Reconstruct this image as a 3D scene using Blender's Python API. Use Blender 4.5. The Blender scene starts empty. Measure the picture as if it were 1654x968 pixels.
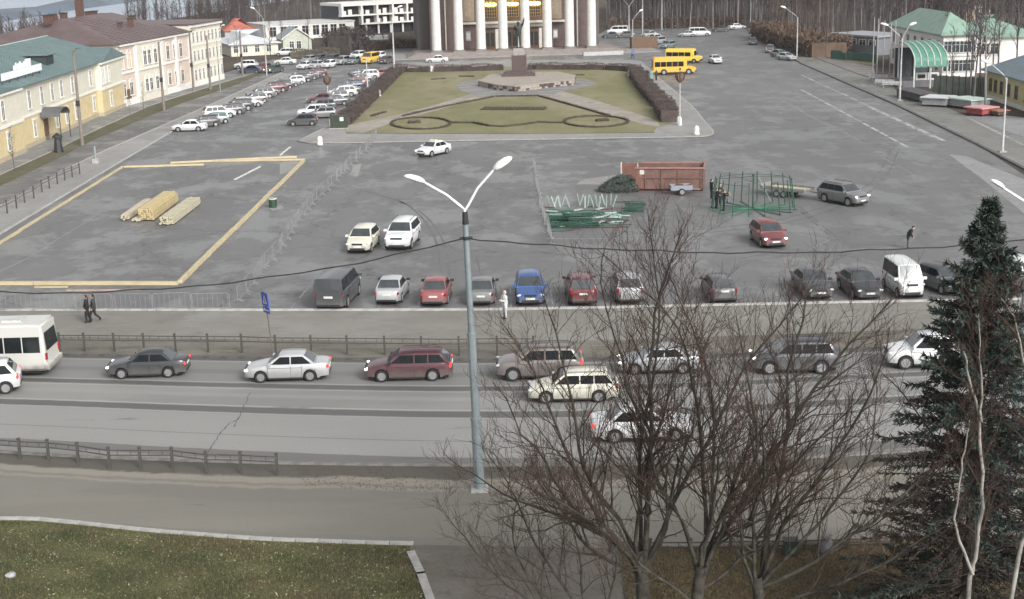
import bpy, bmesh, math, random
import numpy as np
from mathutils import Vector, Matrix, Euler
from mathutils import noise as mnoise
R = random.Random(7)
S = bpy.context.scene
C = S.collection
# ---------------------------------------------------------------- camera
W0, H0, FPX = 1654.0, 968.0, 2300.0
CAMH = 21.7
PITCH = math.atan(579 / FPX)
ROLL = math.radians(-1.4)
cam_d = bpy.data.cameras.new('camera'); cam = bpy.data.objects.new('camera', cam_d); C.objects.link(cam)
cam_d.sensor_width = 36; cam_d.sensor_fit = 'HORIZONTAL'; cam_d.lens = FPX / W0 * 36
cam_d.clip_start = 0.5; cam_d.clip_end = 9000
CM = Matrix.Rotation(math.pi / 2 - PITCH, 4, 'X') @ Matrix.Rotation(ROLL, 4, 'Z')
cam.matrix_world = Matrix.Translation((0, 0, CAMH)) @ CM
S.camera = cam
CR = CM.to_3x3(); CRI = CR.transposed(); CO = Vector((0, 0, CAMH))
# ---------------------------------------------------------------- sky and sun (overcast)
SUN_EL, SUN_AZ = math.radians(33), math.radians(146)
world = bpy.data.worlds.new('World'); S.world = world; world.use_nodes = True
wn = world.node_tree; wn.nodes.clear()
wo = wn.nodes.new('ShaderNodeOutputWorld'); wb = wn.nodes.new('ShaderNodeBackground')
sky = wn.nodes.new('ShaderNodeTexSky'); sky.sky_type = 'NISHITA'; sky.sun_disc = False
sky.sun_elevation = SUN_EL; sky.sun_rotation = SUN_AZ; sky.air_density = 1.0; sky.dust_density = 4.0; sky.ozone_density = 1.5
hs = wn.nodes.new('ShaderNodeHueSaturation'); hs.inputs['Saturation'].default_value = 0.12
wn.links.new(sky.outputs[0], hs.inputs['Color']); wn.links.new(hs.outputs[0], wb.inputs[0]); wn.links.new(wb.outputs[0], wo.inputs[0])
wb.inputs[1].default_value = 0.12
sd = bpy.data.lights.new('sun', 'SUN'); sd.energy = 1.4; sd.angle = math.radians(22); sd.color = (1, .97, .93)
sun = bpy.data.objects.new('sun', sd); C.objects.link(sun)
# direction towards the sun: rotation measured from +Y clockwise
sv = Vector((math.sin(SUN_AZ) * math.cos(SUN_EL), math.cos(SUN_AZ) * math.cos(SUN_EL), math.sin(SUN_EL)))
sun.rotation_euler = sv.to_track_quat('Z', 'Y').to_euler()
S.view_settings.view_transform = 'Standard'; S.view_settings.look = 'None'; S.view_settings.gamma = 1
S.view_settings.exposure = 0.7
S.view_settings.use_curve_mapping = False
S.cycles.max_bounces = 5; S.cycles.volume_bounces = 0; S.cycles.diffuse_bounces = 3; S.cycles.glossy_bounces = 2
S.cycles.use_denoising = True

# ---------------------------------------------------------------- photo pixel -> world
def G(px, py, z=0.0):
    d = CR @ Vector((px - W0 / 2, -(py - H0 / 2), -FPX))
    t = (z - CAMH) / d.z
    return CO + d * t
def P(v):
    l = CRI @ (Vector(v) - CO)
    return (W0 / 2 + FPX * l.x / -l.z, H0 / 2 - FPX * l.y / -l.z)
def HT(px, pyb, pyt, zb=0.0):
    """height in metres of an upright standing at pixel (px,pyb) that reaches up to row pyt"""
    b = G(px, pyb, zb); lo, hi = 0.0, 60.0
    for _ in range(40):
        m = (lo + hi) / 2
        if P(b + Vector((0, 0, m)))[1] > pyt: lo = m
        else: hi = m
    return lo
def yaw(p1, p2):
    a, b = G(*p1), G(*p2); return math.atan2(b.y - a.y, b.x - a.x)
def PYX(X, py):
    """world point on ground with given X on the picture row"""
    return None
# ---------------------------------------------------------------- mesh helpers
class MB:
    def __init__(s): s.v = []; s.f = []; s.m = []; s.mi = 0
    def add(s, vs, fs):
        o = len(s.v); s.v.extend([tuple(v) for v in vs]); s.f.extend([tuple(i + o for i in f) for f in fs]); s.m.extend([s.mi] * len(fs)); return s
    def box(s, cx, cy, cz, sx, sy, sz, rz=0.0, M=None):
        vs = []
        for dz in (-.5, .5):
            for dx, dy in ((-.5, -.5), (.5, -.5), (.5, .5), (-.5, .5)):
                vs.append(Vector((dx * sx, dy * sy, dz * sz)))
        if M is not None: vs = [M @ v for v in vs]
        c, q = math.cos(rz), math.sin(rz)
        vs = [(cx + v.x * c - v.y * q, cy + v.x * q + v.y * c, cz + v.z) for v in vs]
        return s.add(vs, [(0, 3, 2, 1), (4, 5, 6, 7), (0, 1, 5, 4), (1, 2, 6, 5), (2, 3, 7, 6), (3, 0, 4, 7)])
    def b2(s, x0, y0, z0, x1, y1, z1):
        return s.box((x0 + x1) / 2, (y0 + y1) / 2, (z0 + z1) / 2, abs(x1 - x0), abs(y1 - y0), abs(z1 - z0))
    def tube(s, pts, r, n=6, cap=True):
        pts = [Vector(p) for p in pts]; k = len(pts)
        rs = r if isinstance(r, (list, tuple)) else [r] * k
        vs = []
        for i, p in enumerate(pts):
            d = (pts[min(i + 1, k - 1)] - pts[max(i - 1, 0)]).normalized()
            u = Vector((0, 0, 1)) if abs(d.z) < .9 else Vector((0, 1, 0))
            a = d.cross(u).normalized(); b = d.cross(a)
            for j in range(n):
                t = 2 * math.pi * j / n; vs.append(p + (a * math.cos(t) + b * math.sin(t)) * rs[i])
        fs = []
        for i in range(k - 1):
            for j in range(n):
                fs.append((i * n + j, i * n + (j + 1) % n, (i + 1) * n + (j + 1) % n, (i + 1) * n + j))
        if cap: fs.append(tuple(range(n - 1, -1, -1))); fs.append(tuple((k - 1) * n + j for j in range(n)))
        return s.add(vs, fs)
    def lathe(s, prof, n=16, c=(0, 0), rz=0.0):
        vs = []; k = len(prof)
        for r, z in prof:
            for j in range(n):
                t = 2 * math.pi * j / n + rz; vs.append((c[0] + r * math.cos(t), c[1] + r * math.sin(t), z))
        fs = []
        for i in range(k - 1):
            for j in range(n): fs.append((i * n + j, i * n + (j + 1) % n, (i + 1) * n + (j + 1) % n, (i + 1) * n + j))
        fs.append(tuple(range(n - 1, -1, -1))); fs.append(tuple((k - 1) * n + j for j in range(n)))
        return s.add(vs, fs)
    def prism(s, poly, z0, z1):
        n = len(poly); vs = [(p[0], p[1], z0) for p in poly] + [(p[0], p[1], z1) for p in poly]
        fs = [tuple(range(n - 1, -1, -1)), tuple(range(n, 2 * n))] + [(i, (i + 1) % n, n + (i + 1) % n, n + i) for i in range(n)]
        return s.add(vs, fs)
    def mesh(s, name):
        m = bpy.data.meshes.new(name); m.from_pydata(s.v, [], s.f)
        if any(s.m): m.polygons.foreach_set('material_index', s.m)
        m.update(); return m
    def build(s, name, mats, parent=None, smooth=None, loc=None):
        m = s.mesh(name)
        for q in (mats if isinstance(mats, (list, tuple)) else [mats]): m.materials.append(q)
        fixn(m)
        if smooth is not None:
            m.polygons.foreach_set('use_smooth', [True] * len(m.polygons)); m.set_sharp_from_angle(angle=math.radians(smooth))
        return link(name, m, parent, loc)
def fixn(m):
    b = bmesh.new(); b.from_mesh(m); bmesh.ops.recalc_face_normals(b, faces=b.faces); b.to_mesh(m); b.free()
def link(name, m, parent=None, loc=None):
    o = bpy.data.objects.new(name, m); C.objects.link(o)
    if parent: o.parent = parent
    if loc is not None: o.location = loc
    return o
def empty(name, loc=(0, 0, 0), rz=0.0, sc=1.0):
    o = bpy.data.objects.new(name, None); C.objects.link(o); o.location = loc; o.rotation_euler = (0, 0, rz); o.scale = (sc, sc, sc); o.empty_display_size = .1
    return o
def tag(o, label=None, cat=None, group=None, kind=None):
    if label: o['label'] = label
    if cat: o['category'] = cat
    if group: o['group'] = group
    if kind: o['kind'] = kind
    return o
def kids(o): return [c for c in CH.get(o.name, [])]
def tree_copy(o, parent=None):
    c = o.copy(); C.objects.link(c); c.parent = parent
    for ch in list(o.children): tree_copy(ch, c)
    return c
# ---------------------------------------------------------------- materials
MT = {}
def mat(name, col, rough=.7, var=.15, scale=3.0, bump=0.0, metal=0.0, spec=.5, col2=None, detail=4, stretch=None, emit=None, es=0, coord='Object', coat=0.0):
    if name in MT: return MT[name]
    m = bpy.data.materials.new(name); m.use_nodes = True; nt = m.node_tree; b = nt.nodes['Principled BSDF']
    MT[name] = m
    b.inputs['Roughness'].default_value = rough; b.inputs['Metallic'].default_value = metal; b.inputs['Specular IOR Level'].default_value = spec
    if coat: b.inputs['Coat Weight'].default_value = coat; b.inputs['Coat Roughness'].default_value = .05
    tc = nt.nodes.new('ShaderNodeTexCoord'); mp = nt.nodes.new('ShaderNodeMapping'); n = nt.nodes.new('ShaderNodeTexNoise')
    if stretch: mp.inputs['Scale'].default_value = stretch
    n.inputs['Scale'].default_value = scale; n.inputs['Detail'].default_value = detail; n.inputs['Roughness'].default_value = .65
    if coord == 'World':
        g = nt.nodes.new('ShaderNodeNewGeometry'); nt.links.new(g.outputs['Position'], mp.inputs[0])
    else: nt.links.new(tc.outputs['Object'], mp.inputs[0])
    nt.links.new(mp.outputs[0], n.inputs['Vector'])
    r = nt.nodes.new('ShaderNodeMix'); r.data_type = 'RGBA'
    c = Vector(col[:3])
    c2 = Vector(col2[:3]) if col2 else c * (1 + var); c1 = c if col2 else c * (1 - var)
    r.inputs[6].default_value = (*c1, 1); r.inputs[7].default_value = (*c2, 1)
    mr = nt.nodes.new('ShaderNodeMapRange'); mr.inputs[1].default_value = .35; mr.inputs[2].default_value = .65
    nt.links.new(n.outputs['Fac'], mr.inputs[0]); nt.links.new(mr.outputs[0], r.inputs[0]); nt.links.new(r.outputs[2], b.inputs['Base Color'])
    if bump:
        bp = nt.nodes.new('ShaderNodeBump'); bp.inputs['Strength'].default_value = bump; bp.inputs['Distance'].default_value = .05
        n2 = nt.nodes.new('ShaderNodeTexNoise'); n2.inputs['Scale'].default_value = scale * 6; n2.inputs['Detail'].default_value = 3
        nt.links.new(mp.outputs[0], n2.inputs['Vector']); nt.links.new(n2.outputs['Fac'], bp.inputs['Height']); nt.links.new(bp.outputs[0], b.inputs['Normal'])
    if emit: b.inputs['Emission Color'].default_value = (*emit, 1); b.inputs['Emission Strength'].default_value = es
    return m
def nd(nt, t, **k):
    n = nt.nodes.new(t)
    for a, v in k.items(): setattr(n, a, v)
    return n
def math_n(nt, op, a, b=None, clamp=False):
    n = nt.nodes.new('ShaderNodeMath'); n.operation = op; n.use_clamp = clamp
    for i, x in enumerate((a, b)):
        if x is None: continue
        if isinstance(x, (int, float)): n.inputs[i].default_value = x
        else: nt.links.new(x, n.inputs[i])
    return n.outputs[0]
def mixc(nt, f, a, b, blend='MIX'):
    n = nt.nodes.new('ShaderNodeMix'); n.data_type = 'RGBA'; n.blend_type = blend
    for i, x in ((0, f), (6, a), (7, b)):
        if isinstance(x, (int, float)): n.inputs[i].default_value = x
        elif isinstance(x, tuple): n.inputs[i].default_value = (*x, 1)
        else: nt.links.new(x, n.inputs[i])
    return n.outputs[2]
def ramp(nt, x, lo, hi, a=0.0, b=1.0):
    n = nt.nodes.new('ShaderNodeMapRange'); n.interpolation_type = 'SMOOTHSTEP'
    for i, v in ((1, lo), (2, hi), (3, a), (4, b)): n.inputs[i].default_value = v
    nt.links.new(x, n.inputs[0]); return n.outputs[0]
def noise_n(nt, vec, scale, detail=5, stretch=None, rough=.6):
    if stretch:
        mp = nt.nodes.new('ShaderNodeMapping'); mp.inputs['Scale'].default_value = stretch; nt.links.new(vec, mp.inputs[0]); vec = mp.outputs[0]
    n = nt.nodes.new('ShaderNodeTexNoise'); n.inputs['Scale'].default_value = scale; n.inputs['Detail'].default_value = detail; n.inputs['Roughness'].default_value = rough
    nt.links.new(vec, n.inputs['Vector']); return n.outputs['Fac']
def ground_mat(name, base, light, dark, streak=(.6, 1, 1), cracks=.0, wet=.5, rough=(.35, .75), spots=.0, big=.05):
    if name in MT: return MT[name]
    m = bpy.data.materials.new(name); MT[name] = m; m.use_nodes = True; nt = m.node_tree; b = nt.nodes['Principled BSDF']
    pos = nt.nodes.new('ShaderNodeNewGeometry').outputs['Position']
    nb = noise_n(nt, pos, big, 6, streak, .65); nm = noise_n(nt, pos, big * 5, 6, streak, .68); nf = noise_n(nt, pos, 6, 4, None, .7)
    c = mixc(nt, ramp(nt, nb, .42, .62), base, light)
    c = mixc(nt, ramp(nt, nm, .5, .68, 0, .5), c, dark)
    nl = noise_n(nt, pos, big * 4, 4, (streak[0] * .6, streak[1] * 1.3, 1), .7)
    c = mixc(nt, ramp(nt, nl, .5, .72, 0, .35), c, light)
    c = mixc(nt, ramp(nt, nf, .3, .75, 0, .3), c, dark)
    if cracks:
        d = noise_n(nt, pos, .35, 4); vv = nt.nodes.new('ShaderNodeVectorMath'); vv.operation = 'ADD'
        sc = nt.nodes.new('ShaderNodeVectorMath'); sc.operation = 'SCALE'; sc.inputs['Scale'].default_value = 6
        nc = nt.nodes.new('ShaderNodeTexNoise'); nc.inputs['Scale'].default_value = .3; nc.inputs['Detail'].default_value = 5; nt.links.new(pos, nc.inputs['Vector'])
        nt.links.new(nc.outputs['Color'], sc.inputs[0]); nt.links.new(pos, vv.inputs[0]); nt.links.new(sc.outputs[0], vv.inputs[1])
        vo = nt.nodes.new('ShaderNodeTexVoronoi'); vo.feature = 'DISTANCE_TO_EDGE'; vo.inputs['Scale'].default_value = .085; nt.links.new(vv.outputs[0], vo.inputs['Vector'])
        c = mixc(nt, ramp(nt, vo.outputs['Distance'], .0, .012, cracks, 0), c, tuple(x * .45 for x in dark))
    if spots:
        ns = noise_n(nt, pos, .55, 3)
        c = mixc(nt, ramp(nt, ns, .66, .74, 0, spots * .8), c, tuple(x * .6 for x in dark))
        vo = nt.nodes.new('ShaderNodeTexVoronoi'); vo.inputs['Scale'].default_value = .9; nt.links.new(pos, vo.inputs['Vector'])
        c = mixc(nt, ramp(nt, vo.outputs['Distance'], .04, .09, spots, 0), c, tuple(x * .4 for x in dark))
    nt.links.new(c, b.inputs['Base Color'])
    rr = ramp(nt, nl, .45, .6, rough[1], rough[0]); nt.links.new(rr, b.inputs['Roughness'])
    b.inputs['Specular IOR Level'].default_value = wet
    bp = nt.nodes.new('ShaderNodeBump'); bp.inputs['Strength'].default_value = .25; bp.inputs['Distance'].default_value = .02
    nt.links.new(noise_n(nt, pos, 14, 3), bp.inputs['Height']); nt.links.new(bp.outputs[0], b.inputs['Normal'])
    return m
def band_mat(name, base, bands, xs=.25):
    """road strip: UV.y = metres across; bands: (y0,y1,colour,amount,ragged)"""
    m = bpy.data.materials.new(name); MT[name] = m; m.use_nodes = True; nt = m.node_tree; b = nt.nodes['Principled BSDF']
    pos = nt.nodes.new('ShaderNodeNewGeometry').outputs['Position']
    uv = nt.nodes.new('ShaderNodeUVMap'); sp = nt.nodes.new('ShaderNodeSeparateXYZ'); nt.links.new(uv.outputs[0], sp.inputs[0])
    wob = noise_n(nt, pos, .22, 5, (1, .3, 1), .65); wob2 = noise_n(nt, pos, 1.6, 5, (.5, 2, 1), .7)
    nb = noise_n(nt, pos, .12, 6, (.5, 2.2, 1), .65); nf = noise_n(nt, pos, 7, 4, None, .7)
    c = mixc(nt, ramp(nt, nb, .4, .65), tuple(x * .9 for x in base), tuple(x * 1.12 for x in base))
    y = sp.outputs[1]; wet = None
    for (y0, y1, col, amt, rag) in bands:
        yy = math_n(nt, 'ADD', y, math_n(nt, 'MULTIPLY', math_n(nt, 'SUBTRACT', wob, .5), rag))
        yy = math_n(nt, 'ADD', yy, math_n(nt, 'MULTIPLY', math_n(nt, 'SUBTRACT', wob2, .5), rag * .5))
        e = max(.03, rag * .12)
        f = math_n(nt, 'MULTIPLY', ramp(nt, yy, y0 - e, y0 + e), ramp(nt, yy, y1 - e, y1 + e, 1, 0))
        f = math_n(nt, 'MULTIPLY', f, amt); c = mixc(nt, f, c, col)
    d = noise_n(nt, pos, .5, 5, (.25, 1.6, 1), .7)
    c = mixc(nt, ramp(nt, d, .63, .70, 0, .6), c, tuple(x * .4 for x in base))
    c = mixc(nt, ramp(nt, nf, .3, .75, 0, .25), c, tuple(x * .7 for x in base))
    nt.links.new(c, b.inputs['Base Color']); b.inputs['Roughness'].default_value = .6; b.inputs['Specular IOR Level'].default_value = .4
    bp = nt.nodes.new('ShaderNodeBump'); bp.inputs['Strength'].default_value = .25; bp.inputs['Distance'].default_value = .02
    nt.links.new(noise_n(nt, pos, 14, 3), bp.inputs['Height']); nt.links.new(bp.outputs[0], b.inputs['Normal'])
    return m
def paint(name, col, rough=.28, metal=0.0, dirt=.25):
    """car paint with road film near the sills"""
    if name in MT: return MT[name]
    m = bpy.data.materials.new(name); MT[name] = m; m.use_nodes = True; nt = m.node_tree; b = nt.nodes['Principled BSDF']
    tc = nt.nodes.new('ShaderNodeTexCoord'); sp = nt.nodes.new('ShaderNodeSeparateXYZ'); nt.links.new(tc.outputs['Object'], sp.inputs[0])
    n = noise_n(nt, tc.outputs['Object'], 2.2, 5)
    z = math_n(nt, 'ADD', sp.outputs[2], math_n(nt, 'MULTIPLY', math_n(nt, 'SUBTRACT', n, .5), .5))
    f = ramp(nt, z, .3, .85, dirt * 2.3, dirt * .3)
    c = mixc(nt, f, tuple(col), (.17, .16, .145)); nt.links.new(c, b.inputs['Base Color'])
    b.inputs['Metallic'].default_value = metal
    nt.links.new(ramp(nt, z, .3, .8, .6, rough), b.inputs['Roughness'])
    b.inputs['Coat Weight'].default_value = .35; b.inputs['Coat Roughness'].default_value = .12
    return m
ORD = 'first second third fourth fifth sixth seventh eighth ninth tenth eleventh twelfth thirteenth fourteenth fifteenth sixteenth seventeenth eighteenth nineteenth twentieth'.split() + \
      ['twenty-' + x for x in 'first second third fourth fifth sixth seventh eighth ninth'.split()] + ['thirtieth'] + ['thirty-' + x for x in 'first second third fourth fifth sixth seventh eighth ninth'.split()] + ['fortieth'] + ['forty-' + x for x in 'first second third fourth fifth sixth seventh eighth ninth'.split()]+ ['fiftieth'] + ['fifty-' + x for x in 'first second third fourth fifth sixth seventh eighth ninth'.split()]
# ================================================================ GROUND
ASPH = ground_mat('asphalt', (.150, .149, .148), (.180, .178, .176), (.105, .104, .105), (1.5, .45, 1), cracks=.6, wet=.5, rough=(.34, .62), spots=.5)
PAVE = ground_mat('brown_pavement', (.215, .205, .185), (.26, .25, .228), (.15, .14, .125), (.8, .7, 1), wet=.35, rough=(.5, .8), big=.09, spots=.2)
DIRT = ground_mat('verge_dirt', (.15, .138, .118), (.21, .195, .165), (.075, .068, .058), (.6, 1.6, 1), wet=.2, rough=(.7, .95), big=.2)
FLOOR = ground_mat('forest_floor', (.085, .07, .058), (.12, .1, .075), (.05, .042, .036), (1, 1, 1), wet=.1, rough=(.8, .95), big=.06)
LITTER = ground_mat('leaf_litter', (.085, .072, .045), (.13, .105, .06), (.035, .04, .022), (1, 1, 1), wet=.15, rough=(.8, .95), big=.35)
GRASSD = ground_mat('lawn_soil', (.15, .15, .07), (.2, .19, .1), (.1, .11, .05), (1, 1, 1), wet=.1, rough=(.8, .95), big=.1)
LAWN = ground_mat('old_lawn', (.205, .195, .105), (.28, .25, .165), (.125, .145, .07), (1.4, .6, 1), wet=.1, rough=(.8, .95), big=.05)
STRIPG = ground_mat('street_grass', (.115, .11, .07), (.155, .145, .10), (.075, .068, .05), (1, 1, 1), wet=.1, rough=(.8, .95), big=.12)
LIGHTP = ground_mat('light_paving', (.27, .265, .252), (.32, .31, .30), (.20, .195, .188), (1.2, .5, 1), wet=.35, rough=(.5, .8), big=.08)
PATHM = ground_mat('garden_path', (.31, .28, .24), (.36, .33, .28), (.19, .17, .145), (1.2, .5, 1), wet=.3, rough=(.5, .8), big=.1)
CONC = mat('concrete', (.36, .35, .33), .85, .18, 4)
WKERB = mat('pale_kerb', (.40, .395, .38), .8, .2, 2.5)
DKERB = mat('dark_kerb', (.10, .098, .095), .6, .3, 2.5)  # dark kerb tone, also used where kerb shadow is painted in
def sheet(name, px, z, m, world_pts=False, kind='structure'):
    pts = [Vector((p[0], p[1], 0)) if world_pts else G(p[0], p[1]) for p in px]
    b = MB(); b.add([(p.x, p.y, z) for p in pts], [tuple(range(len(pts)))])
    o = b.build(name, m); o.data.update()
    if o.data.polygons[0].normal.z < 0: o.data.flip_normals()
    return tag(o, kind=kind)
def dens(pts, step=1.5):
    out = []
    for a, b in zip(pts[:-1], pts[1:]):
        n = max(1, int((b - a).length / step))
        for i in range(n): out.append(a.lerp(b, i / n))
    out.append(pts[-1]); return out
def smooth_px(px, n=10):
    """Catmull-Rom through pixel points"""
    out = []
    for i in range(len(px) - 1):
        p0 = px[max(i - 1, 0)]; p1 = px[i]; p2 = px[i + 1]; p3 = px[min(i + 2, len(px) - 1)]
        for k in range(n):
            t = k / n
            out.append(tuple(.5 * ((2 * p1[j]) + (-p0[j] + p2[j]) * t + (2 * p0[j] - 5 * p1[j] + 4 * p2[j] - p3[j]) * t * t + (-p0[j] + 3 * p1[j] - 3 * p2[j] + p3[j]) * t ** 3) for j in (0, 1)))
    out.append(px[-1]); return out
def kerb(name, px, w, h, m, stone=0, z=0.0, gap=.015, kind='structure', label=None, world_pts=None):
    pts = world_pts or [G(*p) for p in px]
    root = None
    if stone:
        root = empty(name); tag(root, kind=kind); bm_ = None
        L = [0]
        for a, b in zip(pts[:-1], pts[1:]): L.append(L[-1] + (b - a).length)
        def at(s):
            for i in range(len(pts) - 1):
                if s <= L[i + 1] or i == len(pts) - 2:
                    t = (s - L[i]) / max(1e-6, L[i + 1] - L[i]); return pts[i].lerp(pts[i + 1], t)
        n = int(L[-1] / stone); mb = MB(); mb.box(0, 0, h / 2, stone - gap, w, h); me = mb.mesh('kerbstone'); me.materials.append(m)
        for i in range(n):
            a, b = at(i * stone), at((i + 1) * stone); c = (a + b) / 2
            if not (-120 < P(c)[0] < 1780 and P(c)[1] < 1040): continue
            o = link('kerbstone', me, root, (c.x, c.y, z + R.uniform(-.006, .006))); o.rotation_euler = (0, 0, math.atan2(b.y - a.y, b.x - a.x) + R.uniform(-.008, .008))
        return root
    mb = MB()
    for a, b in zip(pts[:-1], pts[1:]):
        c = (a + b) / 2; mb.box(c.x, c.y, z + h / 2, (b - a).length + w * .5, w, h, math.atan2(b.y - a.y, b.x - a.x))
    o = mb.build(name, m); return tag(o, kind=kind)
# big base sheet up to the horizon, dropping to the lake on the left
sheet('ground', [(-700, -60), (3500, -60), (3500, 8000), (420, 8000), (-88, 620), (-112, 430), (-138, 345), (-200, 300), (-420, 200)], -.012, FLOOR, True)
LAKE = mat('lake_water', (.30, .37, .46), .3, .06, .02, stretch=(.3, 1, 1), coord='World')
sheet('lake_water', [(-4500, 200), (3500, 200), (3500, 8600), (-4500, 8600)], -60, LAKE, True)
# slope down to the water
b = MB(); a_ = [(-420, 200), (-200, 300), (-138, 345), (-112, 430), (-88, 620), (420, 8000)]; c_ = [(-900, 300), (-420, 480), (-330, 560), (-300, 640), (-260, 800), (60, 8000)]
b.add([(x, y, -.012) for x, y in a_] + [(x, y, -62) for x, y in c_], [(k, k + 1, k + 7, k + 6) for k in range(5)])
b.add([(-700, -60, -.012), (-420, 200, -.012), (-900, 300, -62), (-1400, -60, -62)], [(0, 1, 2, 3)])
tag(b.build('shore_slope', FLOOR), kind='structure')
# far shore: long low hills seen over the water
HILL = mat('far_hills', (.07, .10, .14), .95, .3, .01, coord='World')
b = MB()
def far(px, py, z): return G(px, py, z)
hp = [(-400, 88), (-200, 62), (0, 36), (60, 27), (130, 15), (220, 3), (330, -14), (480, -34), (700, -45), (1000, -50)]
vs = []; fs = []
for i, (x, y) in enumerate(hp):
    g = G(x, y, -60); r = G(x, y - 2, -60)
    d = Vector((g.x, g.y, 0)).normalized() * 60
    hgt = 9 + 4 * math.sin(i * 1.7)
    vs += [(g.x, g.y, -60.5), (g.x + d.x, g.y + d.y, -60 + hgt), (g.x + d.x * 3.5, g.y + d.y * 3.5, -60 + hgt * 1.05), (g.x + d.x * 6, g.y + d.y * 6, -60.5)]
    if i: 
        for k in range(3): fs.append((4 * i - 4 + k, 4 * i + k, 4 * i + k + 1, 4 * i - 3 + k))
b.add(vs, fs); tag(b.build('hills', HILL, smooth=60), kind='structure')

# square asphalt (one big sheet)
sheet('square', [(-500, 1400), (2200, 1400), (2000, 520), (1800, 350), (1654, 283), (1579, 234), (1450, 171), (1294, 103), (1205, 47), (1100, 42), (985, 46), (940, 70), (640, 78), (520, 96), (440, 96), (355, 120), (198, 172), (0, 264), (-300, 430)], 0.0, ASPH)
# ---- main road
K0 = smooth_px([(-200, 504), (0, 502), (450, 502), (750, 501.5), (860, 500), (1000, 497.5), (1200, 493), (1400, 489), (1654, 484), (1850, 478)], 6)
KV = [(-200, 540), (0, 543), (330, 548), (750, 552), (1000, 550), (1350, 537), (1850, 515)]
K1 = smooth_px([(-200, 572), (0, 573), (100, 574), (330, 578), (560, 581), (750, 582), (950, 580), (1150, 575), (1350, 566), (1500, 560), (1850, 546)], 6)
K2 = smooth_px([(-200, 718), (0, 731), (130, 739), (330, 746), (480, 750), (750, 753), (1000, 751), (1200, 745), (1340, 738), (1500, 728), (1850, 702)], 6)
K4 = smooth_px([(-250, 836), (0, 840), (53, 840), (165, 851), (264, 861), (397, 871), (476, 875), (600, 879), (700, 881)], 6)
def yat(line, x):
    for a, b in zip(line[:-1], line[1:]):
        if a[0] <= x <= b[0]: return a[1] + (b[1] - a[1]) * (x - a[0]) / (b[0] - a[0])
    return line[0][1] if x < line[0][0] else line[-1][1]
def strip(name, la, lb, z, m, xs=None, nrow=1):
    xs = xs or [x for x in range(-200, 1860, 40)]
    vs = []; uv = []; fs = []
    for i, x in enumerate(xs):
        p, q = G(x, yat(la, x)), G(x, yat(lb, x)); u = i * 1.0
        vs += [(p.x, p.y, z), (q.x, q.y, z)]; uv += [(p.x, 0), (q.x, (q - p).length)]
        if i: fs.append((2 * i - 2, 2 * i - 1, 2 * i + 1, 2 * i))
    b = MB(); b.add(vs, fs); me = b.mesh(name); me.materials.append(m)
    l = me.uv_layers.new(name='UVMap')
    for lp in me.loops: l.data[lp.index].uv = uv[lp.vertex_index]
    o = link(name, me); 
    if me.polygons[0].normal.z < 0: me.flip_normals()
    return tag(o, kind='structure')
dk = (.085, .084, .08); lt = (.36, .36, .35)
ROAD = band_mat('road_asphalt', (.245, .243, .23), [
    (-.5, 5.2, (.2, .198, .19), .75, .3), (0, .55, (.075, .07, .064), .8, .25), (.62, .78, lt, .5, .2),
    (2.2, 3.0, (.15, .147, .14), .6, .5), (4.45, 4.62, lt, .6, .1), (4.7, 5.4, dk, .85, .22), (5.5, 5.65, lt, .6, .15),
    (6.4, 7.0, (.3, .3, .29), .5, .5), (8.35, 8.55, lt, .8, .1), (8.62, 9.5, dk, .85, .12), (9.55, 9.75, lt, .6, .1), (9.8, 15.4, (.30, .297, .283), .7, .4),
    (12.75, 12.84, dk, .65, .06), (14.9, 16, (.12, .115, .105), .8, .3)])
strip('main_road', K1, K2, .006, ROAD)
strip('pavement', K0, KV, .008, PAVE)
strip('verge', KV, K1, .010, DIRT)
kerb('kerb', K0, .16, .13, WKERB, stone=1.0)
kerb('kerb', K1, .16, .10, DKERB, stone=1.0)  # dark stones carry the shadow line along the far road edge in their colour
NP = band_mat('near_path_asphalt', (.195, .184, .158), [
    (-.2, 1.6, (.085, .076, .062), .95, 1.1), (1.6, 2.9, (.29, .265, .22), .75, 1.5), (2.3, 2.6, (.11, .1, .085), .5, 1.2), (4.5, 8, (.215, .2, .165), .45, 2.0), (7.6, 9, (.15, .145, .13), .4, .8)])
K4b = K4 + [(900, 884), (1200, 882), (1500, 872), (1850, 850)]
strip('near_path', K2, K4b, .006, NP)
kerb('kerb', K2, .16, .1, mat('grey_kerb', (.2, .195, .185), .8, .25, 2.5), stone=1.0)
kerb('kerb', K4, .12, .13, WKERB, stone=.9, gap=.03)
# foreground lawn left, leaf litter right, path kerb between
sheet('lawn', [p for p in K4 if p[0] < 664] + [(664, 880), (664, 898), (700, 980), (760, 1150), (-350, 1150)], .012, GRASSD)
sheet('side_path', [(664, 881), (1020, 886), (1080, 1150), (760, 1150), (700, 980)], .012, ground_mat('side_path_dirt', (.15, .135, .115), (.19, .17, .15), (.09, .08, .065), (1, 1, 1), big=.3, wet=.2, rough=(.7, .95)))
sheet('leaf_litter', [(1020, 886), (1200, 884), (1500, 874), (1850, 852), (1950, 1150), (1080, 1150)], .014, LITTER)
kerb('path_kerb', [(664, 896), (680, 930), (700, 985), (720, 1040)], .3, .12, CONC)
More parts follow.
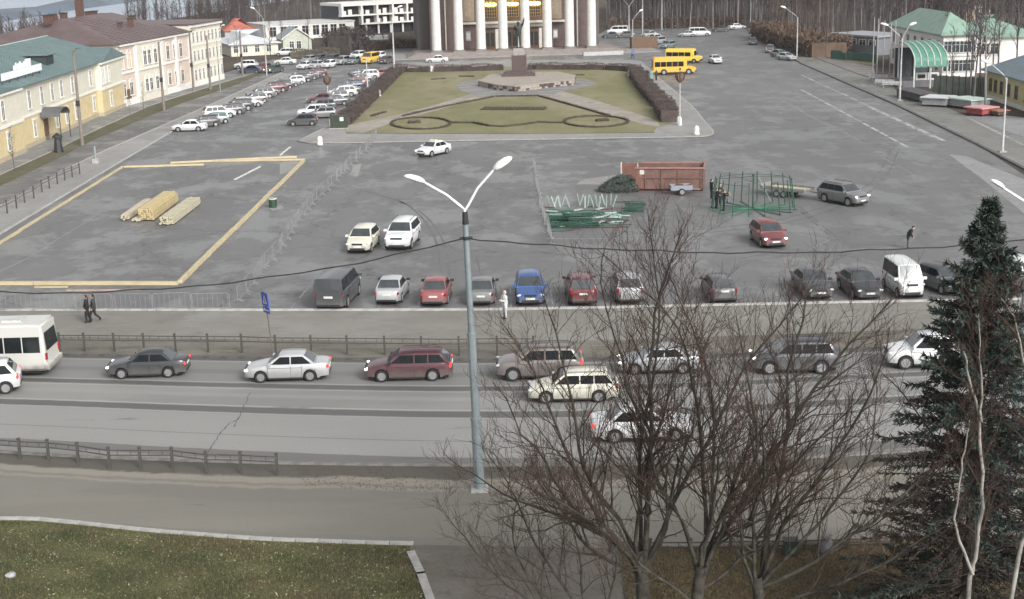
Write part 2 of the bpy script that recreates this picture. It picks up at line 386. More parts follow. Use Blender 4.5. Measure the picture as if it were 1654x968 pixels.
# ---- left street strips
LA = [(-160, 340), (0, 262), (37, 238), (99, 214), (198, 171), (231, 166), (310, 141), (358, 127), (430, 108)]
LB = [(-160, 362), (0, 283), (95, 240), (145, 215), (240, 172), (283, 158), (350, 137), (405, 120), (440, 112)]
LC = [(-160, 385), (0, 301), (95, 256), (150, 227), (250, 184), (300, 165), (380, 138), (412, 124), (445, 115)]
LD = [(-160, 420), (0, 333), (100, 277), (178, 240), (280, 196), (386, 149), (425, 131), (455, 118)]
LE = [(-160, 472), (0, 379), (188, 266), (280, 212), (379, 164), (430, 138), (470, 120)]
def quadstrip(name, la, lb, z, m):
    return sheet(name, la + lb[::-1], z, m)
quadstrip('footpath', LA, LB, .008, ground_mat('grey_walk', (.19, .19, .192), (.235, .235, .235), (.13, .13, .132), (1.2, .5, 1), big=.08))
quadstrip('grass_verge', LB, LC, .014, STRIPG)
quadstrip('service_road', LC, LD, .006, ground_mat('service_asphalt', (.14, .136, .132), (.17, .165, .16), (.095, .09, .088), (1.2, .5, 1), big=.08))
quadstrip('pavement', LD, LE, .012, LIGHTP)
kerb('kerb', LE, .15, .12, WKERB)
kerb('kerb', LD, .15, .1, CONC)
kerb('kerb', LB, .12, .08, CONC)
# ---- right side strips
RK = [(1205, 47), (1294, 103), (1450, 171), (1579, 234), (1700, 297), (1900, 400)]
RM = [(1232, 45), (1300, 88), (1380, 118), (1470, 150), (1560, 187), (1700, 240), (1950, 340)]
quadstrip('pavement', RK, RM, .012, ground_mat('right_walk', (.18, .178, .165), (.215, .21, .195), (.12, .118, .105), (1.2, .5, 1), big=.08))
kerb('kerb', RK, .35, .14, DKERB)
sheet('brown_plot', [(1300, 87), (1345, 94), (1412, 108), (1414, 128), (1380, 117)], .016, ground_mat('plot', (.2, .18, .165), (.22, .2, .18), (.15, .13, .12), (1, 1, 1), big=.1))
sheet('grass_verge', [(1240, 62), (1340, 88), (1412, 100), (1414, 107), (1345, 95), (1300, 88)], .016, ground_mat('dry_grass', (.27, .23, .13), (.3, .26, .16), (.18, .15, .09), (1, 1, 1), big=.1))
sheet('side_street', [(1560, 188), (1620, 186), (1760, 205), (1950, 250), (1950, 338), (1700, 239)], .016, ground_mat('side_asphalt', (.235, .24, .245), (.3, .3, .3), (.16, .165, .17), (1.0, .5, 1), big=.1))
for a, bb, w in (((1294, 121), (1530, 230), .28), ((1294, 145), (1470, 240), .22), ((1562, 190), (1654, 235), .25), ((1400, 172), (1520, 228), .15)):
    p, q = G(*a), G(*bb); d = (q - p).normalized(); n = Vector((-d.y, d.x, 0)) * w
    bq = MB(); k = 14
    for i in range(k):
        s0, s1 = i / k, (i + .8) / k
        e, f = p.lerp(q, s0), p.lerp(q, s1); n2 = n * R.uniform(.4, 1.1)
        bq.add([(e + n2)[:2] + (.008 if a[0] < 1500 else .022,), (f + n2)[:2] + (.008 if a[0] < 1500 else .022,), (f - n2)[:2] + (.008 if a[0] < 1500 else .022,), (e - n2)[:2] + (.008 if a[0] < 1500 else .022,)], [(0, 1, 2, 3)])
    tag(bq.build('road_marking', mat('worn_paint', (.36, .36, .35), .7, .25, 1.5)), kind='structure')
# pale worn patch at the right edge
sheet('worn_patch', [(1533, 250), (1560, 252), (1654, 290), (1700, 315), (1700, 372), (1654, 345), (1590, 292)], .004, ground_mat('worn', (.26, .262, .258), (.3, .3, .3), (.17, .17, .17), (1.2, .5, 1), big=.15))
# parking bay lines along the front kerb and faint painted marks on the square
LINE = mat('faded_line_paint', (.3, .3, .3), .7, .3, 3)
def gline(pts, w=.06, z=.005, m=None, name='road_marking', into=None):
    g = [G(*p) for p in pts]; mb = into or MB()
    for a, b2 in zip(g[:-1], g[1:]):
        c = (a + b2) / 2; L = (b2 - a).length; n = max(1, int(L / 1.2)); d = (b2 - a).normalized(); nn = Vector((-d.y, d.x, 0))
        for i in range(n):
            if R.random() < .12: continue
            s, e = a + d * L * i / n, a + d * L * (i + 1) / n; ww = w * R.uniform(.6, 1.15)
            mb.add([(s + nn * ww)[:2] + (z,), (e + nn * ww)[:2] + (z,), (e - nn * ww)[:2] + (z,), (s - nn * ww)[:2] + (z,)], [(0, 1, 2, 3)])
    if into: return
    return tag(mb.build(name, m or LINE), kind='structure')
for a, bb in (((470, 498), (497, 466)), ((612, 497), (620, 470)), ((675, 497), (682, 470)), ((826, 497), (824, 466)), ((893, 492), (888, 462)), ((1262, 488), (1245, 460)), ((1345, 486), (1330, 462))):
    gline([a, bb], .05)
gline([(550, 243), (566, 232)]); gline([(640, 243), (652, 232)]); gline([(930, 240), (1010, 242)])
gline([(862, 268), (995, 264)], .07); gline([(870, 242), (1090, 243)], .05); gline([(500, 338), (640, 338)], .04); gline([(660, 245), (1100, 246)], .04)
gline([(760, 250), (790, 249)], .05); gline([(1395, 378), (1654, 381)], .09); gline([(885, 386), (1190, 384)], .07); gline([(1215, 272), (1260, 275)], .12)
gline([(0, 438), (40, 420), (160, 345)], .05); gline([(1310, 405), (1520, 398)], .05); gline([(1290, 378), (1340, 388), (1310, 402)], .05)
SCF = MB()
for i in range(110):   # long pale scuffs where water has dried
    x, y = (R.uniform(1180, 1560), R.uniform(140, 260)) if i < 50 else (R.uniform(300, 1640), R.uniform(236, 430)) 
    if (i < 50 and x > 1100 + (y - 100) * 3.6) or (i >= 50 and (x < 1000 and R.random() < .5)) or abs(x - 1240) < 0: continue
    gline([(x, y), (x + R.uniform(30, 90), y + R.uniform(-3, 6))], R.uniform(.03, .10), z=.0042, into=SCF)
tag(SCF.build('asphalt_scuffs', mat('dried_scuffs', (.235, .232, .228), .7, .25, 2)), kind='structure')
TRK = mat('tyre_rubber_mark', (.118, .118, .122), .6, .3, 3)
for arc in ([(560, 300), (655, 330), (700, 380), (712, 440)], [(900, 250), (1080, 262), (1230, 300), (1340, 380)], [(1180, 420), (1300, 405), (1420, 420), (1500, 452)], [(980, 380), (1120, 372), (1280, 350), (1400, 300), (1440, 240)]):
    sp_ = smooth_px(arc, 8)
    gline(sp_, .09, .0045, TRK); gline([(a_ + 6 + b_ * .02, b_ + 5) for a_, b_ in sp_], .09, .0045, TRK)
for x, y in ((1290, 178), (1330, 196), (1240, 150), (1200, 170), (1420, 252)):
    gline([(x, y), (x + 60, y + 32)], .06)
# puddle-like light patches
for px in ([(318, 198), (0, 0)],): pass
sheet('pale_patch', [(452, 262), (482, 260), (476, 276), (452, 282)], .004, LIGHTP)
sheet('pale_patch', [(434, 336), (455, 331), (459, 337), (440, 341)], .004, LIGHTP)
sheet('pale_patch', [(942, 290), (1000, 282), (1000, 298), (930, 298)], .004, LIGHTP)
sheet('pale_patch', [(570, 268), (584, 264), (578, 286), (566, 284)], .004, LIGHTP)
# long crack with patching across the main road
CRK = mat('tar_seam', (.10, .10, .098), .8, .2, 3)
def crack(pts, w=.03):
    g = []
    for a, b2 in zip(pts[:-1], pts[1:]):
        for i in range(6): t = i / 6; g.append((a[0] + (b2[0] - a[0]) * t + R.uniform(-1.6, 1.6), a[1] + (b2[1] - a[1]) * t))
    g.append(pts[-1]); g = [G(*p) for p in g]; mb = MB(); vs = []
    for i, p in enumerate(g):
        ww = w * R.uniform(.4, 1.3); vs += [(p.x - ww, p.y, .0115), (p.x + ww, p.y, .0115)]
    mb.add(vs, [(2 * i, 2 * i + 1, 2 * i + 3, 2 * i + 2) for i in range(len(g) - 1)]); return tag(mb.build('road_crack', CRK), kind='structure')
crack([(405, 634), (392, 660), (384, 678), (368, 686), (352, 706), (338, 728), (334, 740)])
crack([(384, 676), (378, 690)], .03); crack([(770, 415), (776, 440), (790, 470)], .03); crack([(230, 400), (262, 420), (290, 432)], .03)

# ================================================================ CENTRAL GARDEN
OUT = smooth_px([(482, 229), (492, 224), (545, 196), (600, 156), (636, 128), (650, 108), (668, 102), (828, 99), (1010, 98), (1040, 106), (1062, 126), (1082, 142), (1119, 174), (1140, 200), (1151, 212), (1148, 219), (1120, 222), (1000, 224), (828, 227), (650, 230), (560, 232), (500, 232)], 4)
sheet('garden_pavement', OUT[:-1], .11, LIGHTP)
op = [G(*p) for p in OUT]
cx = sum((p for p in op), Vector()) / len(op)
kerb('garden_kerb', None, .22, .12, CONC, stone=0, world_pts=op + [op[0]])
kerb('garden_kerb_shade', None, .12, .05, DKERB, world_pts=[p + (p - cx).normalized() * .18 for p in op] + [op[0] + (op[0] - cx).normalized() * .18])  # added dark strip, paints the shade at the foot of the garden kerb
INN = [(560, 217), (552, 203), (572, 188), (640, 122), (655, 114), (700, 111), (828, 108.5), (1000, 110), (1022, 116), (1040, 135), (1088, 200), (1060, 208), (1056, 216), (828, 218)]
sheet('garden_lawn', INN, .13, LAWN)
kerb('lawn_edging', [(560, 217.3), (828, 218.3), (1056, 216.3)], .14, .17, DKERB)
# paths and monument forecourt
sheet('garden_path', [(556, 214), (566, 203), (640, 188), (700, 172), (752, 156), (775, 150), (790, 152), (785, 158), (745, 169), (690, 184), (655, 193), (600, 212), (585, 217)], .136, PATHM)
sheet('garden_path', [(890, 150), (905, 148), (960, 163), (1010, 179), (1062, 197), (1066, 207), (1040, 203), (985, 187), (930, 171), (880, 158)], .136, PATHM)
sheet('monument_forecourt', [(735, 140), (748, 133), (790, 128), (900, 126), (950, 130), (966, 137), (940, 143), (905, 150), (893, 156), (790, 158), (765, 155), (745, 148)], .140, ground_mat('forecourt', (.2, .195, .19), (.24, .235, .23), (.15, .145, .14), (1, 1, 1), big=.1))
# ================================================================ BUILDINGS
WALLY = mat('yellow_plaster', (.60, .49, .29), .85, .08, 1.2, .15)
WALLC = mat('cream_plaster', (.64, .61, .51), .85, .06, 1.2, .1)
WALLP = mat('pink_plaster', (.60, .49, .41), .85, .07, 1.2, .1)
WHITE = mat('white_stucco', (.74, .72, .68), .8, .07, 1.5)
GLASS = mat('window_glass', (.045, .055, .065), .12, .35, .8, spec=.8)
DGLASS = mat('dark_glass', (.03, .033, .036), .15, .3, .8, spec=.7)
ROOFG = mat('green_metal_roof', (.12, .175, .175), .5, .12, .6, stretch=(1, 1, 1))
ROOFB = mat('brown_metal_roof', (.13, .092, .09), .5, .15, .5)
ROOFD = mat('roof_trim_dark', (.035, .045, .045), .6, .2, 1)
BRICK = mat('dark_brick', (.11, .06, .05), .85, .2, 3)
WOOD = mat('brown_wood', (.14, .085, .05), .7, .2, 3)
class Frame:
    """local frame along a facade: u along, v outward (towards the street), z up"""
    def __init__(s, a, b, flip=False):
        s.a = Vector((a.x, a.y, 0)); d = Vector((b.x - a.x, b.y - a.y, 0)); s.L = d.length; s.u = d / s.L
        s.v = Vector((s.u.y, -s.u.x, 0)) * (-1 if flip else 1)
    def w(s, u, v, z): p = s.a + s.u * u + s.v * v; return (p.x, p.y, z)
    def box(s, mb, u0, u1, v0, v1, z0, z1):
        vs = [s.w(u, v, z) for z in (z0, z1) for u, v in ((u0, v0), (u1, v0), (u1, v1), (u0, v1))]
        mb.add(vs, [(0, 3, 2, 1), (4, 5, 6, 7), (0, 1, 5, 4), (1, 2, 6, 5), (2, 3, 7, 6), (3, 0, 4, 7)]); return mb
WMESH = {}
def window_meshes(w, h, style, fm, gm, sill=True):
    k = (round(w, 2), round(h, 2), style, fm.name, gm.name)
    if k in WMESH: return WMESH[k]
    t = .13 if style != 'thin' else .06
    f = MB()   # local: x along, y outward, z up, origin at bottom centre of the opening
    f.b2(-w / 2 - t, -.05, 0, -w / 2, .06, h); f.b2(w / 2, -.05, 0, w / 2 + t, .06, h)
    f.b2(-w / 2 - t, -.05, h, w / 2 + t, .07, h + t); 
    if style == 'arch':
        n = 8
        for i in range(n):
            a0, a1 = math.pi * i / n, math.pi * (i + 1) / n; r = w / 2; r2 = w / 2 + t * 1.6
            f.add([(math.cos(a) * q, y, h + t + math.sin(a) * q * .6) for y in (-.02, .08) for a, q in ((a0, r), (a1, r), (a1, r2), (a0, r2))], [(0, 3, 2, 1), (4, 5, 6, 7), (0, 1, 5, 4), (1, 2, 6, 5), (2, 3, 7, 6), (3, 0, 4, 7)])
    if style == 'hood': f.b2(-w / 2 - .25, -.02, h + t, w / 2 + .25, .18, h + t + .14)
    fm_ = f.mesh('window_frame'); fm_.materials.append(fm); fixn(fm_)
    p = MB(); p.b2(-w / 2, -.06, 0, w / 2, .0, h)
    pm = p.mesh('pane'); pm.materials.append(gm); fixn(pm)
    m_ = MB(); m_.b2(-.03, .002, 0, .03, .03, h); m_.b2(-w / 2, .002, h * .68, w / 2, .028, h * .68 + .05)
    mm = m_.mesh('muntin'); mm.materials.append(fm); fixn(mm)
    s_ = MB(); s_.b2(-w / 2 - .16, 0, -.12, w / 2 + .16, .16, -.003); sm = s_.mesh('sill'); sm.materials.append(fm); fixn(sm)
    WMESH[k] = (fm_, pm, mm, sm, sill); return WMESH[k]
def window(root, fr, u, v, z, w, h, style='plain', fm=None, gm=None, sill=True, name='window'):
    fm_, pm, mm, sm, sl = window_meshes(w, h, style, fm or WHITE, gm or GLASS, sill)
    p = fr.w(u, v, z); ang = math.atan2(fr.u.y, fr.u.x) + (math.pi if (fr.u.y * fr.v.x - fr.u.x * fr.v.y) > 0 else 0)
    # outward must map to +y local
    ang = math.atan2(fr.v.y, fr.v.x) - math.pi / 2
    o = link(name, fm_, root); o.location = p; o.rotation_euler = (0, 0, ang)
    for nm, me in (('pane', pm), ('muntin', mm)) + ((('sill', sm),) if sl else ()):
        q = link(nm, me, o)
    return o
def root_at(name, p, label, cat, group=None):
    o = empty(name, (0, 0, 0)); return tag(o, label, cat, group)
# the helper puts root at world origin: parts keep world coordinates
def roof_hip(fr, u0, u1, v0, v1, z, rise, over=.5, hip0=None, hip1=None):
    b = MB(); vm = (v0 + v1) / 2; u0 -= over; u1 += over; v0 -= over; v1 += over
    h0 = u0 + (abs(v1 - v0) / 2 if hip0 is None else hip0); h1 = u1 - (abs(v1 - v0) / 2 if hip1 is None else hip1)
    vs = [fr.w(u0, v0, z), fr.w(u1, v0, z), fr.w(u1, v1, z), fr.w(u0, v1, z), fr.w(h0, vm, z + rise), fr.w(h1, vm, z + rise)]
    vs += [fr.w(u0, v0, z - .18), fr.w(u1, v0, z - .18), fr.w(u1, v1, z - .18), fr.w(u0, v1, z - .18)]
    b.add(vs, [(0, 1, 5, 4), (1, 2, 5), (2, 3, 4, 5), (3, 0, 4), (6, 7, 1, 0), (7, 8, 2, 1), (8, 9, 3, 2), (9, 6, 0, 3), (9, 8, 7, 6)]); return b
def seams(fr, u0, u1, v0, v1, z, rise, step=1.2, over=.5, root=None, m=None):
    """standing seams on the street slope of a hip roof"""
    b = MB(); v_e = v0 - over if False else v1 + over; vm = (v0 + v1) / 2; half = abs(v1 - v0) / 2 + over; u = u0
    while u < u1:
        d = min(u - u0 + over, u1 + over - u, half) / half if half else 1
        d = max(.05, min(1, d)); p = Vector(fr.w(u, v_e, z + .03)); q = Vector(fr.w(u, v_e + (vm - v_e) * d, z + .03 + rise * d))
        b = MB(); b.tube([p, q], .035, 3); b.build('seam', m, root); u += step
def chimney(root, fr, u, v, z, sx, sy, h, m=None, cap=True):
    b = MB(); fr.box(b, u - sx / 2, u + sx / 2, v - sy / 2, v + sy / 2, z, z + h); o = b.build('chimney', m or BRICK, root)
    if cap:
        b = MB(); fr.box(b, u - sx / 2 - .1, u + sx / 2 + .1, v - sy / 2 - .1, v + sy / 2 + .1, z + h + .003, z + h + .13); b.build('cap', ROOFD, o)
# ---- A. yellow and cream two-storey house with green roof, far left
a, c = G(-150, 328), G(198, 171)
fa = Frame(a, c)
if fa.v.x < 0: fa.v = -fa.v
hA = HT(198, 171, 90) ; hA = max(6.4, min(hA, 8.2))
rt = root_at('green_roofed_house', a, 'two-storey house, cream above and yellow below, with long green metal roof', 'building')
D = 15.0; L = fa.L
b = MB(); fa.box(b, 0, L, -D, 0, 0, hA * .5); b.build('lower_wall', WALLY, rt)
b = MB(); fa.box(b, 0, L, -D, 0, hA * .5 + .003, hA); b.build('upper_wall', WALLC, rt)
def uA(px, py): p = G(px, py); return (p - fa.a).dot(fa.u)
wing1 = (uA(161, 188), L); wing0 = (0, uA(25, 246))
for w0, w1 in (wing1, wing0):
    b = MB(); fa.box(b, w0, w1 + .02, -1, .7, 0, hA * .5 - .003); b.build('wing_wall', WALLY, rt)
    b = MB(); fa.box(b, w0, w1 + .02, -1, .7, hA * .5, hA - .003); b.build('wing_wall', WALLC, rt)
b = MB(); fa.box(b, -.1, L + .12, -D - .1, .12, hA * .5 - .12, hA * .5 + .12)
for w0, w1 in (wing1, wing0): fa.box(b, w0 - .1, w1 + .14, .3, .84, hA * .5 - .13, hA * .5 + .13)
b.build('string_course', WHITE, rt)
b = MB(); fa.box(b, -.1, L + .25, -D - .25, .28, hA - .25, hA + .01)
for w0, w1 in (wing1, wing0): fa.box(b, w0 - .1, w1 + .27, .3, 1.0, hA - .24, hA + .02)
b.build('cornice', WHITE, rt)
b = MB(); fa.box(b, -.1, L + .1, -D, .08, 0, .5)
for w0, w1 in (wing1, wing0): fa.box(b, w0 - .06, w1 + .12, .2, .8, 0, .52)
b.build('plinth', mat('plinth', (.42, .36, .25), .9), rt)
rise = 3.4
rf = roof_hip(fa, 0, L, -D, 0, hA + .03, rise, .55).build('roof', ROOFG, rt)
seams(fa, 0, L, -D, 0, hA + .03, rise, root=rf, m=ROOFG)
b = MB(); b.tube([fa.w(7.5, -D / 2, hA + rise + .05), fa.w(L - 7.5, -D / 2, hA + rise + .05)], .09, 5); b.build('ridge', mat('pale_green_metal', (.42, .5, .49), .5), rf)
for w0, w1 in (wing1, wing0):   # small gable over each wing
    b = MB(); m_ = (w0 + w1) / 2; z = hA + .06; r2 = 1.5
    b.add([fa.w(w0 - .3, 1.05, z), fa.w(w1 + .3, 1.05, z), fa.w(m_, .9, z + r2), fa.w(w0 - .3, -4, z + .3), fa.w(w1 + .3, -4, z + .3), fa.w(m_, -4, z + r2 + .2)], [(0, 1, 2), (0, 2, 5, 3), (2, 1, 4, 5)])
    b.build('wing_roof', ROOFG, rt)
for (px, py, dy) in ((98, 105, 0),):   # dormer
    u = uA(116, 209); z = hA + 1.0
    b = MB(); fa.box(b, u - 1.6, u + 1.6, -3.6, -1.7, z, z + 1.2); o = b.build('dormer', ROOFD, rf)
    b = MB(); fa.box(b, u - 1.9, u + 1.9, -5.2, -1.3, z + 1.203, z + 1.3); b.build('dormer_roof', ROOFG, o)
zu, zl = hA * .5 + .75, .95; hu, hl = hA * .5 - 1.55, hA * .5 - 1.75
for px, py in ((7, 259), (40, 236), (61, 227), (80, 219.5), (95.5, 213), (112.5, 205), (144, 192)):
    window(rt, fa, uA(px, py), .02 + (.7 if px < 25 else 0), zu, .95, hu)
for px, py in ((169, 187), (175, 184.5), (180, 182)): window(rt, fa, uA(px, py), .72, zu, .6, hu)
for px, py in ((11, 257), (46, 234), (84, 218), (99, 211), (115.5, 204), (148, 191)):
    window(rt, fa, uA(px, py), .02 + (.7 if px < 25 else 0), zl, .85, hl, 'hood')
window(rt, fa, uA(177, 182), .72, zl, .9, hl, 'hood')
u = uA(67, 226)
b = MB(); fa.box(b, u - .8, u + .8, -.05, .08, 0, 2.5); dd = b.build('door', WOOD, rt)
b = MB(); fa.box(b, u + .5, u + .6, .085, .14, 1.0, 1.15); b.build('handle', mat('brass', (.5, .38, .15), .35, metal=1), dd)
b = MB(); n = 8; W2, Rr = 2.1, 1.0   # barrel canopy over the entrance
for i in range(n):
    t0, t1 = math.pi * i / n, math.pi * (i + 1) / n
    vs = [fa.w(u - W2 * math.cos(t), v, 2.9 + Rr * math.sin(t)) for v in (0, 2.4) for t in (t0, t1)]
    vs += [fa.w(u - (W2 - .08) * math.cos(t), v, 2.9 + (Rr - .08) * math.sin(t)) for v in (0, 2.4) for t in (t0, t1)]
    b.add(vs, [(0, 1, 3, 2), (4, 6, 7, 5), (2, 3, 7, 6), (0, 4, 5, 1)])
b.build('entrance_canopy', mat('canopy_sheet', (.11, .115, .12), .4), rt)
for s in (-1, 1):
    b = MB(); b.tube([fa.w(u + s * 1.9, 2.25, 0), fa.w(u + s * 1.9, 2.25, 2.95)], .06, 6); b.build('canopy_post', ROOFD, rt)
# roof sign: pale board carrying raised lettering too blurred to read
sg = root_at('roof_sign', a, 'long white sign on stilts along the eave of the green roof', 'sign')
u0, u1 = uA(22, 250), uA(90, 222)
b = MB(); fa.box(b, u0, u1, -.5, -.42, hA + .95, hA + 1.75); b.build('sign_board', mat('sign_white', (.85, .87, .88), .5, .03), sg)
for s in range(9):
    uu = u0 + (u1 - u0) * (.3 + s * .05); h = (.5, .75, .6, .8, .55, .7, .9, .9, .85)[s]
    b = MB(); fa.box(b, uu, uu + (u1 - u0) * .036, -.5, -.44, hA + 1.78, hA + 1.78 + h); b.build('letter', MT['sign_white'], sg)
for s in range(6):
    uu = u0 + (u1 - u0) * (s + .1) / 5.3; b = MB(); b.tube([fa.w(uu, -.55, hA + .1), fa.w(uu, -.55, hA + 1.7)], .05, 4); b.build('bracket', ROOFD, sg)
# ---- B. pink and cream two-storey building with arched windows, brown roof
a, c = G(196, 174), G(311, 141)
fb = Frame(a, c)
if fb.v.x < 0: fb.v = -fb.v
def uB(px, py): return (G(px, py) - fb.a).dot(fb.u)
hB = max(7.5, min(11.5, HT(308, 141, 52)))
L = fb.L; D = 24
rt = root_at('pink_arched_house', a, 'pink and cream two-storey building with arched windows and a wide brown roof', 'building')
b = MB(); fb.box(b, .4, L, -D, 0, 0, hB); b.build('wall', WALLP, rt)
b = MB(); fb.box(b, uB(224, 166), uB(262, 153), -.5, .25, 0, hB - .003); b.build('bay_wall', WALLC, rt)
b = MB()
for z, t, o in ((hB * .52, .3, .16), (hB - .3, .45, .45), (0.0, .9, .14), (hB * .93, .12, .1)): fb.box(b, .35, L + .1, -.2, o + (.25 if t > 1 else 0), z, z + t)
fb.box(b, uB(224, 166) - .1, uB(262, 153) + .1, -.2, .42, hB * .52 + .01, hB * .52 + .29)
b.build('moulding', WHITE, rt)
for px in (224, 262, 285, 309):
    b = MB(); u = min(L - .2, uB(px, 166 - (px - 224) * .3)); fb.box(b, u - .25, u + .25, -.1, .36, .9, hB - .31); b.build('pilaster', WHITE, rt)
for px in (200, 212, 235, 242, 252, 266, 275, 286, 296):
    u = uB(px, 172 - (px - 200) * .28); v = .27 if 224 < px < 262 else .02
    window(rt, fb, u, v, hB * .60, 1.15, hB * .23, 'arch', gm=(WALLP if px in (200, 212) else GLASS))
    window(rt, fb, u, v, hB * .16, 1.1, hB * .2, 'arch')
b = MB(); u = uB(215, 170); fb.box(b, u - .8, u + .8, -.05, .06, 0, 2.3); b.build('door', WOOD, rt)
# cream three-storey end block
a2, c2 = G(311, 141), G(359, 127.5)
fc = Frame(a2, c2)
if fc.v.x < 0: fc.v = -fc.v
hC = max(hB + 1.0, min(13.5, HT(358, 128, 37))); LC_ = fc.L
rt2 = root_at('cream_end_block', a2, 'cream three-storey end block with rows of small windows, beside the pink building', 'building')
b = MB(); fc.box(b, .03, LC_, -16, .3, 0, hC); b.build('wall', WALLC, rt2)
b = MB()
for z, t, o in ((hC * .36, .2, .4), (hC * .66, .2, .4), (hC - .35, .45, .7), (0, .8, .4)): fc.box(b, 0, LC_ + .1, .1, o, z, z + t)
b.build('moulding', WHITE, rt2)
b = MB(); fc.box(b, -.2, LC_ + .4, -16.4, .9, hC + .11, hC + .3); b.build('roof', ROOFB, rt2)
n = 8
for i in range(n):
    u = LC_ * (i + .6) / n
    for z, h in ((hC * .1, hC * .17), (hC * .42, hC * .16), (hC * .72, hC * .16)):
        window(rt2, fc, u, .33, z, .8, h, 'thin' if i % 2 else 'plain', sill=False)
# its brown roof
rf = roof_hip(fb, .4, L, -D, 0, hB + .16, 3.2, .5, hip0=9, hip1=2).build('roof', ROOFB, rt)
seams(fb, .4, L, -D, 0, hB + .16, 3.2, 2.2, root=rf, m=mat('seam_brown', (.085, .06, .06), .5))
for (u, v, sx, sy, h, z) in ((L * .62, -13, 1.0, 1.0, 3.4, 3.0), (L * .2, -12.5, 1.4, .8, 1.2, 2.8), (L * .3, -13, 1.2, .8, 1.1, 2.9), (L * .42, -13, 1, .8, 1.0, 3.0), (L * .62, -5, .7, .7, 1.6, 1.2), (L * .52, -5.5, .6, .6, 1.0, 1.3), (L * .8, -13.5, 3, .8, .9, 2.8), (L * .95, -14, 3, .8, .8, 2.3), (L * .9, -8, 1.2, .8, .9, 1.9)):
    chimney(rf, fb, u, v, hB + z, sx, sy, h)
# ---- C. long brown-roofed building behind the green house
a, c = G(-60, 196), G(172, 110)
fd = Frame(a, c)
if fd.v.x < 0: fd.v = -fd.v
fd.a = fd.a - fd.v * 6
rt = root_at('brown_roofed_house', a, 'long low building with a brown metal roof and white skylights behind the green roof', 'building')
hD = 3.2; L = fd.L
b = MB(); fd.box(b, 0, L, -12, 0, 0, hD); b.build('wall', WALLP, rt)
for i in range(9): window(rt, fd, 3 + i * (L - 6) / 8, .02, 1.8, .9, 1.5)
rf = roof_hip(fd, 0, L, -12, 0, hD + .02, 2.8, .5, hip1=5).build('roof', ROOFB, rt)
def u_at(px, v, z):
    return min((abs(P(fd.w(q / 4, v, z))[0] - px), q / 4) for q in range(int(L * 4)))[1]
for k, u in enumerate((u_at(98, -3, hD + 1.5), u_at(113, -3, hD + 1.5), u_at(127, -3, hD + 1.5))):
    for q in (0, 1):
        if k == 0 and q: continue
        b = MB(); z0 = hD + 1.0 + q * 1.0; v0 = -2.0 - q * 1.8
        b.add([fd.w(u, v0, z0 + .25), fd.w(u + 1.5, v0, z0 + .25), fd.w(u + 1.5, v0 - 1.2, z0 + .95), fd.w(u, v0 - 1.2, z0 + .95), fd.w(u, v0, z0 - .3), fd.w(u + 1.5, v0, z0 - .3), fd.w(u + 1.5, v0 - 1.2, z0 + .4), fd.w(u, v0 - 1.2, z0 + .4)], [(0, 1, 2, 3), (4, 7, 6, 5), (0, 4, 5, 1), (1, 5, 6, 2), (2, 6, 7, 3), (3, 7, 4, 0)])
        b.build('skylight', mat('skylight_white', (.7, .72, .74), .3), rf)
# ---- simple house helper for the distance
def house(name, label, p1, p2, ytop, depth, wallm, roofm, rise, wins=(), kind='hip', wh=(.9, 1.3), zfrac=(.35,), fm=None, gm=None, door=None, over=.4, hmax=30, winstyle='plain'):
    a, c = G(*p1), G(*p2); f = Frame(a, c)
    if f.v.y > 0: f.v = -f.v
    h = min(hmax, HT(p1[0], p1[1], ytop)); L = f.L
    rt = root_at(name, a, label, 'building')
    b = MB(); f.box(b, 0, L, -depth, 0, 0, h); b.build('wall', wallm, rt)
    if kind == 'hip': roof_hip(f, 0, L, -depth, 0, h + .02, rise, over).build('roof', roofm, rt)
    elif kind == 'gable': roof_hip(f, 0, L, -depth, 0, h + .02, rise, over, hip0=0, hip1=0).build('roof', roofm, rt)
    elif kind == 'front':   # gable facing us
        b = MB(); z = h + .02
        b.add([f.w(-over, .4, z), f.w(L + over, .4, z), f.w(L / 2, .4, z + rise), f.w(-over, -depth, z), f.w(L + over, -depth, z), f.w(L / 2, -depth, z + rise)], [(0, 2, 5, 3), (2, 1, 4, 5)])
        b.build('roof', roofm, rt)
        b = MB(); b.add([f.w(0, .0, z), f.w(L, .0, z), f.w(L / 2, .0, z + rise * .95), f.w(0, -.3, z), f.w(L, -.3, z), f.w(L / 2, -.3, z + rise * .95)], [(0, 1, 2), (5, 4, 3), (0, 3, 4, 1)]); b.build('gable', wallm, rt)
        b = MB(); t = .18; b.add([f.w(-over, .42, z - .1), f.w(L / 2, .42, z + rise - .02), f.w(L / 2, .42, z + rise + t), f.w(-over, .42, z + t), f.w(L + over, .42, z - .1), f.w(L + over, .42, z + t)], [(0, 1, 2, 3), (1, 4, 5, 2)]); b.build('bargeboard', WHITE, rt)
    else:
        b = MB(); f.box(b, -over, L + over, -depth - over, over, h + .003, h + .3); b.build('roof', roofm, rt)
    for u in wins:
        for zf in zfrac: window(rt, f, u * L, .02, h * zf, wh[0], wh[1], winstyle, fm=fm, gm=gm, sill=False)
    if door is not None:
        b = MB(); f.box(b, door * L - .6, door * L + .6, -.05, .06, 0, 2.1); b.build('door', WOOD, rt)
    return rt, f, h
RR = mat('red_roof', (.42, .14, .10), .6, .15, .6); SNOW = mat('pale_metal_roof', (.62, .64, .66), .45, .08, .5); SLATE = mat('slate_roof', (.30, .32, .34), .6, .12, .7)
house('red_roofed_house', 'small grey house with a red roof beyond the cream end block', (364, 66), (412, 64), 50, 9, mat('grey_render', (.42, .40, .38), .8), RR, 2.6, (.3, .7), zfrac=(.3,))
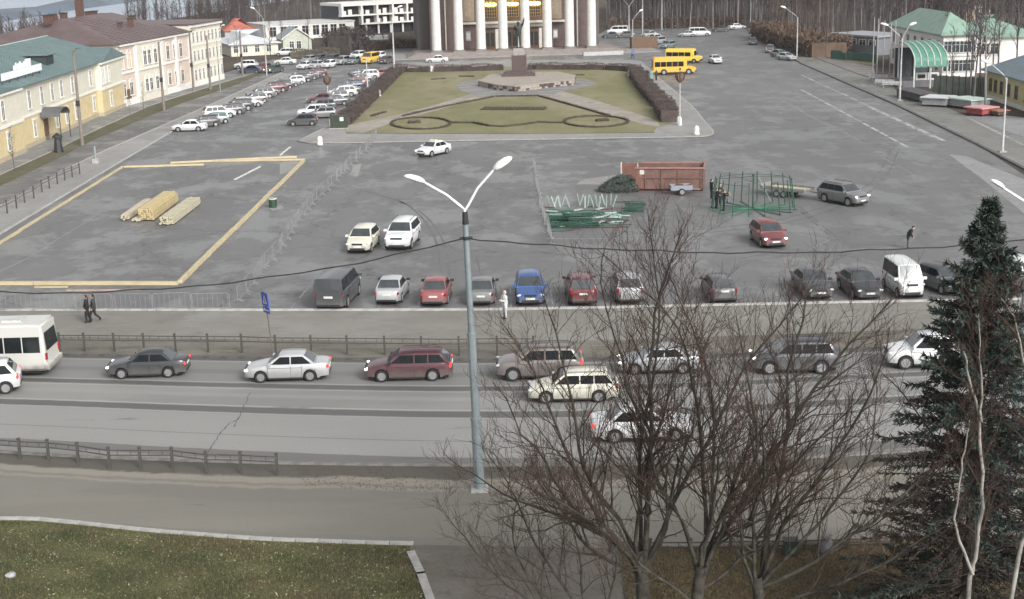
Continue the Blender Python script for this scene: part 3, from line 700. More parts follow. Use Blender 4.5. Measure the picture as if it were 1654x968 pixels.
house('metal_roofed_house', 'low cream house with a broad pale metal roof beside a bare tree', (374, 92), (450, 88), 72, 16, WALLC, SNOW, 2.4, (.1, .3, .55, .8), zfrac=(.3,), over=.6)
house('gabled_house', 'small pale green gabled house facing the car park', (458, 84), (504, 82), 65, 12, mat('pale_green_plaster', (.52, .54, .46), .8), SLATE, 2.3, (.3, .55), kind='front', zfrac=(.25,), wh=(.9, 1.5), winstyle='plain')
house('white_flat_building', 'long low white building with tall dark windows and flat roof', (430, 66), (573, 58), 42, 14, WHITE, mat('flat_roof_white', (.55, .55, .55), .7), 0, (.56, .66, .76, .86, .08, .2, .32, .44), kind='flat', zfrac=(.22,), wh=(1.6, 2.3), gm=DGLASS, over=.2)
# white modern block with balcony grid
a, c = G(553, 58), G(684, 50); f = Frame(a, c)
if f.v.y > 0: f.v = -f.v
hM = HT(553, 58, 11); L = f.L
rt = root_at('white_framed_block', a, 'modern block with a white balcony grid on its two upper floors', 'building')
b = MB(); f.box(b, .3, L - .3, -12, -1.6, 0, hM); b.build('wall', DGLASS, rt)
b = MB(); f.box(b, 0, L, -12, .1, hM + .01, hM + .7); b.build('roof', WHITE, rt)
z1, z2 = hM * .34, hM * .66
b = MB(); f.box(b, L * .27, L, -1.7, 0, z1, z1 + .35); b.build('floor_slab', WHITE, rt)
b = MB(); f.box(b, 0, L, -1.7, 0, z2 - .1, z2 + .25); b.build('floor_slab', WHITE, rt)
for i in range(6):
    u = .15 + (L - .3) * (0, .235, .425, .62, .8, .94)[i]
    b = MB(); f.box(b, u, u + .5, -1.6, .06, (z2 if i == 0 else z1), hM); b.build('pier', WHITE, rt)
b = MB(); f.box(b, L - .35, L, -1.6, .06, z1, hM); b.build('pier', WHITE, rt)
for i in range(14):
    u = L * (.02 + i * .07); 
    for zz, r in ((z2 + .25, 1), (z1 + .35, 0)):
        if r == 0 and u < L * .28: continue
        if (i % 3) == 2: continue
        b = MB(); f.box(b, u, u + L * .045, -.5, -.3, zz, zz + (1.3 if i % 2 else 1.0)); b.build('balcony_screen', WHITE, rt)
for i in range(5):
    u = L * (.3 + i * .15); b = MB(); f.box(b, u, u + .4, -1.0, -.6, 0, z1); b.build('pier', WHITE, rt)
# ---- right side houses
PG = mat('pale_green_roof', (.24, .36, .29), .5, .12, .6)
a, c = G(1521, 125), G(1612, 122.5); f = Frame(a, c)
if f.v.y > 0: f.v = -f.v
hR = HT(1521, 125, 56); L = f.L; DR = 27
rt = root_at('green_hipped_house', a, 'large white two-storey house with pale green hipped roofs behind the green canopy', 'building')
b = MB(); f.box(b, 0, L * .62, -DR, 0, 0, hR); b.build('wall', WHITE, rt)
b = MB(); f.box(b, L * .62 + .01, L * 1.9, -18, -5, 0, hR * .86); b.build('side_wall', WHITE, rt)
roof_hip(f, L * .62, L * 1.9, -18, -5, hR * .86 + .02, 3.0, .6).build('roof', PG, rt)
b = MB(); f.box(b, -.15, L * .62 + .1, -DR - .1, .2, hR - .4, hR); b.build('cornice', mat('grey_stucco', (.55, .56, .53), .8), rt)
b = MB(); f.box(b, -.12, L * .62 + .08, -DR - .08, .16, hR * .48, hR * .48 + .2); b.build('string_course', MT['grey_stucco'], rt)
for u in (.08, .22, .36, .5):
    for z in (.14, .58): window(rt, f, u * L, .02, hR * z, 1.1, hR * .25, 'plain', fm=MT['grey_stucco'])
for u in (.78, .95, 1.12): window(rt, f, u * L, -4.98, hR * .45, 1.2, hR * .25, 'plain')
fs_ = Frame(Vector(f.w(0, -DR, 0)), Vector(f.w(0, 0, 0)))
if fs_.v.x > 0: fs_.v = -fs_.v
roof_hip(fs_, 0, DR, -L * .62, 0, hR + .02, 3.0, .6, hip0=7, hip1=6).build('roof', PG, rt)
for i in range(7):
    for z in (.14, .58): window(rt, fs_, 2.2 + i * 3.7, .02, hR * z, 1.1, hR * .25, 'plain', fm=MT['grey_stucco'])
# yellow house far right
a, c = G(1592, 158), G(1662, 182); f = Frame(a, c)
if f.v.x > 0: f.v = -f.v
hY = HT(1592, 158, 112); f2 = f; L = 26
rt = root_at('yellow_house', a, 'low pale yellow house with blue-grey roof, at the far right edge', 'building')
YEL = mat('pale_yellow_plaster', (.58, .52, .3), .85, .06, 1)
b = MB(); f.box(b, 0, L, -11, 0, 0, hY); b.build('wall', YEL, rt)
b = MB(); f.box(b, -.05, L, -.2, .06, 0, .5); b.build('plinth', WHITE, rt)
roof_hip(f, 0, L, -11, 0, hY + .02, 3.0, .7).build('roof', mat('blue_grey_roof', (.16, .21, .24), .55, .12, .8), rt)
for u in (.07, .15, .24, .35, .46, .6, .75): window(rt, f, u * L, .02, hY * .32, .9, hY * .38, 'plain', fm=mat('window_brown', (.2, .16, .1), .7))
# yellowish blocks on the rise, top right
house('apartment_block', 'distant yellow apartment block with many windows at the top right corner', (1600, 44), (1662, 48), -14, 10, mat('ochre_plaster', (.55, .47, .33), .85), SLATE, 2, (.06, .18, .3, .42, .54, .66, .78, .9), zfrac=(.12, .42, .7), wh=(.8, 1.2), gm=DGLASS)
house('apartment_block', 'distant cream apartment block half hidden by bare trees', (1482, 30), (1558, 34), -10, 10, mat('ochre_plaster', (.55, .47, .33), .85), SLATE, 2, (.1, .25, .4, .55, .7, .85), zfrac=(.12, .42, .7), wh=(.8, 1.2), gm=DGLASS)
house('grey_pavilion', 'long low grey pavilion with a green fence strip at the edge of the woods', (1340, 84), (1416, 90), 56, 8, mat('pavilion_grey', (.16, .165, .18), .7), mat('pavilion_roof', (.30, .31, .33), .6), 0, (.1, .3, .5, .7, .9), kind='flat', zfrac=(.55,), wh=(1.6, .9), gm=DGLASS)
# ---- THEATRE
a, c = G(696, 92), G(971, 83.5)
ft = Frame(a, c)
if ft.v.y > 0: ft.v = -ft.v
L = ft.L
def uT(px): return (G(px, 88) - ft.a).dot(ft.u)
rt = root_at('theatre', a, 'large theatre with eight tall white columns before a dark red wall', 'building')
TB = mat('theatre_brown', (.115, .078, .072), .75, .15, .7); TC = mat('theatre_panel', (.30, .24, .19), .8, .08, 1)
COL = mat('white_column', (.62, .61, .58), .6, .08, 1.2); STEP = mat('granite_step', (.24, .205, .19), .7, .15, 1.5)
HCOL = 17.5; bay = (uT(963.5) - uT(704)) / 7; u_0 = uT(704)
b = MB(); ft.box(b, -2.2, L + 1.0, -46, -9.4, 0, HCOL + 5); b.build('wall', mat('theatre_body', (.115, .10, .095), .8), rt)
b = MB(); ft.box(b, u_0 - 1, u_0 + 7 * bay + 1, -9.3, -5.2, .9, HCOL); b.build('porch_wall', TB, rt)
for i, st in enumerate(((-5.5, 9, 1.5), (-4.4, 8, 1.2), (-3.3, 7, .9))):
    pass
for k in range(5):   # steps
    z = .16 * (5 - k); o = .9 + .55 * k
    b = MB(); ft.box(b, -3 - .5 * k, L + 3 + .5 * k, -9, o + .8, z - .16 + .002 * k, z); tag(b.build('step', STEP, rt))
b = MB(); ft.box(b, -9, L + 11, -9, 5.6, -.01, .14); b.build('terrace', mat('terrace', (.28, .26, .25), .7, .12, .8), rt)
ZB = .8
for i in range(8):
    u = u_0 + i * bay; p = ft.w(u, 0, 0)
    b = MB(); rr = .92
    b.lathe([(rr * 1.02, ZB + .45), (rr, ZB + 2), (rr * .97, ZB + 8), (rr * .86, HCOL - .6), (rr * 1.1, HCOL - .5), (rr * 1.1, HCOL)], 20, (p[0], p[1]))
    o = b.build('column', COL, rt, smooth=30)
    b = MB(); ft.box(b, u - 1.15, u + 1.15, -1.15, 1.15, ZB, ZB + .3); b.lathe([(1.1, ZB + .303), (1.1, ZB + .447)], 16, (p[0], p[1])); b.build('base', mat('column_base', (.2, .19, .18), .7), o)
b = MB(); ft.box(b, u_0 - 2, u_0 + 7 * bay + 2, -9.2, 1.6, HCOL + .003, HCOL + 3); b.build('entablature', COL, rt)
b = MB(); z = HCOL + 3.003
b.add([ft.w(u_0 - 2.4, 1.9, z), ft.w(u_0 + 7 * bay + 2.4, 1.9, z), ft.w(u_0 + 3.5 * bay, 1.9, z + 5), ft.w(u_0 - 2.4, -20, z), ft.w(u_0 + 7 * bay + 2.4, -20, z), ft.w(u_0 + 3.5 * bay, -20, z + 5)], [(0, 1, 2), (5, 4, 3), (0, 2, 5, 3), (2, 1, 4, 5), (0, 3, 4, 1)]); b.build('pediment', COL, rt)
for s in (-1, 1):   # pale strips on the recessed end bays
    u = u_0 + 3.5 * bay + s * 3.02 * bay
    b = MB(); ft.box(b, u - .12, u + .12, -5.19, -5.05, ZB, HCOL); b.build('pilaster', COL, rt)
GRILLE = mat('golden_grille', (.5, .33, .12), .4, .2, 3, metal=.4)
LIT = mat('lit_lamp', (1, .8, .35), .4, 0, 1, emit=(1, .72, .22), es=4)
for i in range(1, 6):
    um = u_0 + (i + .5) * bay; v = -5.19
    door_bay = i in (2, 3, 4)
    # ledge across
    b = MB(); ft.box(b, um - bay * .42, um + bay * .42, v, v + .9, ZB + 5.0, ZB + 5.4); b.build('ledge', COL, rt)
    if door_bay:
        b = MB(); ft.box(b, um - bay * .42, um + bay * .42, v, v + .5, ZB + 4.2, ZB + 4.995); b.build('canopy', mat('canopy_grey', (.3, .29, .28), .7), rt)
        dd = MB(); ft.box(dd, um - .95, um + .95, v, v + .08, ZB, ZB + 3.6); dd = dd.build('door', WOOD, rt)
        for s in (-1, 1):
            b = MB(); ft.box(b, um + s * .48 - .36, um + s * .48 + .36, v + .083, v + .1, ZB + .5, ZB + 3.2); b.build('pane', DGLASS, dd)
            b = MB(); ft.box(b, um + s * 1.35 - .3, um + s * 1.35 + .3, v, v + .2, ZB, ZB + 3.9); b.build('door_surround', COL, rt)
        b = MB(); ft.box(b, um - bay * .32, um + bay * .32, v, v + .06, ZB + 6.2, ZB + 14.5); w_ = b.build('window', DGLASS, rt)
        b = MB(); g0 = um - bay * .32; gw = bay * .64
        for k in range(7): ft.box(b, g0 + gw * k / 6 - .04, g0 + gw * k / 6 + .04, v + .063, v + .12, ZB + 6.2, ZB + 14.5)
        for k in range(14): z = ZB + 6.2 + k * .63; ft.box(b, g0, g0 + gw, v + .125, v + .16, z, z + .07)
        b.build('grille', GRILLE, w_)
    else:
        b = MB(); ft.box(b, um - bay * .3, um + bay * .3, v, v + .05, ZB + 5.6, ZB + 14); w_ = b.build('wall_panel', TC, rt)
        b = MB(); ft.box(b, um - bay * .14, um + bay * .14, v + .053, v + .12, ZB + 6.5, ZB + 11.5); b.build('niche', mat('niche', (.38, .31, .25), .8), w_)
        b = MB(); ft.box(b, um - .5, um + .5, v, v + .1, ZB + 1.7, ZB + 3.6); pz = b.build('poster', mat('poster_grey', (.32, .32, .34) if i == 1 else (.6, .6, .6), .6), rt)
        b = MB(); ft.box(b, um - .36, um + .36, v + .103, v + .12, ZB + 2.0, ZB + 3.3); b.build('sheet', mat('poster_a' if i == 1 else 'poster_b', (.55, .57, .6) if i == 1 else (.85, .85, .85), .6), pz)
for i, um in ((2, 'first'), (3, 'middle'), (4, 'last')):
    u = u_0 + (i + .5) * bay; p = Vector(ft.w(u, -2.2, 9.6))
    ch = empty('chandelier', p); tag(ch, {'first': 'lit golden chandelier between the third and fourth theatre columns', 'middle': 'lit golden chandelier between the two middle theatre columns', 'last': 'lit golden chandelier between the fifth and sixth theatre columns'}[um], 'chandelier', 'lit chandeliers hanging in the theatre portico')
    b = MB(); b.tube([(0, 0, .5), (0, 0, HCOL - 9.6)], .05, 5); b.tube([(0, 0, -.5), (0, 0, .6)], .12, 6); b.build('rod', GRILLE, ch)
    b = MB()
    for k in range(8):
        t = k * math.pi / 4; b.tube([(0, 0, -.3), (math.cos(t) * .5, math.sin(t) * .5, -.55), (math.cos(t) * .85, math.sin(t) * .85, -.2)], .04, 4)
    b.build('arm', GRILLE, ch)
    for k in range(8):
        t = k * math.pi / 4; b = MB(); x, y = math.cos(t) * .85, math.sin(t) * .85
        b.lathe([(.02, -.3), (.3, -.15), (.36, .05), (.2, .3), (.02, .36)], 8, (x, y)); b.build('lamp_globe', LIT, ch, smooth=60)
# low wall beside the steps on the right
b = MB(); p, q = G(942, 90.5), G(1006, 88); c = (p + q) / 2; b.box(c.x, c.y, .35, (q - p).length, .8, .7, math.atan2(q.y - p.y, q.x - p.x))
w_ = tag(b.build('low_wall', mat('pale_stone', (.42, .42, .41), .7)), 'low pale stone wall beside the theatre steps', 'wall')
# ================================================================ VEHICLES
TYRE = mat('tyre_rubber', (.022, .022, .024), .85, .2, 8)
RIM = mat('wheel_alloy', (.36, .36, .36), .4, .15, 8, metal=.6)
CHROME = mat('chrome', (.6, .6, .6), .2, .05, 3, metal=.9)
BLACK = mat('black_trim', (.025, .025, .027), .55, .2, 5)
UNDER = mat('underbody', (.012, .012, .012), .95, .1, 2)
AUTOG = mat('car_glass', (.012, .015, .017), .15, .3, 1.2, spec=.14)
HEADL = mat('headlight_lens', (.7, .72, .74), .15, .1, 8); HLIT = mat('headlight_lit', (1, .98, .9), .3, 0, 1, emit=(1, .95, .82), es=1.6)
TAILL = mat('taillight_lens', (.32, .02, .02), .25, .1, 8); TLIT = mat('taillight_lit', (.9, .05, .05), .3, 0, 1, emit=(1, .08, .06), es=.5)
AMBER = mat('amber_lens', (.7, .25, .03), .3, .1, 8)
PLATE = mat('number_plate_white', (.62, .62, .6), .6, .05, 8)
def lerp(a, b, t): return a + (b - a) * t
def interp(prof, x):
    if x <= prof[0][0]: return prof[0][1]
    for (x0, y0), (x1, y1) in zip(prof[:-1], prof[1:]):
        if x <= x1: return y0 + (y1 - y0) * (x - x0) / max(1e-6, x1 - x0)
    return prof[-1][1]
TYPES = {
 # L, W, H, wheelbase, wheel r, front axle x offset from nose, profile (x from nose 0..1 -> top of lower body), cabin (windscreen base, roof front, roof rear, rear glass base), belt
 'sedan': dict(L=4.45, W=1.72, H=1.47, wb=2.6, r=.31, fo=.86, top=[(0, .60), (.02, .70), (.06, .78), (.2, .90), (.29, .96), (.8, 1.0), (.93, 1.0), (.985, .95), (1, .80)], cab=(.27, .43, .70, .85), belt=.93),
 'hatch': dict(L=3.95, W=1.70, H=1.52, wb=2.48, r=.30, fo=.80, top=[(0, .62), (.03, .74), (.08, .82), (.22, .94), (.28, .98), (.9, 1.0), (.985, .98), (1, .80)], cab=(.24, .42, .86, .975), belt=.95),
 'wagon': dict(L=4.55, W=1.76, H=1.52, wb=2.65, r=.32, fo=.88, top=[(0, .62), (.02, .72), (.06, .80), (.2, .92), (.27, .98), (.9, 1.02), (.985, 1.0), (1, .82)], cab=(.25, .41, .87, .975), belt=.95),
 'suv': dict(L=4.5, W=1.83, H=1.70, wb=2.65, r=.36, fo=.86, top=[(0, .74), (.02, .88), (.06, .98), (.2, 1.06), (.27, 1.10), (.9, 1.14), (.985, 1.12), (1, .90)], cab=(.24, .39, .88, .975), belt=1.08),
 'van': dict(L=4.9, W=1.9, H=1.95, wb=3.0, r=.35, fo=.90, top=[(0, .72), (.02, .90), (.06, 1.0), (.16, 1.12), (.2, 1.2), (.95, 1.22), (1, 1.2)], cab=(.14, .30, .975, .998), belt=1.18),
 'kei': dict(L=3.5, W=1.5, H=1.88, wb=2.45, r=.28, fo=.55, top=[(0, .70), (.02, .88), (.08, 1.0), (.15, 1.04), (.95, 1.06), (1, 1.0)], cab=(.10, .24, .97, .998), belt=1.02),
}
CARM = {}
def car_meshes(kind):
    if kind in CARM: return CARM[kind]
    T = TYPES[kind]; L, W, H = T['L'], T['W'], T['H']; r = T['r']; xf = L / 2 - T['fo']; xr = xf - T['wb']; zs = .19 if kind != 'suv' else .24
    ar = r + .055
    xs = set()
    for i in range(25): xs.add(round(-L / 2 + L * i / 24, 3))
    for xc in (xf, xr):
        for k in range(9): xs.add(round(xc + ar * math.cos(math.pi * k / 8), 3))
        xs.add(round(xc + ar + .02, 3)); xs.add(round(xc - ar - .02, 3))
    for e in (.02, .06, .11): xs.add(round(L / 2 - e, 3)); xs.add(round(-L / 2 + e, 3))
    xs = sorted(xs); b = MB(); vs = []; K = 8
    for x in xs:
        t = (L / 2 - x) / L; zt = interp(T['top'], t); e = abs(x) / (L / 2)
        w = W / 2 * (1 - .16 * e ** 7 - .03 * e ** 2)
        endd = min(L / 2 - x, x + L / 2)
        zb = zs + (.10 if endd < .5 else 0)
        for xc in (xf, xr):
            if abs(x - xc) <= ar + .001: zb = max(zb, r + math.sqrt(max(0, ar * ar - (x - xc) ** 2)))
        tuck = .0 if endd > .15 else (.15 - endd) * .35
        w -= tuck
        ci = T['belt'] - .06 if (L / 2 - L * T['cab'][3]) + .02 < x < (L / 2 - L * T['cab'][0]) - .02 else 99
        vs += [(x, w * .97, zb), (x, w, max(zb + .015, zb + (zt - zb) * .25)), (x, w * 1.0, max(zb + .03, lerp(zs, zt, .55))), (x, w * .985, max(zb + .04, zt - .10)), (x, w * .93, max(zb + .05, zt - .025)), (x, w * .8, min(zt, ci)), (x, w * .45, min(zt + .022, ci)), (x, 0, min(zt + .03, ci))]
    n = len(xs); vs2 = [(x, -y, z) for x, y, z in vs]
    fs = []
    for i in range(n - 1):
        for k in range(K - 1): fs.append((i * K + k, (i + 1) * K + k, (i + 1) * K + k + 1, i * K + k + 1))
    b.add(vs, fs); o = len(b.v); b.add(vs2, [tuple(reversed(f)) for f in fs])
    for i in (0, n - 1):   # end caps
        f = [i * K + k for k in range(K)]; g = [o + i * K + k for k in range(K - 2, -1, -1)]; b.f.append(tuple(f + g)); b.m.append(0)
    # cabin
    c0, c1, c2, c3 = [L / 2 - L * q for q in T['cab']]; zb = T['belt'] - .02; w1 = W / 2 * .93; w2 = W / 2 * (.74 if kind not in ('van', 'kei') else .82)
    zr = H - .03
    def hw(z): return lerp(w1, w2, max(0, min(1, (z - zb) / (zr - zb))))
    prof = [(c3, zb - .05), (c3, zb + .02), (lerp(c3, c2, .5), lerp(zb, zr, .54)), (c2, zr - .01), (lerp(c2, c1, .25), zr + .02), (lerp(c2, c1, .6), zr + .025), (c1, zr - .02), (lerp(c1, c0, .5), lerp(zr, zb, .46)), (c0, zb + .02), (c0 + .02, zb - .05)]
    # box section columns along x between base line and roof line
    m = len(prof); vv = []
    for i, (x, z) in enumerate(prof):
        h = hw(z); xb = max(min(x, c0), c3)
        ed = .06 if 3 <= i <= 6 else 0
        vv += [(xb, w1 * .99, zb - .06), (x, h, z - ed), (x, h - (.07 if ed else .0) - .001, z), (x, 0, z + (.03 if ed else 0))]
    ff = []
    for i in range(m - 1):
        for k in range(3): ff.append((i * 4 + k, (i + 1) * 4 + k, (i + 1) * 4 + k + 1, i * 4 + k + 1))
    b.add(vv, ff); b.add([(x, -y, z) for x, y, z in vv], [tuple(reversed(f)) for f in ff])
    body = b.mesh('body'); body.materials.append(BLACK); fixn(body); body.polygons.foreach_set('use_smooth', [True] * len(body.polygons)); body.set_sharp_from_angle(angle=math.radians(38))
    parts = [('body', body, 'paint')]
    def pl(name, quads, m_, th=.012):
        q = MB()
        for pts in quads:
            pts = [Vector(p) for p in pts]; nrm = (pts[1] - pts[0]).cross(pts[2] - pts[0]).normalized(); cen = sum(pts, Vector()) / len(pts)
            if nrm.dot(cen - Vector((0, 0, zb - .5))) < 0: nrm = -nrm
            k = len(pts); q.add([p + nrm * th for p in pts] + [p - nrm * .02 for p in pts], [tuple(range(k)), tuple(range(2 * k - 1, k - 1, -1))] + [(i, (i + 1) % k, k + (i + 1) % k, k + i) for i in range(k)])
        me = q.mesh(name); me.materials.append(m_); fixn(me); parts.append((name, me, None))
    SCREEN = mat('screen_glass', (.05, .058, .062), .06, .3, 1.2, spec=1.0)
    def ws(xa, xb_, name):   # screens between base xa and roof xb
        z0, z1 = zb + .07, zr - .06; t0 = (z0 - zb) / (zr - zb); t1 = (z1 - zb) / (zr - zb)
        x0, x1 = lerp(xa, xb_, t0), lerp(xa, xb_, t1); ym, xm, zm = .5, lerp(x0, x1, .5), (z0 + z1) / 2
        pl(name, [[(x0, -(hw(z0) - .07), z0 + .012), (x0, hw(z0) - .07, z0 + .012), (x1, hw(z1) - .09, z1 + .012), (x1, -(hw(z1) - .09), z1 + .012)]], SCREEN, .02)
    ws(c0, c1, 'windscreen'); ws(c3, c2, 'rear_window')
    # side windows
    z0, z1 = zb + .06, zr - .10; off = .012
    def sx(xa, xb_, z): return lerp(xa, xb_, (z - zb) / (zr - zb))
    f0, f1 = sx(c0, c1, z0) - .12, sx(c0, c1, z1) - .10
    r0, r1 = sx(c3, c2, z0) + .12, sx(c3, c2, z1) + .10
    pil = [lerp(f1, r1, .46)] if kind in ('hatch', 'sedan') else [lerp(f1, r1, .36), lerp(f1, r1, .70)]
    if kind == 'kei': pil = [lerp(f1, r1, .33), lerp(f1, r1, .68)]
    for s in (1, -1):
        edges = [(f0, f1)] + [(p, p) for p in pil] + [(r0, r1)]
        for (a0, a1), (b0, b1) in zip(edges[:-1], edges[1:]):
            a0 -= .035; a1 -= .035; b0 += .035; b1 += .035
            pl('side_window', [[(a0, s * hw(z0), z0), (b0, s * hw(z0), z0), (b1, s * hw(z1), z1), (a1, s * hw(z1), z1)]], AUTOG, .012)
    def bx(name, boxes, m_):
        q = MB()
        for bb in boxes: q.b2(*bb)
        me = q.mesh(name); me.materials.append(m_); fixn(me); parts.append((name, me, None))
    wl = W / 2; zl = interp(T['top'], .03)
    def lamp(name, x, y, z, sx_, sy_, sz_, mname, lit):
        q = MB(); q.box(0, 0, 0, sx_, sy_, sz_, 0, Matrix.Shear('XY', 3, (0, 0)).to_4x4() if False else None)
        me = bpy.data.meshes.new(name); bm = bmesh.new(); bm.from_mesh(q.mesh('x')); bmesh.ops.bevel(bm, geom=bm.edges[:], offset=min(sx_, sy_, sz_) * .3, segments=2, affect='EDGES'); 
        bmesh.ops.transform(bm, matrix=Matrix.Translation((x, y, z)) @ Matrix.Rotation(math.copysign(.55, y) * (-1 if x > 0 else 1), 4, 'Z'), verts=bm.verts); bm.to_mesh(me); bm.free(); me.materials.append(m_ := (HEADL if mname == 'h' else TAILL)); parts.append((name, me, lit))
    for s in (1, -1): lamp('headlight', L / 2 - .13, s * (wl * .72), zl - .05, .15, .36, .11, 'h', 'head')
    for s in (1, -1):
        if kind in ('suv', 'wagon', 'van', 'hatch', 'kei'): lamp('taillight', -L / 2 + .09, s * (wl * .83), T['belt'] - .12, .12, .14, .30, 't', 'tail')
        else: lamp('taillight', -L / 2 + .10, s * (wl * .74), .80, .14, .36, .17, 't', 'tail')
    bx('grille', [(L / 2 - .06, -wl * .42, zl - .12, L / 2 + .012, wl * .42, zl - .01)], BLACK)
    bx('bumper_intake', [(L / 2 - .12, -wl * .6, .27, L / 2 + .018, wl * .6, .42)], BLACK)
    bx('number_plate', [(L / 2 + .0, -.26, .44, L / 2 + .035, .26, .55)], PLATE)
    zp = .88 if kind in ('hatch', 'van', 'suv', 'wagon', 'kei') else .74
    bx('number_plate', [(-L / 2 - .03, -.26, zp - .1, -L / 2 + .05, .26, zp + .02)], PLATE)
    bx('sill_trim', [(xr + ar + .02, s * (wl - .02) - .02, zs - .01, xf - ar - .02, s * (wl - .02) + .02, zs + .07) for s in (1, -1)], BLACK)
    bx('bumper_trim', [(-L / 2 - .012, -wl * .72, .28, -L / 2 + .14, wl * .72, .40)], BLACK)
    q = MB(); q.b2(-L / 2 + .25, -wl * .86, .16, L / 2 - .25, wl * .86, zb - .15) if False else q.b2(-L / 2 + .2, -wl * .80, .17, L / 2 - .2, wl * .80, .5)
    me = q.mesh('underbody'); me.materials.append(UNDER); fixn(me); parts.append(('underbody', me, None))
    # door seams
    q = MB(); xd = [f0 + .15] + pil[:2] + [xr + ar + .05 if kind != 'hatch' else xr + ar]
    for s in (1, -1):
        for x in xd: q.b2(x - .008, s * (wl + .001), zs + .08, x + .008, s * (wl - .03), zb - .03)
        q.b2(xd[-1], s * (wl + .004), zb - .13, xd[0], s * (wl - .02), zb - .115)
    me = q.mesh('door_seam'); me.materials.append(BLACK); parts.append(('door_seam', me, None))
    for s in (1, -1):
        q = MB(); q.box(f0 + .02, s * (wl * .93 + .12), zb + .12, .12, .22, .15); me = q.mesh('wing_mirror'); me.materials.append(BLACK); fixn(me); parts.append(('wing_mirror', me, 'mirror'))
    if kind in ('suv', 'wagon'):
        for s in (1, -1):
            q = MB(); q.tube([(c1 - .1, s * (w2 - .06), zr + .0), (c1 - .2, s * (w2 - .06), zr + .07), (c2 + .2, s * (w2 - .06), zr + .07), (c2 + .1, s * (w2 - .06), zr)], .018, 5); me = q.mesh('roof_rail'); me.materials.append(BLACK); parts.append(('roof_rail', me, None))
    # wheels
    q = MB(); n = 18; wd = .2
    prf = [(r * .62, -wd / 2), (r * .95, -wd / 2), (r, -wd / 2 + .03), (r, wd / 2 - .03), (r * .95, wd / 2), (r * .62, wd / 2)]
    q.lathe(prf, n); wm = q.mesh('wheel'); wm.materials.append(TYRE); fixn(wm)
    q = MB(); q.lathe([(r * .6, wd / 2 - .05), (r * .66, wd / 2 + .004)], n); 
    for k in range(5):
        t = k * 2 * math.pi / 5; q.box(math.cos(t) * r * .33, math.sin(t) * r * .33, wd / 2 + .006, r * .62, r * .17, .02, t)
    q.lathe([(r * .14, wd / 2), (r * .12, wd / 2 + .03)], 10); rmm = q.mesh('rim'); rmm.materials.append(RIM); fixn(rmm)
    wheels = [(x, s * (wl - .115), s) for x in (xf, xr) for s in (1, -1)]
    CARM[kind] = (parts, wm, rmm, wheels, r); return CARM[kind]
COLS = {
 'white': ((.74, .75, .76), 0), 'cream': ((.70, .68, .58), 0), 'silver': ((.46, .47, .49), .45), 'pale_silver': ((.58, .59, .60), .35), 'grey': ((.22, .225, .23), .35),
 'dark_grey': ((.085, .09, .10), .3), 'black': ((.022, .023, .027), .1), 'red': ((.20, .045, .05), .15), 'dark_red': ((.13, .022, .028), .15), 'maroon': ((.095, .028, .04), .3), 'blue': ((.055, .13, .34), .3),
 'dark_blue': ((.03, .045, .09), .3), 'beige': ((.34, .32, .29), .35), 'green': ((.05, .09, .07), .3), 'taupe': ((.23, .205, .195), .35), 'yellow': ((.75, .48, .06), 0), 'pink_red': ((.30, .085, .09), .1), 'charcoal': ((.045, .048, .055), .3), 'purple': ((.10, .065, .09), .35), 'teal': ((.22, .30, .31), .35)}
GREY_HUB = RIM
SHADOWS = []
def car(kind, col, px, py, ang, label, lit='', sc=1.0, group=None, cat='car', name='parked_car', detail=2, near=True):
    """px,py: picture point of the car's lowest visible edge; ang: heading"""
    parts, wm, rmm, wheels, r = car_meshes(kind); T = TYPES[kind]; L, W = T['L'] * sc, T['W'] * sc
    p = G(px, py); 
    if near: d = abs(L / 2 * math.sin(ang)) + abs(W / 2 * math.cos(ang)); p = p + Vector((p.x, p.y, 0)).normalized() * d * .93
    root = empty(name, (p.x, p.y, .012 if name != 'x' else 0), ang, sc); tag(root, label, cat, group)
    c, me_ = COLS[col]; pm = paint('car_paint_' + col, c, metal=me_)
    for nm, me, k in parts:
        if detail < 2 and nm in ('door_seam', 'sill_trim', 'bumper_trim', 'bumper_intake', 'roof_rail') : continue
        if detail < 1 and nm in ('grille', 'number_plate', 'wing_mirror'): continue
        o = link(nm, me, root); m_ = None
        if k == 'paint': m_ = pm
        elif k == 'mirror' and col not in ('black', 'maroon') and not (name == 'parked_car' and kind == 'sedan'): m_ = pm
        elif k == 'head' and 'h' in lit: m_ = HLIT
        elif k == 'tail' and 't' in lit: m_ = TLIT
        if m_: o.material_slots[0].link = 'OBJECT'; o.material_slots[0].material = m_
    for x, y, s in wheels:
        w = link('wheel', wm, root, (x, y, r)); w.rotation_euler = (-math.pi / 2 * s, 0, 0) if s > 0 else (math.pi / 2, 0, 0)
        link('rim', rmm, w)
    return root
PI = math.pi
# --- traffic on the main road
tr = 'cars in traffic on the main road'
car('sedan', 'charcoal', 242, 612, PI + .03, 'dark grey sedan in traffic behind the white bus', 'ht', .93, tr, name='moving_car')
car('sedan', 'pale_silver', 467, 618, PI + .02, 'silver sedan in traffic with lit headlights, below the blue road sign', 'ht', .97, tr, name='moving_car')
car('wagon', 'maroon', 662, 617, PI, 'maroon estate car in traffic just before the big lamp post', 'ht', .98, tr, name='moving_car')
car('suv', 'taupe', 872, 616, PI - .01, 'grey-brown crossover in traffic just past the big lamp post', 't', .98, tr, name='moving_car')
car('sedan', 'silver', 1064, 606, PI - .02, 'silver sedan in traffic behind the bare tree branches', 'ht', .95, tr, name='moving_car')
car('suv', 'dark_grey', 1282, 606, PI - .03, 'dark grey off-roader in traffic between the bare trees', 'h', .98, tr, name='moving_car')
car('suv', 'white', 1500, 598, PI - .05, 'white crossover half hidden by the spruce', '', 1, tr, name='moving_car')
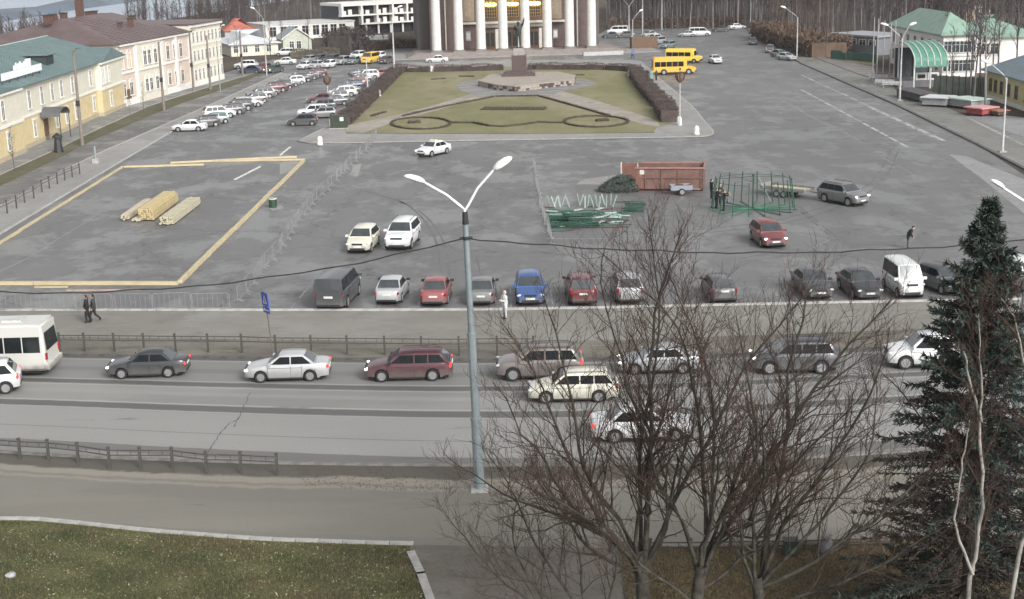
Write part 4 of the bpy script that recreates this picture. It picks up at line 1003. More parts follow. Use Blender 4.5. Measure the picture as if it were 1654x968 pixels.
car('suv', 'pale_silver', 1690, 588, PI - .05, 'pale car in traffic beyond the spruce at the right edge', '', 1, tr, name='moving_car')
car('wagon', 'cream', 926, 652, PI - .01, 'cream white estate car in the middle lane behind branches', '', .96, tr, name='moving_car')
car('sedan', 'white', 1036, 716, .01, 'white sedan heading right in the near lane behind the bare trees', 't', 1.02, tr, name='moving_car')
car('hatch', 'white', -32, 645, PI + .25, 'white hatchback cut off by the left edge, beside the bus', 't', 1.05, tr, name='moving_car')
# --- parked in the square
car('van', 'dark_grey', 548, 503, PI / 2 - .12, 'dark grey minibus parked with its back to the pavement', '', 1.06, 'cars parked along the pavement', 'minibus', 'parked_minibus')
pk = 'cars parked along the pavement'
car('sedan', 'pale_silver', 635, 494, PI / 2 - .09, 'silver white sedan parked beside the dark grey minibus', '', .98, pk)
car('sedan', 'pink_red', 706, 497, PI / 2 - .05, 'faded red sedan parked with its back to the pavement', '', 1.0, pk)
car('sedan', 'grey', 780, 496, PI / 2 - .03, 'grey sedan parked behind the big lamp post', '', .98, pk)
car('hatch', 'blue', 856, 496, -PI / 2 + .01, 'bright blue hatchback parked nose to the pavement', '', 1.06, pk)
car('suv', 'dark_red', 938, 496, PI / 2 + .03, 'dark red off-roader parked behind thin branches', '', .98, pk)
car('suv', 'silver', 1012, 493, PI / 2 + .03, 'silver off-roader with white roof load parked behind branches', '', .95, pk)
car('hatch', 'dark_grey', 1160, 492, PI / 2 + .06, 'dark hatchback parked behind the densest branches', '', .98, pk)
car('sedan', 'dark_grey', 1310, 486, -PI / 2 + .06, 'dark grey sedan parked nose to the pavement, left of the black sedan', '', 1.0, pk)
car('sedan', 'charcoal', 1386, 487, -PI / 2 + .09, 'black sedan parked between the dark grey sedan and white microvan', '', 1.0, pk)
car('kei', 'white', 1457, 484, -PI / 2 + .05, 'small boxy white microvan parked nose to the pavement', '', 1.08, pk, 'van', 'parked_van')
car('hatch', 'dark_grey', 1520, 480, -PI / 2 + .3, 'dark grey hatchback parked partly behind the spruce', '', 1.0, pk)
car('suv', 'white', 1652, 478, -PI / 2 + .25, 'white crossover parked at the right edge behind the lamp post', '', 1.05, pk)
car('hatch', 'cream', 588, 411, -PI / 2 - .12, 'cream white hatchback with dark windscreen standing alone in the square', '', 1.08, 'cars standing in the square')
car('suv', 'white', 652, 406, -PI / 2 - .13, 'white off-roader standing next to the cream hatchback', '', 1.1, 'cars standing in the square')
car('hatch', 'red', 1240, 403, -PI / 2 + .1, 'dark red hatchback with lit headlights below the green frame', 'h', 1.08, 'cars standing in the square')
tx = car('sedan', 'white', 701, 255, PI + .95, 'white taxi driving past the garden kerb with a roof light', 'h', 1.0, None, 'taxi', 'taxi')
b = MB(); b.b2(-.12, -.35, 1.5, .12, .35, 1.62); b.build('roof_light', mat('taxi_light', (.8, .75, .5), .4), tx)
def offroad(px, py, ang):
    return car('suv', 'grey', px, py, ang, 'grey off-roader towing a flat trailer on the square', 'h', 1.0, None)
ofr = offroad(1361, 336, -1.0)
# flat trailer, two axles
p = ofr.location; d = Vector((math.cos(-.8), math.sin(-.8), 0)); tp = Vector(p) - d * 5.4
t = empty('car_trailer', (tp.x, tp.y, .006), -.72); tag(t, 'flat twin-axle trailer with timber load behind the off-roader', 'trailer')
TM = mat('trailer_grey', (.22, .22, .21), .6, .2, 3)
b = MB(); b.b2(-2.2, -.9, .55, 2.0, .9, .65); b.build('bed', TM, t)
for y in (-.9, .9): b = MB(); b.b2(-2.2, y - .03, .653, 2.0, y + .03, .85); b.build('side_board', TM, t)
b = MB(); b.b2(-2.26, -.93, .65, -2.203, .93, 1.0); b.build('tailboard', TM, t)
b = MB(); b.tube([(2.0, 0, .58), (3.4, 0, .5)], .05, 6); b.build('drawbar', TM, t)
pt = car_meshes('hatch')
for x in (-.55, .15):
    for s in (1, -1):
        w = link('wheel', pt[1], t, (x, s * 1.02, .30)); w.rotation_euler = (-PI / 2 * s, 0, 0); link('rim', pt[2], w)
pk_ = mat('plank_pale', (.48, .43, .32), .8, .15, 3)
for i in range(5):
    b = MB(); b.b2(-1.7, -.12, -.03, 1.7, .12, .03); c = Vector((0, -.6 + i * .3, .69)); w = t.matrix_basis @ Matrix.Identity(4)
    o = b.build('plank', pk_); v = Matrix.Translation(t.location) @ Matrix.Rotation(-.72, 4, 'Z') @ c; o.location = v; o.rotation_euler = (0, 0, -.72 + R.uniform(-.03, .03))
    tag(o, '%s pale plank across the bed of the flat trailer, counted from the near side' % ORD[i], 'plank', 'planks on the flat trailer')
# --- left parking row
lr = 'cars parked in a slanting row by the left pavement'
rowL = [(307, 213, 'white', 'sedan', .10, 'white sedan parked first at the near end of the left row'), (331, 207, 'black', 'hatch', .5, 'black hatchback parked just behind the white end sedan of the left row'),
 (347, 202, 'teal', 'hatch', .5, 'blue-grey hatchback before the white off-roader in the left row'), (354, 193, 'white', 'suv', .5, 'white off-roader with red lights near the front of the left row'),
 (371, 187, 'dark_grey', 'wagon', .5, 'dark grey estate after the first white off-roader of the left row'), (385, 181, 'charcoal', 'suv', .5, 'charcoal crossover in the left row before a white nose'),
 (400, 175, 'pale_silver', 'wagon', .5, 'pale estate with white rear in the left row'), (412, 168, 'grey', 'hatch', .5, 'grey hatchback midway along the left row'), (421, 161, 'grey', 'suv', .5, 'mid grey off-roader midway along the left row'),
 (432, 156, 'taupe', 'hatch', .5, 'brownish hatchback beyond the mid grey off-roader'), (443, 151, 'maroon', 'suv', .5, 'maroon off-roader in the far half of the left row'), (454, 146, 'dark_grey', 'hatch', .5, 'dark hatchback beyond the maroon off-roader'),
 (463, 142, 'grey', 'sedan', .5, 'grey sedan with pale roof in the far half of the left row'), (474, 138, 'white', 'hatch', .5, 'white hatchback nosing out of the far half of the left row'), (485, 134, 'charcoal', 'sedan', .5, 'charcoal sedan fourth from the far end of the left row'),
 (493, 131, 'dark_grey', 'suv', .5, 'dark grey off-roader third from the far end of the left row'), (501, 128, 'purple', 'sedan', .5, 'purple-brown sedan second from the far end of the left row'), (510, 125, 'maroon', 'hatch', .5, 'maroon hatchback at the far end of the left row')]
for i, (x, y, c, k, a, lb) in enumerate(rowL): car(k, c, x, y, (-PI + .0 + a * .25 if i == 0 else -PI + .42 if i % 3 else .42 - .0), lb, '', .95, lr, detail=1)
rr_ = 'cars parked in a slanting row beside the garden'
rowR = [(489, 204, 'charcoal', 'hatch', .05, 'dark grey hatchback at the near end of the row beside the garden'), (507, 190, 'white', 'suv', .15, 'white crossover beside the dark hatchback near the garden corner'),
 (521, 192, 'grey', 'hatch', .2, 'grey hatchback squeezed behind the white crossover near the garden'), (519, 179, 'dark_grey', 'wagon', .2, 'dark grey estate just short of the dark red car near the garden'), (520, 168, 'dark_red', 'sedan', .1, 'dark red sedan sticking out of the row beside the garden'),
 (541, 172, 'dark_grey', 'sedan', .3, 'dark grey sedan beyond the dark red car in the garden row'), (544, 164, 'grey', 'hatch', .3, 'grey hatchback before the two white vans in the garden row'), (553, 158, 'white', 'suv', .3, 'tall white off-roader midway along the garden row'),
 (563, 154, 'green', 'sedan', .35, 'dark green sedan midway along the garden row'), (567, 146, 'dark_blue', 'wagon', .35, 'dark blue estate midway along the garden row'), (575, 141, 'pink_red', 'hatch', .35, 'faded red hatchback in the far half of the garden row'),
 (583, 135, 'grey', 'sedan', .4, 'grey sedan in the far half of the garden row'), (592, 130, 'white', 'suv', .4, 'white off-roader third from the far end of the garden row'), (583, 124, 'dark_grey', 'sedan', .4, 'dark sedan poking out at the far end of the garden row'), (600, 124, 'charcoal', 'hatch', .4, 'charcoal hatchback second from the far end of the garden row'), (614, 127, 'pink_red', 'hatch', .5, 'small red hatchback at the far end of the garden row')]
for i, (x, y, c, k, a, lb) in enumerate(rowR): car(k, c, x, y, -PI + a, lb, '', .95, rr_, detail=1)
rb = 'cars parked facing the back road'
rowB = [(493, 113, 'white', 'sedan', 'white sedan first from the left in the row facing the back road'), (511, 112, 'pale_silver', 'hatch', 'pale silver hatchback second from the left in the back road row'), (531, 111, 'white', 'hatch', 'small white hatchback third from the left in the back road row'),
 (537, 103, 'dark_grey', 'suv', 'dark off-roader tucked behind the small white hatchback'), (553, 106, 'silver', 'suv', 'white-roofed silver off-roader in the middle of the back road row'), (572, 105, 'teal', 'sedan', 'bluish white sedan left of the yellow minibus'), (499, 103, 'silver', 'hatch', 'silver hatchback in second line behind the white sedan'), (516, 101, 'dark_grey', 'sedan', 'dark sedan in second line behind the pale silver hatchback'),
 (612, 97, 'white', 'hatch', 'small white hatchback just right of the yellow minibus'), (624, 104, 'purple', 'sedan', 'dark purplish sedan at the right end of the back road row'), (578, 97, 'white', 'suv', 'white off-roader in second line beside the yellow minibus')]
for x, y, c, k, lb in rowB: car(k, c, x, y, -PI / 2 - .35, lb, '', .95, rb, detail=1)
fr_ = 'cars near the small houses'
car('suv', 'white', 398, 112, PI - .1, 'white off-roader near the end of the cream block', '', .95, fr_, detail=1)
car('sedan', 'dark_blue', 406, 119, PI - .1, 'dark blue sedan in front of the white off-roader by the cream block', 't', .95, fr_, detail=1)
c1_ = car('sedan', 'red', 427, 116, -PI / 2 - .6, 'red car with bright yellow-green headlights at the bend', 'h', .95, fr_, detail=1, name='moving_car')
c2_ = car('sedan', 'green', 443, 119, -PI / 2 - .5, 'dark car with bright greenish headlights just behind the red one', 'h', .95, fr_, detail=1, name='moving_car')
car('sedan', 'white', 461, 105, PI, 'white sedan below the small gabled house', '', .95, fr_, detail=1)
car('suv', 'white', 461, 91, PI, 'white off-roader standing in front of the gabled house', '', .95, fr_, detail=1)
car('sedan', 'white', 706, 102, PI, 'white sedan standing before the theatre steps', '', .95, fr_, detail=1)
# --- right group
rg = 'cars beyond the yellow buses'
for x, y, c, k, a, lb in ((1048, 61, 'pale_silver', 'sedan', -2.3, 'pale sedan farthest up the line behind the yellow buses'), (1056, 67, 'white', 'hatch', -2.3, 'white hatchback second up the line behind the yellow buses'), (1062, 73, 'silver', 'suv', -2.3, 'silver off-roader in the middle of the line behind the yellow buses'), (1079, 79, 'teal', 'wagon', -2.2, 'blue-white estate nearest the yellow buses'),
    (1110, 60, 'silver', 'sedan', PI, 'silver sedan left of the white van at the far junction'), (1164, 52, 'charcoal', 'sedan', PI, 'dark sedan right of the white van at the far junction'), (1190, 48, 'white', 'sedan', .3, 'white sedan turning at the far right junction'),
    (987, 62, 'charcoal', 'sedan', PI, 'dark sedan below the white van beside the theatre'), (1011, 61, 'dark_grey', 'sedan', PI, 'dark grey sedan just right of the theatre'), (1216, 73, 'dark_grey', 'hatch', -1.7, 'dark hatchback in the right lane near the woods'), (1244, 86, 'taupe', 'hatch', -1.8, 'grey-brown hatchback parked at the right kerb'), (1259, 94, 'teal', 'sedan', -1.1, 'pale blue-grey sedan parked at the right kerb'), (1270, 99, 'pale_silver', 'sedan', -1.1, 'silver sedan parked foremost at the right kerb')):
    car(k, c, x, y, a, lb, '', .95, rg, detail=1)
car('van', 'white', 1130, 59, 0, 'white van between two sedans at the far junction', '', 1, rg, 'van', 'white_van', 1)
car('van', 'white', 997, 56, PI, 'white van parked on the right side of the theatre', '', 1, rg, 'van', 'white_van', 1)
car('sedan', 'white', 1155, 104, -PI / 2 + .1, 'white sedan driving towards us right of the yellow buses', '', 1, None, detail=1, name='moving_car')
car('van', 'yellow', 598, 104, -PI / 2 - .3, 'yellow minibus in the row facing the back road', '', 1.05, None, 'minibus', 'yellow_minibus', 1)
# --- buses
def bus(L, W, H, col, px, py, ang, label, name='bus', roof=None, nwin=6, nose=0.0, glassh=.8, zw=1.25, rear_glass=True, sc=1, cat='bus', axles=None, dirty=.3):
    p = G(px, py); dd = abs(L / 2 * math.sin(ang)) + abs(W / 2 * math.cos(ang)); p = p + Vector((p.x, p.y, 0)).normalized() * dd * .95
    t = empty(name, (p.x, p.y, .01), ang, sc); tag(t, label, cat)
    pm = paint('bus_paint_' + name, col, rough=.4, dirt=dirty)
    bm = bmesh.new()
    xs = [-L / 2, -L / 2 + .12, L / 2 - nose - .35, L / 2 - nose]
    m = Matrix.Translation((-nose / 2, 0, (H + .35) / 2)) @ Matrix.Diagonal((L - nose, W, H - .35, 1)); bmesh.ops.create_cube(bm, size=1, matrix=m)
    for v in bm.verts:
        if v.co.z > H * .7: v.co.y *= .93; v.co.x = v.co.x - .22 if v.co.x > 0 else v.co.x + .12
    bmesh.ops.bevel(bm, geom=bm.edges[:], offset=.12, segments=3, affect='EDGES')
    if nose:
        r = bmesh.ops.create_cube(bm, size=1, matrix=Matrix.Translation((L / 2 - nose / 2 - .1, 0, .85)) @ Matrix.Diagonal((nose + .2, W * .86, .95, 1)))
        for v in r['verts']:
            if v.co.x > L / 2 - .2 and v.co.z > 1: v.co.z -= .25
    me = bpy.data.meshes.new('body'); bm.to_mesh(me); bm.free(); me.materials.append(pm); me.polygons.foreach_set('use_smooth', [True] * len(me.polygons)); me.set_sharp_from_angle(angle=.6)
    bd = link('body', me, t)
    zt = H - .42
    def yw(z): return W / 2 * (1 - .07 * (z - .35) / (H - .35)) + .004
    x0, x1 = -L / 2 + .25, L / 2 - nose - .7
    for s in (1, -1):
        for k in range(nwin):
            a, b_ = lerp(x0, x1, k / nwin) + .03, lerp(x0, x1, (k + 1) / nwin) - .03; q = MB()
            za, zb = zw, zw + glassh; q.add([(a, s * yw(za), za), (b_, s * yw(za), za), (b_, s * yw(zb), zb), (a, s * yw(zb), zb), (a, s * (yw(za) - .06), za), (b_, s * (yw(za) - .06), za), (b_, s * (yw(zb) - .06), zb), (a, s * (yw(zb) - .06), zb)], [(0, 1, 2, 3), (0, 4, 5, 1), (1, 5, 6, 2), (2, 6, 7, 3), (3, 7, 4, 0)])
            q.build('side_window', AUTOG, t)
    q = MB(); xw = L / 2 - nose; q.add([(xw - .02, -W * .40, zw - .1), (xw - .02, W * .40, zw - .1), (xw - .17, W * .37, H - .45), (xw - .17, -W * .37, H - .45)], [(0, 1, 2, 3)]); q.v = [(x + .05, y, z) for x, y, z in q.v]; q.build('windscreen', AUTOG, t)
    if rear_glass:
        q = MB(); q.add([(-L / 2 - .01, -W * .38, zw + .05), (-L / 2 - .01, W * .38, zw + .05), (-L / 2 + .08, W * .36, H - .5), (-L / 2 + .08, -W * .36, H - .5)], [(3, 2, 1, 0)]); q.build('rear_window', AUTOG, t)
    q = MB(); q.b2(-L / 2 - .12, -W * .47, .4, -L / 2 + .12, W * .47, .72); q.build('rear_bumper', pm, t)
    q = MB(); q.b2(L / 2 - .12, -W * .45, .38, L / 2 + .08, W * .45, .62); q.build('front_bumper', BLACK, t)
    q = MB(); q.b2(-L / 2 + .3, -W * .42, .2, L / 2 - .4, W * .42, .5); q.build('underbody', UNDER, t)
    for s in (1, -1):
        q = MB(); q.b2(-L / 2 - .03, s * W * .43 - .08, .95, -L / 2 + .05, s * W * .43 + .08, 1.3); q.build('taillight', TAILL, t)
        q = MB(); q.b2(L / 2 - .05, s * W * .34 - .12, .75, L / 2 + .03, s * W * .34 + .12, .95); q.build('headlight', HEADL, t)
        q = MB(); q.box(L / 2 - nose + .05, s * (W / 2 + .18), H - .9, .12, .12, .4); q.build('wing_mirror', BLACK, t)
    rw = .42 if W > 2.2 else .34
    q = MB(); q.lathe([(rw * .6, -.14), (rw * .95, -.14), (rw, -.1), (rw, .1), (rw * .95, .14), (rw * .6, .14)], 18); wm = q.mesh('wheel'); wm.materials.append(TYRE); fixn(wm)
    q = MB(); q.lathe([(rw * .58, .1), (rw * .62, .145)], 16); q.lathe([(rw * .2, .12), (rw * .16, .19)], 10); rm_ = q.mesh('rim'); rm_.materials.append(RIM); fixn(rm_)
    for x in (axles or (-L / 2 + L * .25, L / 2 - L * .17)):
        for s in (1, -1):
            w = link('wheel', wm, t, (x, s * (W / 2 - .10), rw)); w.rotation_euler = (-PI / 2 * s, 0, 0); link('rim', rm_, w)
            q = MB(); q.lathe([(rw + .09, -.03), (rw + .09, .004)], 16); o = q.build('wheel_arch', UNDER, t, loc=(x, s * (W / 2 - .0), rw + .03)); o.rotation_euler = (-PI / 2 * s, 0, 0)
    return t
wb_ = bus(8.6, 2.4, 2.85, (.60, .60, .56), -40, 612, PI - .0, 'white city bus with dirty pale roof entering at the left edge', 'city_bus', nwin=8, glassh=.85, zw=1.35, dirty=.45)
b = MB(); b.b2(-3.0, -.45, 2.85, -1.9, .45, 2.95); b.build('roof_hatch', mat('hatch_grey', (.5, .5, .48), .6), wb_)
bus(7.0, 2.3, 2.8, (.80, .44, .055), 1088, 121, .03, 'yellow bus with a dark window band standing beyond the garden hedge', 'yellow_bus', nwin=5, nose=1.3, glassh=.8, zw=1.3, dirty=.12)
bus(6.4, 2.1, 2.5, (.84, .60, .08), 1104, 103, -.35, 'yellow minibus parked half behind the yellow bus', 'yellow_shuttle', nwin=4, nose=1.0, glassh=.7, zw=1.2, dirty=.1, cat='minibus')
# white box truck far left
t = bus(6.2, 2.2, 2.4, (.7, .72, .72), 606, 76, PI, 'white box truck in front of the white framed block', 'box_truck', nwin=1, nose=0, glassh=.1, zw=1.4, rear_glass=False, dirty=.1, cat='truck')
# white tarp-like roof load on the silver off-roader


# ================================================================ STREET FURNITURE
GALV = mat('galvanised_steel', (.25, .29, .305), .5, .12, 1.5, metal=.3)
POSTC = mat('concrete_pole', (.20, .17, .15), .85, .15, 2)
LHEAD = mat('lamp_head_white', (.78, .79, .80), .4, .03, 2)
LUNDER = mat('lamp_glass', (.5, .52, .54), .3, .05, 2)
def lamp_head(root, at, yawd, s=1.0):
    """cobra-head lantern pointing along yawd from its neck at `at`"""
    b = MB(); secs = [(0, .08, .07), (.10, .17, .15), (.35, .25, .22), (.7, .24, .20), (.92, .15, .12), (1.0, .04, .03)]; n = 10; vs = []
    for x, w, h in secs:
        for k in range(n):
            t = 2 * math.pi * k / n; z = math.sin(t) * h; vs.append((x * s, math.cos(t) * w * s, (z if z > 0 else z * .45) * s))
    fs = [(i * n + k, i * n + (k + 1) % n, (i + 1) * n + (k + 1) % n, (i + 1) * n + k) for i in range(len(secs) - 1) for k in range(n)] + [tuple(range(n - 1, -1, -1)), tuple((len(secs) - 1) * n + k for k in range(n))]
    b.add(vs, fs); o = b.build('lamp_head', LHEAD, root, smooth=50); o.location = at; o.rotation_euler = (0, math.radians(-18), yawd)
    b = MB(); b.lathe([(.02, -.10 * s), (.12 * s, -.09 * s), (.14 * s, -.05 * s)], 10, (.5 * s, 0)); b.v = [((x - .5 * s) * 1.7 + .5 * s, y, z) for x, y, z in b.v]; b.build('lens', LUNDER, o)
    return o
def lamp_post(px, py, ytop, arms, label, r0=.14, m=None, cat='street lamp', name='street_lamp', base=True, group=None, hs=1.0, lean=0.0, rise=1.6):
    p = G(px, py); h = HT(px, py, ytop); t = empty(name, p); tag(t, label, cat, group); m = m or GALV
    t.rotation_euler = (0, lean, 0)
    b = MB(); b.lathe([(r0, 0), (r0, h * .28)], 12); b.lathe([(r0 * .8, h * .28), (r0 * .8, h * .6)], 12); b.lathe([(r0 * .62, h * .6), (r0 * .55, h)], 12); o = b.build('pole', m, t, smooth=30)
    for z, rr in ((h * .28, r0), (h * .6, r0 * .8)): b = MB(); b.lathe([(rr * 1.12, z - .05), (rr * 1.12, z + .05)], 12); b.build('collar', m, o)
    if base: b = MB(); b.b2(-.35, -.35, -.02, .35, .35, .12); b.build('base', CONC, t)
    for (ya, ln) in arms:
        d = Vector((math.cos(ya), math.sin(ya), 0)); pts = [Vector((0, 0, h - .6)), Vector((0, 0, h)) + d * .12, Vector((0, 0, h + rise * .22)) + d * ln * .2, Vector((0, 0, h + rise)) + d * ln]
        b = MB(); b.tube(pts, .045, 7); b.build('arm', LHEAD if m is GALV else m, t, smooth=60)
        lamp_head(t, pts[-1], ya, hs)
    return t, h
big, hb = lamp_post(775, 792, 362, [], 'tall grey lamp post with two raised white lamp heads standing in the near verge', r0=.21, lean=math.radians(-1.2))
b = MB(); b.lathe([(.13, hb), (.10, hb + .5)], 10); b.build('cap', BLACK, big)
# arms spread left/right and slightly up, lantern heads at their ends
for (tx_, ty_) in ((692, 300), (797, 285)):
    # work out offsets in the post's plane (depth of the pole)
    s_ = FPX / (CRI @ (G(750, 362, 0) * 0 + Vector(big.location) - CO)).length
    dx = (tx_ - 750) / s_; dz = (345 - ty_) / s_
    pts = [(0, 0, hb + .2), (0, 0, hb + .55), (dx * .12, 0, hb + .75), (dx * .45, 0, hb + .55 + dz * .55), (dx, 0, hb + .55 + dz)]
    b = MB(); b.tube(pts, [.06, .06, .055, .05, .05], 8); b.build('arm', LHEAD, big, smooth=60)
    o = lamp_head(big, pts[-1], 0 if dx > 0 else PI, .86); o.rotation_euler = (math.radians(10), math.radians(-30 if dx > 0 else -20), 0 if dx > 0 else PI)
    if dx > 0: o.rotation_euler = (math.radians(20), math.radians(-32), 0)
b = MB(); b.tube([(.25, 0, hb - .55), (-.25, 0, hb - .55)], .06, 6); b.lathe([(.14, hb - .62), (.14, hb - .48)], 10); b.build('clamp', BLACK, big)
# right hand lamp post by the spruce
p2 = G(1634, 800); h2 = HT(1634, 800, 350)
rp = empty('street_lamp', p2); tag(rp, 'grey lamp post with a single white lamp head beside the spruce', 'street lamp')
b = MB(); b.lathe([(.2, 0), (.2, h2 * .35)], 12); b.lathe([(.16, h2 * .35), (.15, h2 * .7)], 12); b.lathe([(.11, h2 * .7), (.09, h2)], 12); b.build('pole', GALV, rp, smooth=30)
s_ = FPX / (CRI @ (p2 - CO)).length
pts = [(0, 0, h2 - .1), (0, 0, h2 + .25), (-.1, 0, h2 + .5), (-(1652 - 1612) / s_, 0, h2 + (350 - 308) / s_)]
b = MB(); b.tube(pts, .05, 8); b.build('arm', LHEAD, rp, smooth=60)
o = lamp_head(rp, pts[-1], PI, .62); o.rotation_euler = (0, math.radians(-32), PI)
b = MB(); b.lathe([(.14, h2 - .95), (.14, h2 - .8)], 10); b.build('clamp', BLACK, rp)
# overhead cable hung on both posts
A1 = Vector(big.location) + Vector((-.02 * hb, 0, hb - .55)); B1 = Vector(p2) + Vector((0, 0, h2 - .88)); W1 = G(-330, 800); W1 = Vector((W1.x, A1.y, A1.z - .4))
b = MB()
for a_, c_, sag in ((W1, A1, 1.6), (A1, B1, .55)):
    pts = []
    for i in range(41):
        t_ = i / 40; q = a_.lerp(c_, t_); q.z -= sag * 4 * t_ * (1 - t_) + .025 * math.sin(i * 1.7) + .02 * math.sin(i * .8); pts.append(q)
    b.tube(pts, .028, 5)
tag(b.build('overhead_cable', BLACK), 'black overhead cable strung between the two near lamp posts', 'cable')
# distant lamps and poles
def pole(px, py, ytop, label, r=.13, m=None, name='utility_pole', group=None, cat='pole', px2=None):
    p = G(px, py); h = HT(px, py, ytop); t = empty(name, p); tag(t, label, cat, group)
    b = MB(); b.lathe([(r * 1.25, 0), (r * 1.0, h * .5), (r * .75, h)], 8); b.build('pole', m or POSTC, t, smooth=40)
    return t, h
pg = 'concrete poles along the left street'
for px, py, yt, lb in ((133, 235, 82, 'brown concrete pole in front of the green roofed house'), (265, 178, 68, 'brown concrete pole in front of the pink house'), (313, 148, 52, 'brown concrete pole at the corner of the cream end block'), (340, 145, 58, 'brown concrete pole before the cream end block, beside the corner one'), (392, 122, 50, 'brown concrete pole beyond the cream end block')):
    t, h = pole(px, py, yt, lb, .17, group=pg)
    b = MB(); b.tube([(0, 0, h - .2), (.5, -.4, h + .25), (1.1, -.9, h + .35)], .05, 5); b.build('bracket', POSTC, t)
    b = MB(); b.box(0, -.2, h * .45, .4, .3, .6); b.build('junction_box', BLACK, t)
lamp_post(356, 150, 60, [(-.6, 1.2)], 'thin grey lamp on the left verge beside the service road', .09, base=False, hs=.8)
lamp_post(637, 114, 28, [(.2, 1.0)], 'tall pale lamp post at the far left corner of the garden', .16, mat('pale_pole', (.5, .5, .5), .6), base=True)
lamp_post(594, 149, 95, [], 'short white lamp post among the cars beside the garden', .13, MT['pale_pole'], base=True)
lamp_post(431, 122, 30, [(2.6, 1.8)], 'lamp with bent arm behind the small houses', .1, MT['pale_pole'], base=False)
lamp_post(1016, 52, 10, [(2.6, 1.6), (.5, 1.6)], 'double-armed lamp to the right of the theatre', .14, MT['pale_pole'], base=False)
lamp_post(1038, 56, -20, [(.5, 1.6)], 'tall thin lamp behind the far parked cars', .12, MT['pale_pole'], base=False)
lamp_post(1022, 74, 32, [(.7, 2.0)], 'bent lamp beside the wooden box near the buses', .12, MT['pale_pole'], base=False)
lamp_post(1069, 49, -20, [(.3, 1.0)], 'thin pale lamp at the edge of the woods behind the buses', .12, MT['pale_pole'], base=False)
lamp_post(1212, 44, -20, [(2.8, 1.0)], 'pale lamp at the far bend of the road', .12, MT['pale_pole'], base=False)
lamp_post(1287, 92, 28, [(2.7, 2.2)], 'lamp with long bent arm above the right kerb', .14, MT['pale_pole'], base=False, hs=1.1)
lamp_post(1453, 163, 62, [(2.9, 1.8), (.3, 1.0)], 'pale lamp post before the green canopy', .15, MT['pale_pole'], base=True, hs=1.1)
lamp_post(1619, 246, 126, [(2.75, 1.6)], 'thin lamp post in the right verge near the yellow house', .12, MT['pale_pole'], base=True, hs=1.0, rise=1.4)
t, h = pole(155, 264, 236, 'short grey post on the light paving near the railing', .14, GALV, 'short_post')
b = MB(); b.b2(-.3, -.3, 0, .3, .3, .5); b.build('base', CONC, t)
t, h = pole(95, 246, 222, 'dark advertising column in front of the green roofed house', .45, BLACK, 'advertising_column', cat='column'); b = MB(); b.lathe([(.62, h), (.5, h + .2), (.05, h + .5)], 12); b.build('cap', BLACK, t)
# flower-shaped lamp posts
RUSTY = mat('tulip_brown', (.15, .09, .07), .6, .25, 3)
for px, py, y0, lb in ((530, 160, 138, 'decorative tulip-shaped post between the two rows of parked cars'), (1098, 204, 134, 'decorative tulip-shaped post at the right side of the garden')):
    p = G(px, py); h = HT(px, py, y0); t = empty('tulip_post', p, 0, .62); h = h / .62; tag(t, lb, 'post')
    b = MB(); b.lathe([(.5, 0), (.45, .25), (.2, .5), (.1, 1.0), (.08, h)], 10); b.build('pole', MT['pale_pole'], t, smooth=40)
    for k in range(5):
        a = k * 2 * PI / 5; c_, s2 = math.cos(a), math.sin(a); b = MB(); rows = []
        for z, rr, w in ((0, .15, .10), (.5, .62, .32), (1.1, .85, .38), (1.7, .82, .28), (2.1, 1.0, .04)):
            rows += [(c_ * rr - s2 * w, s2 * rr + c_ * w, h + z), (c_ * rr * 1.12, s2 * rr * 1.12, h + z), (c_ * rr + s2 * w, s2 * rr - c_ * w, h + z)]
        fs = [(3 * i + k2, 3 * i + k2 + 1, 3 * i + k2 + 4, 3 * i + k2 + 3) for i in range(4) for k2 in (0, 1)]
        b.add(rows, fs); b.add([(x * .93, y * .93, z) for x, y, z in rows], [tuple(reversed(f)) for f in fs]); b.build('petal', RUSTY, t, smooth=60)
    b = MB(); b.lathe([(.06, h), (.06, h + 2.4), (.25, h + 2.5), (.05, h + 2.9)], 8); b.build('pistil', BLACK, t)
# flagpoles
for i, (px, py, yt) in enumerate(((1409, 129, 28), (1415.5, 131, 30), (1425.5, 133, 33), (1436, 134, 36), (1443, 136, 33))):
    pole(px, py, yt, 'white flagpole, %s from the left of the bare flagpoles' % ORD[i], .075, mat('flagpole_grey', (.36, .36, .36), .6), 'flagpole', 'bare flagpoles by the green canopy', 'flagpole')
# blue road sign
p = G(442, 577); hS = HT(442, 577, 470); t = empty('road_sign', p); t.rotation_euler = (0, math.radians(-4.5), 0); tag(t, 'blue and white road sign on a thin post beside the railing', 'road sign')
b = MB(); b.tube([(0, 0, 0), (0, 0, hS)], .035, 6); b.build('post', mat('sign_post', (.13, .12, .11), .7), t)
SB = mat('sign_blue', (.03, .07, .42), .4, .03, 3); SW = mat('sign_face_white', (.75, .76, .8), .4, .03, 3)
b = MB(); b.box(0, 0, hS - .45, .05, .85, .75, .55); pn = b.build('sign_panel', SB, t)
b = MB(); b.box(0, 0, hS - 1.05, .05, .85, .35, .55); b.build('sign_panel', SB, t)
b = MB()   # white pedestrian crossing triangle with a dark walking mark
M3 = Matrix.Rotation(.55, 3, 'Z')
def face(pts, off): return [tuple(M3 @ Vector((off, y, z)) + Vector((0, 0, hS - .45))) for y, z in pts]
for o_ in (.03, -.03):
    b.add(face([(-.28, -.25), (.28, -.25), (0, .28)], o_), [(0, 1, 2) if o_ > 0 else (2, 1, 0)])
b.build('triangle', SW, pn)
b = MB()
for o_ in (.034, -.034): b.add(face([(-.1, -.2), (-.02, -.2), (.04, .05), (.0, .1), (-.04, .05)], o_) + face([(.04, -.2), (.12, -.2), (.04, 0)], o_), [(0, 1, 2, 3, 4), (5, 6, 7)])
b.build('walking_figure', BLACK, pn)
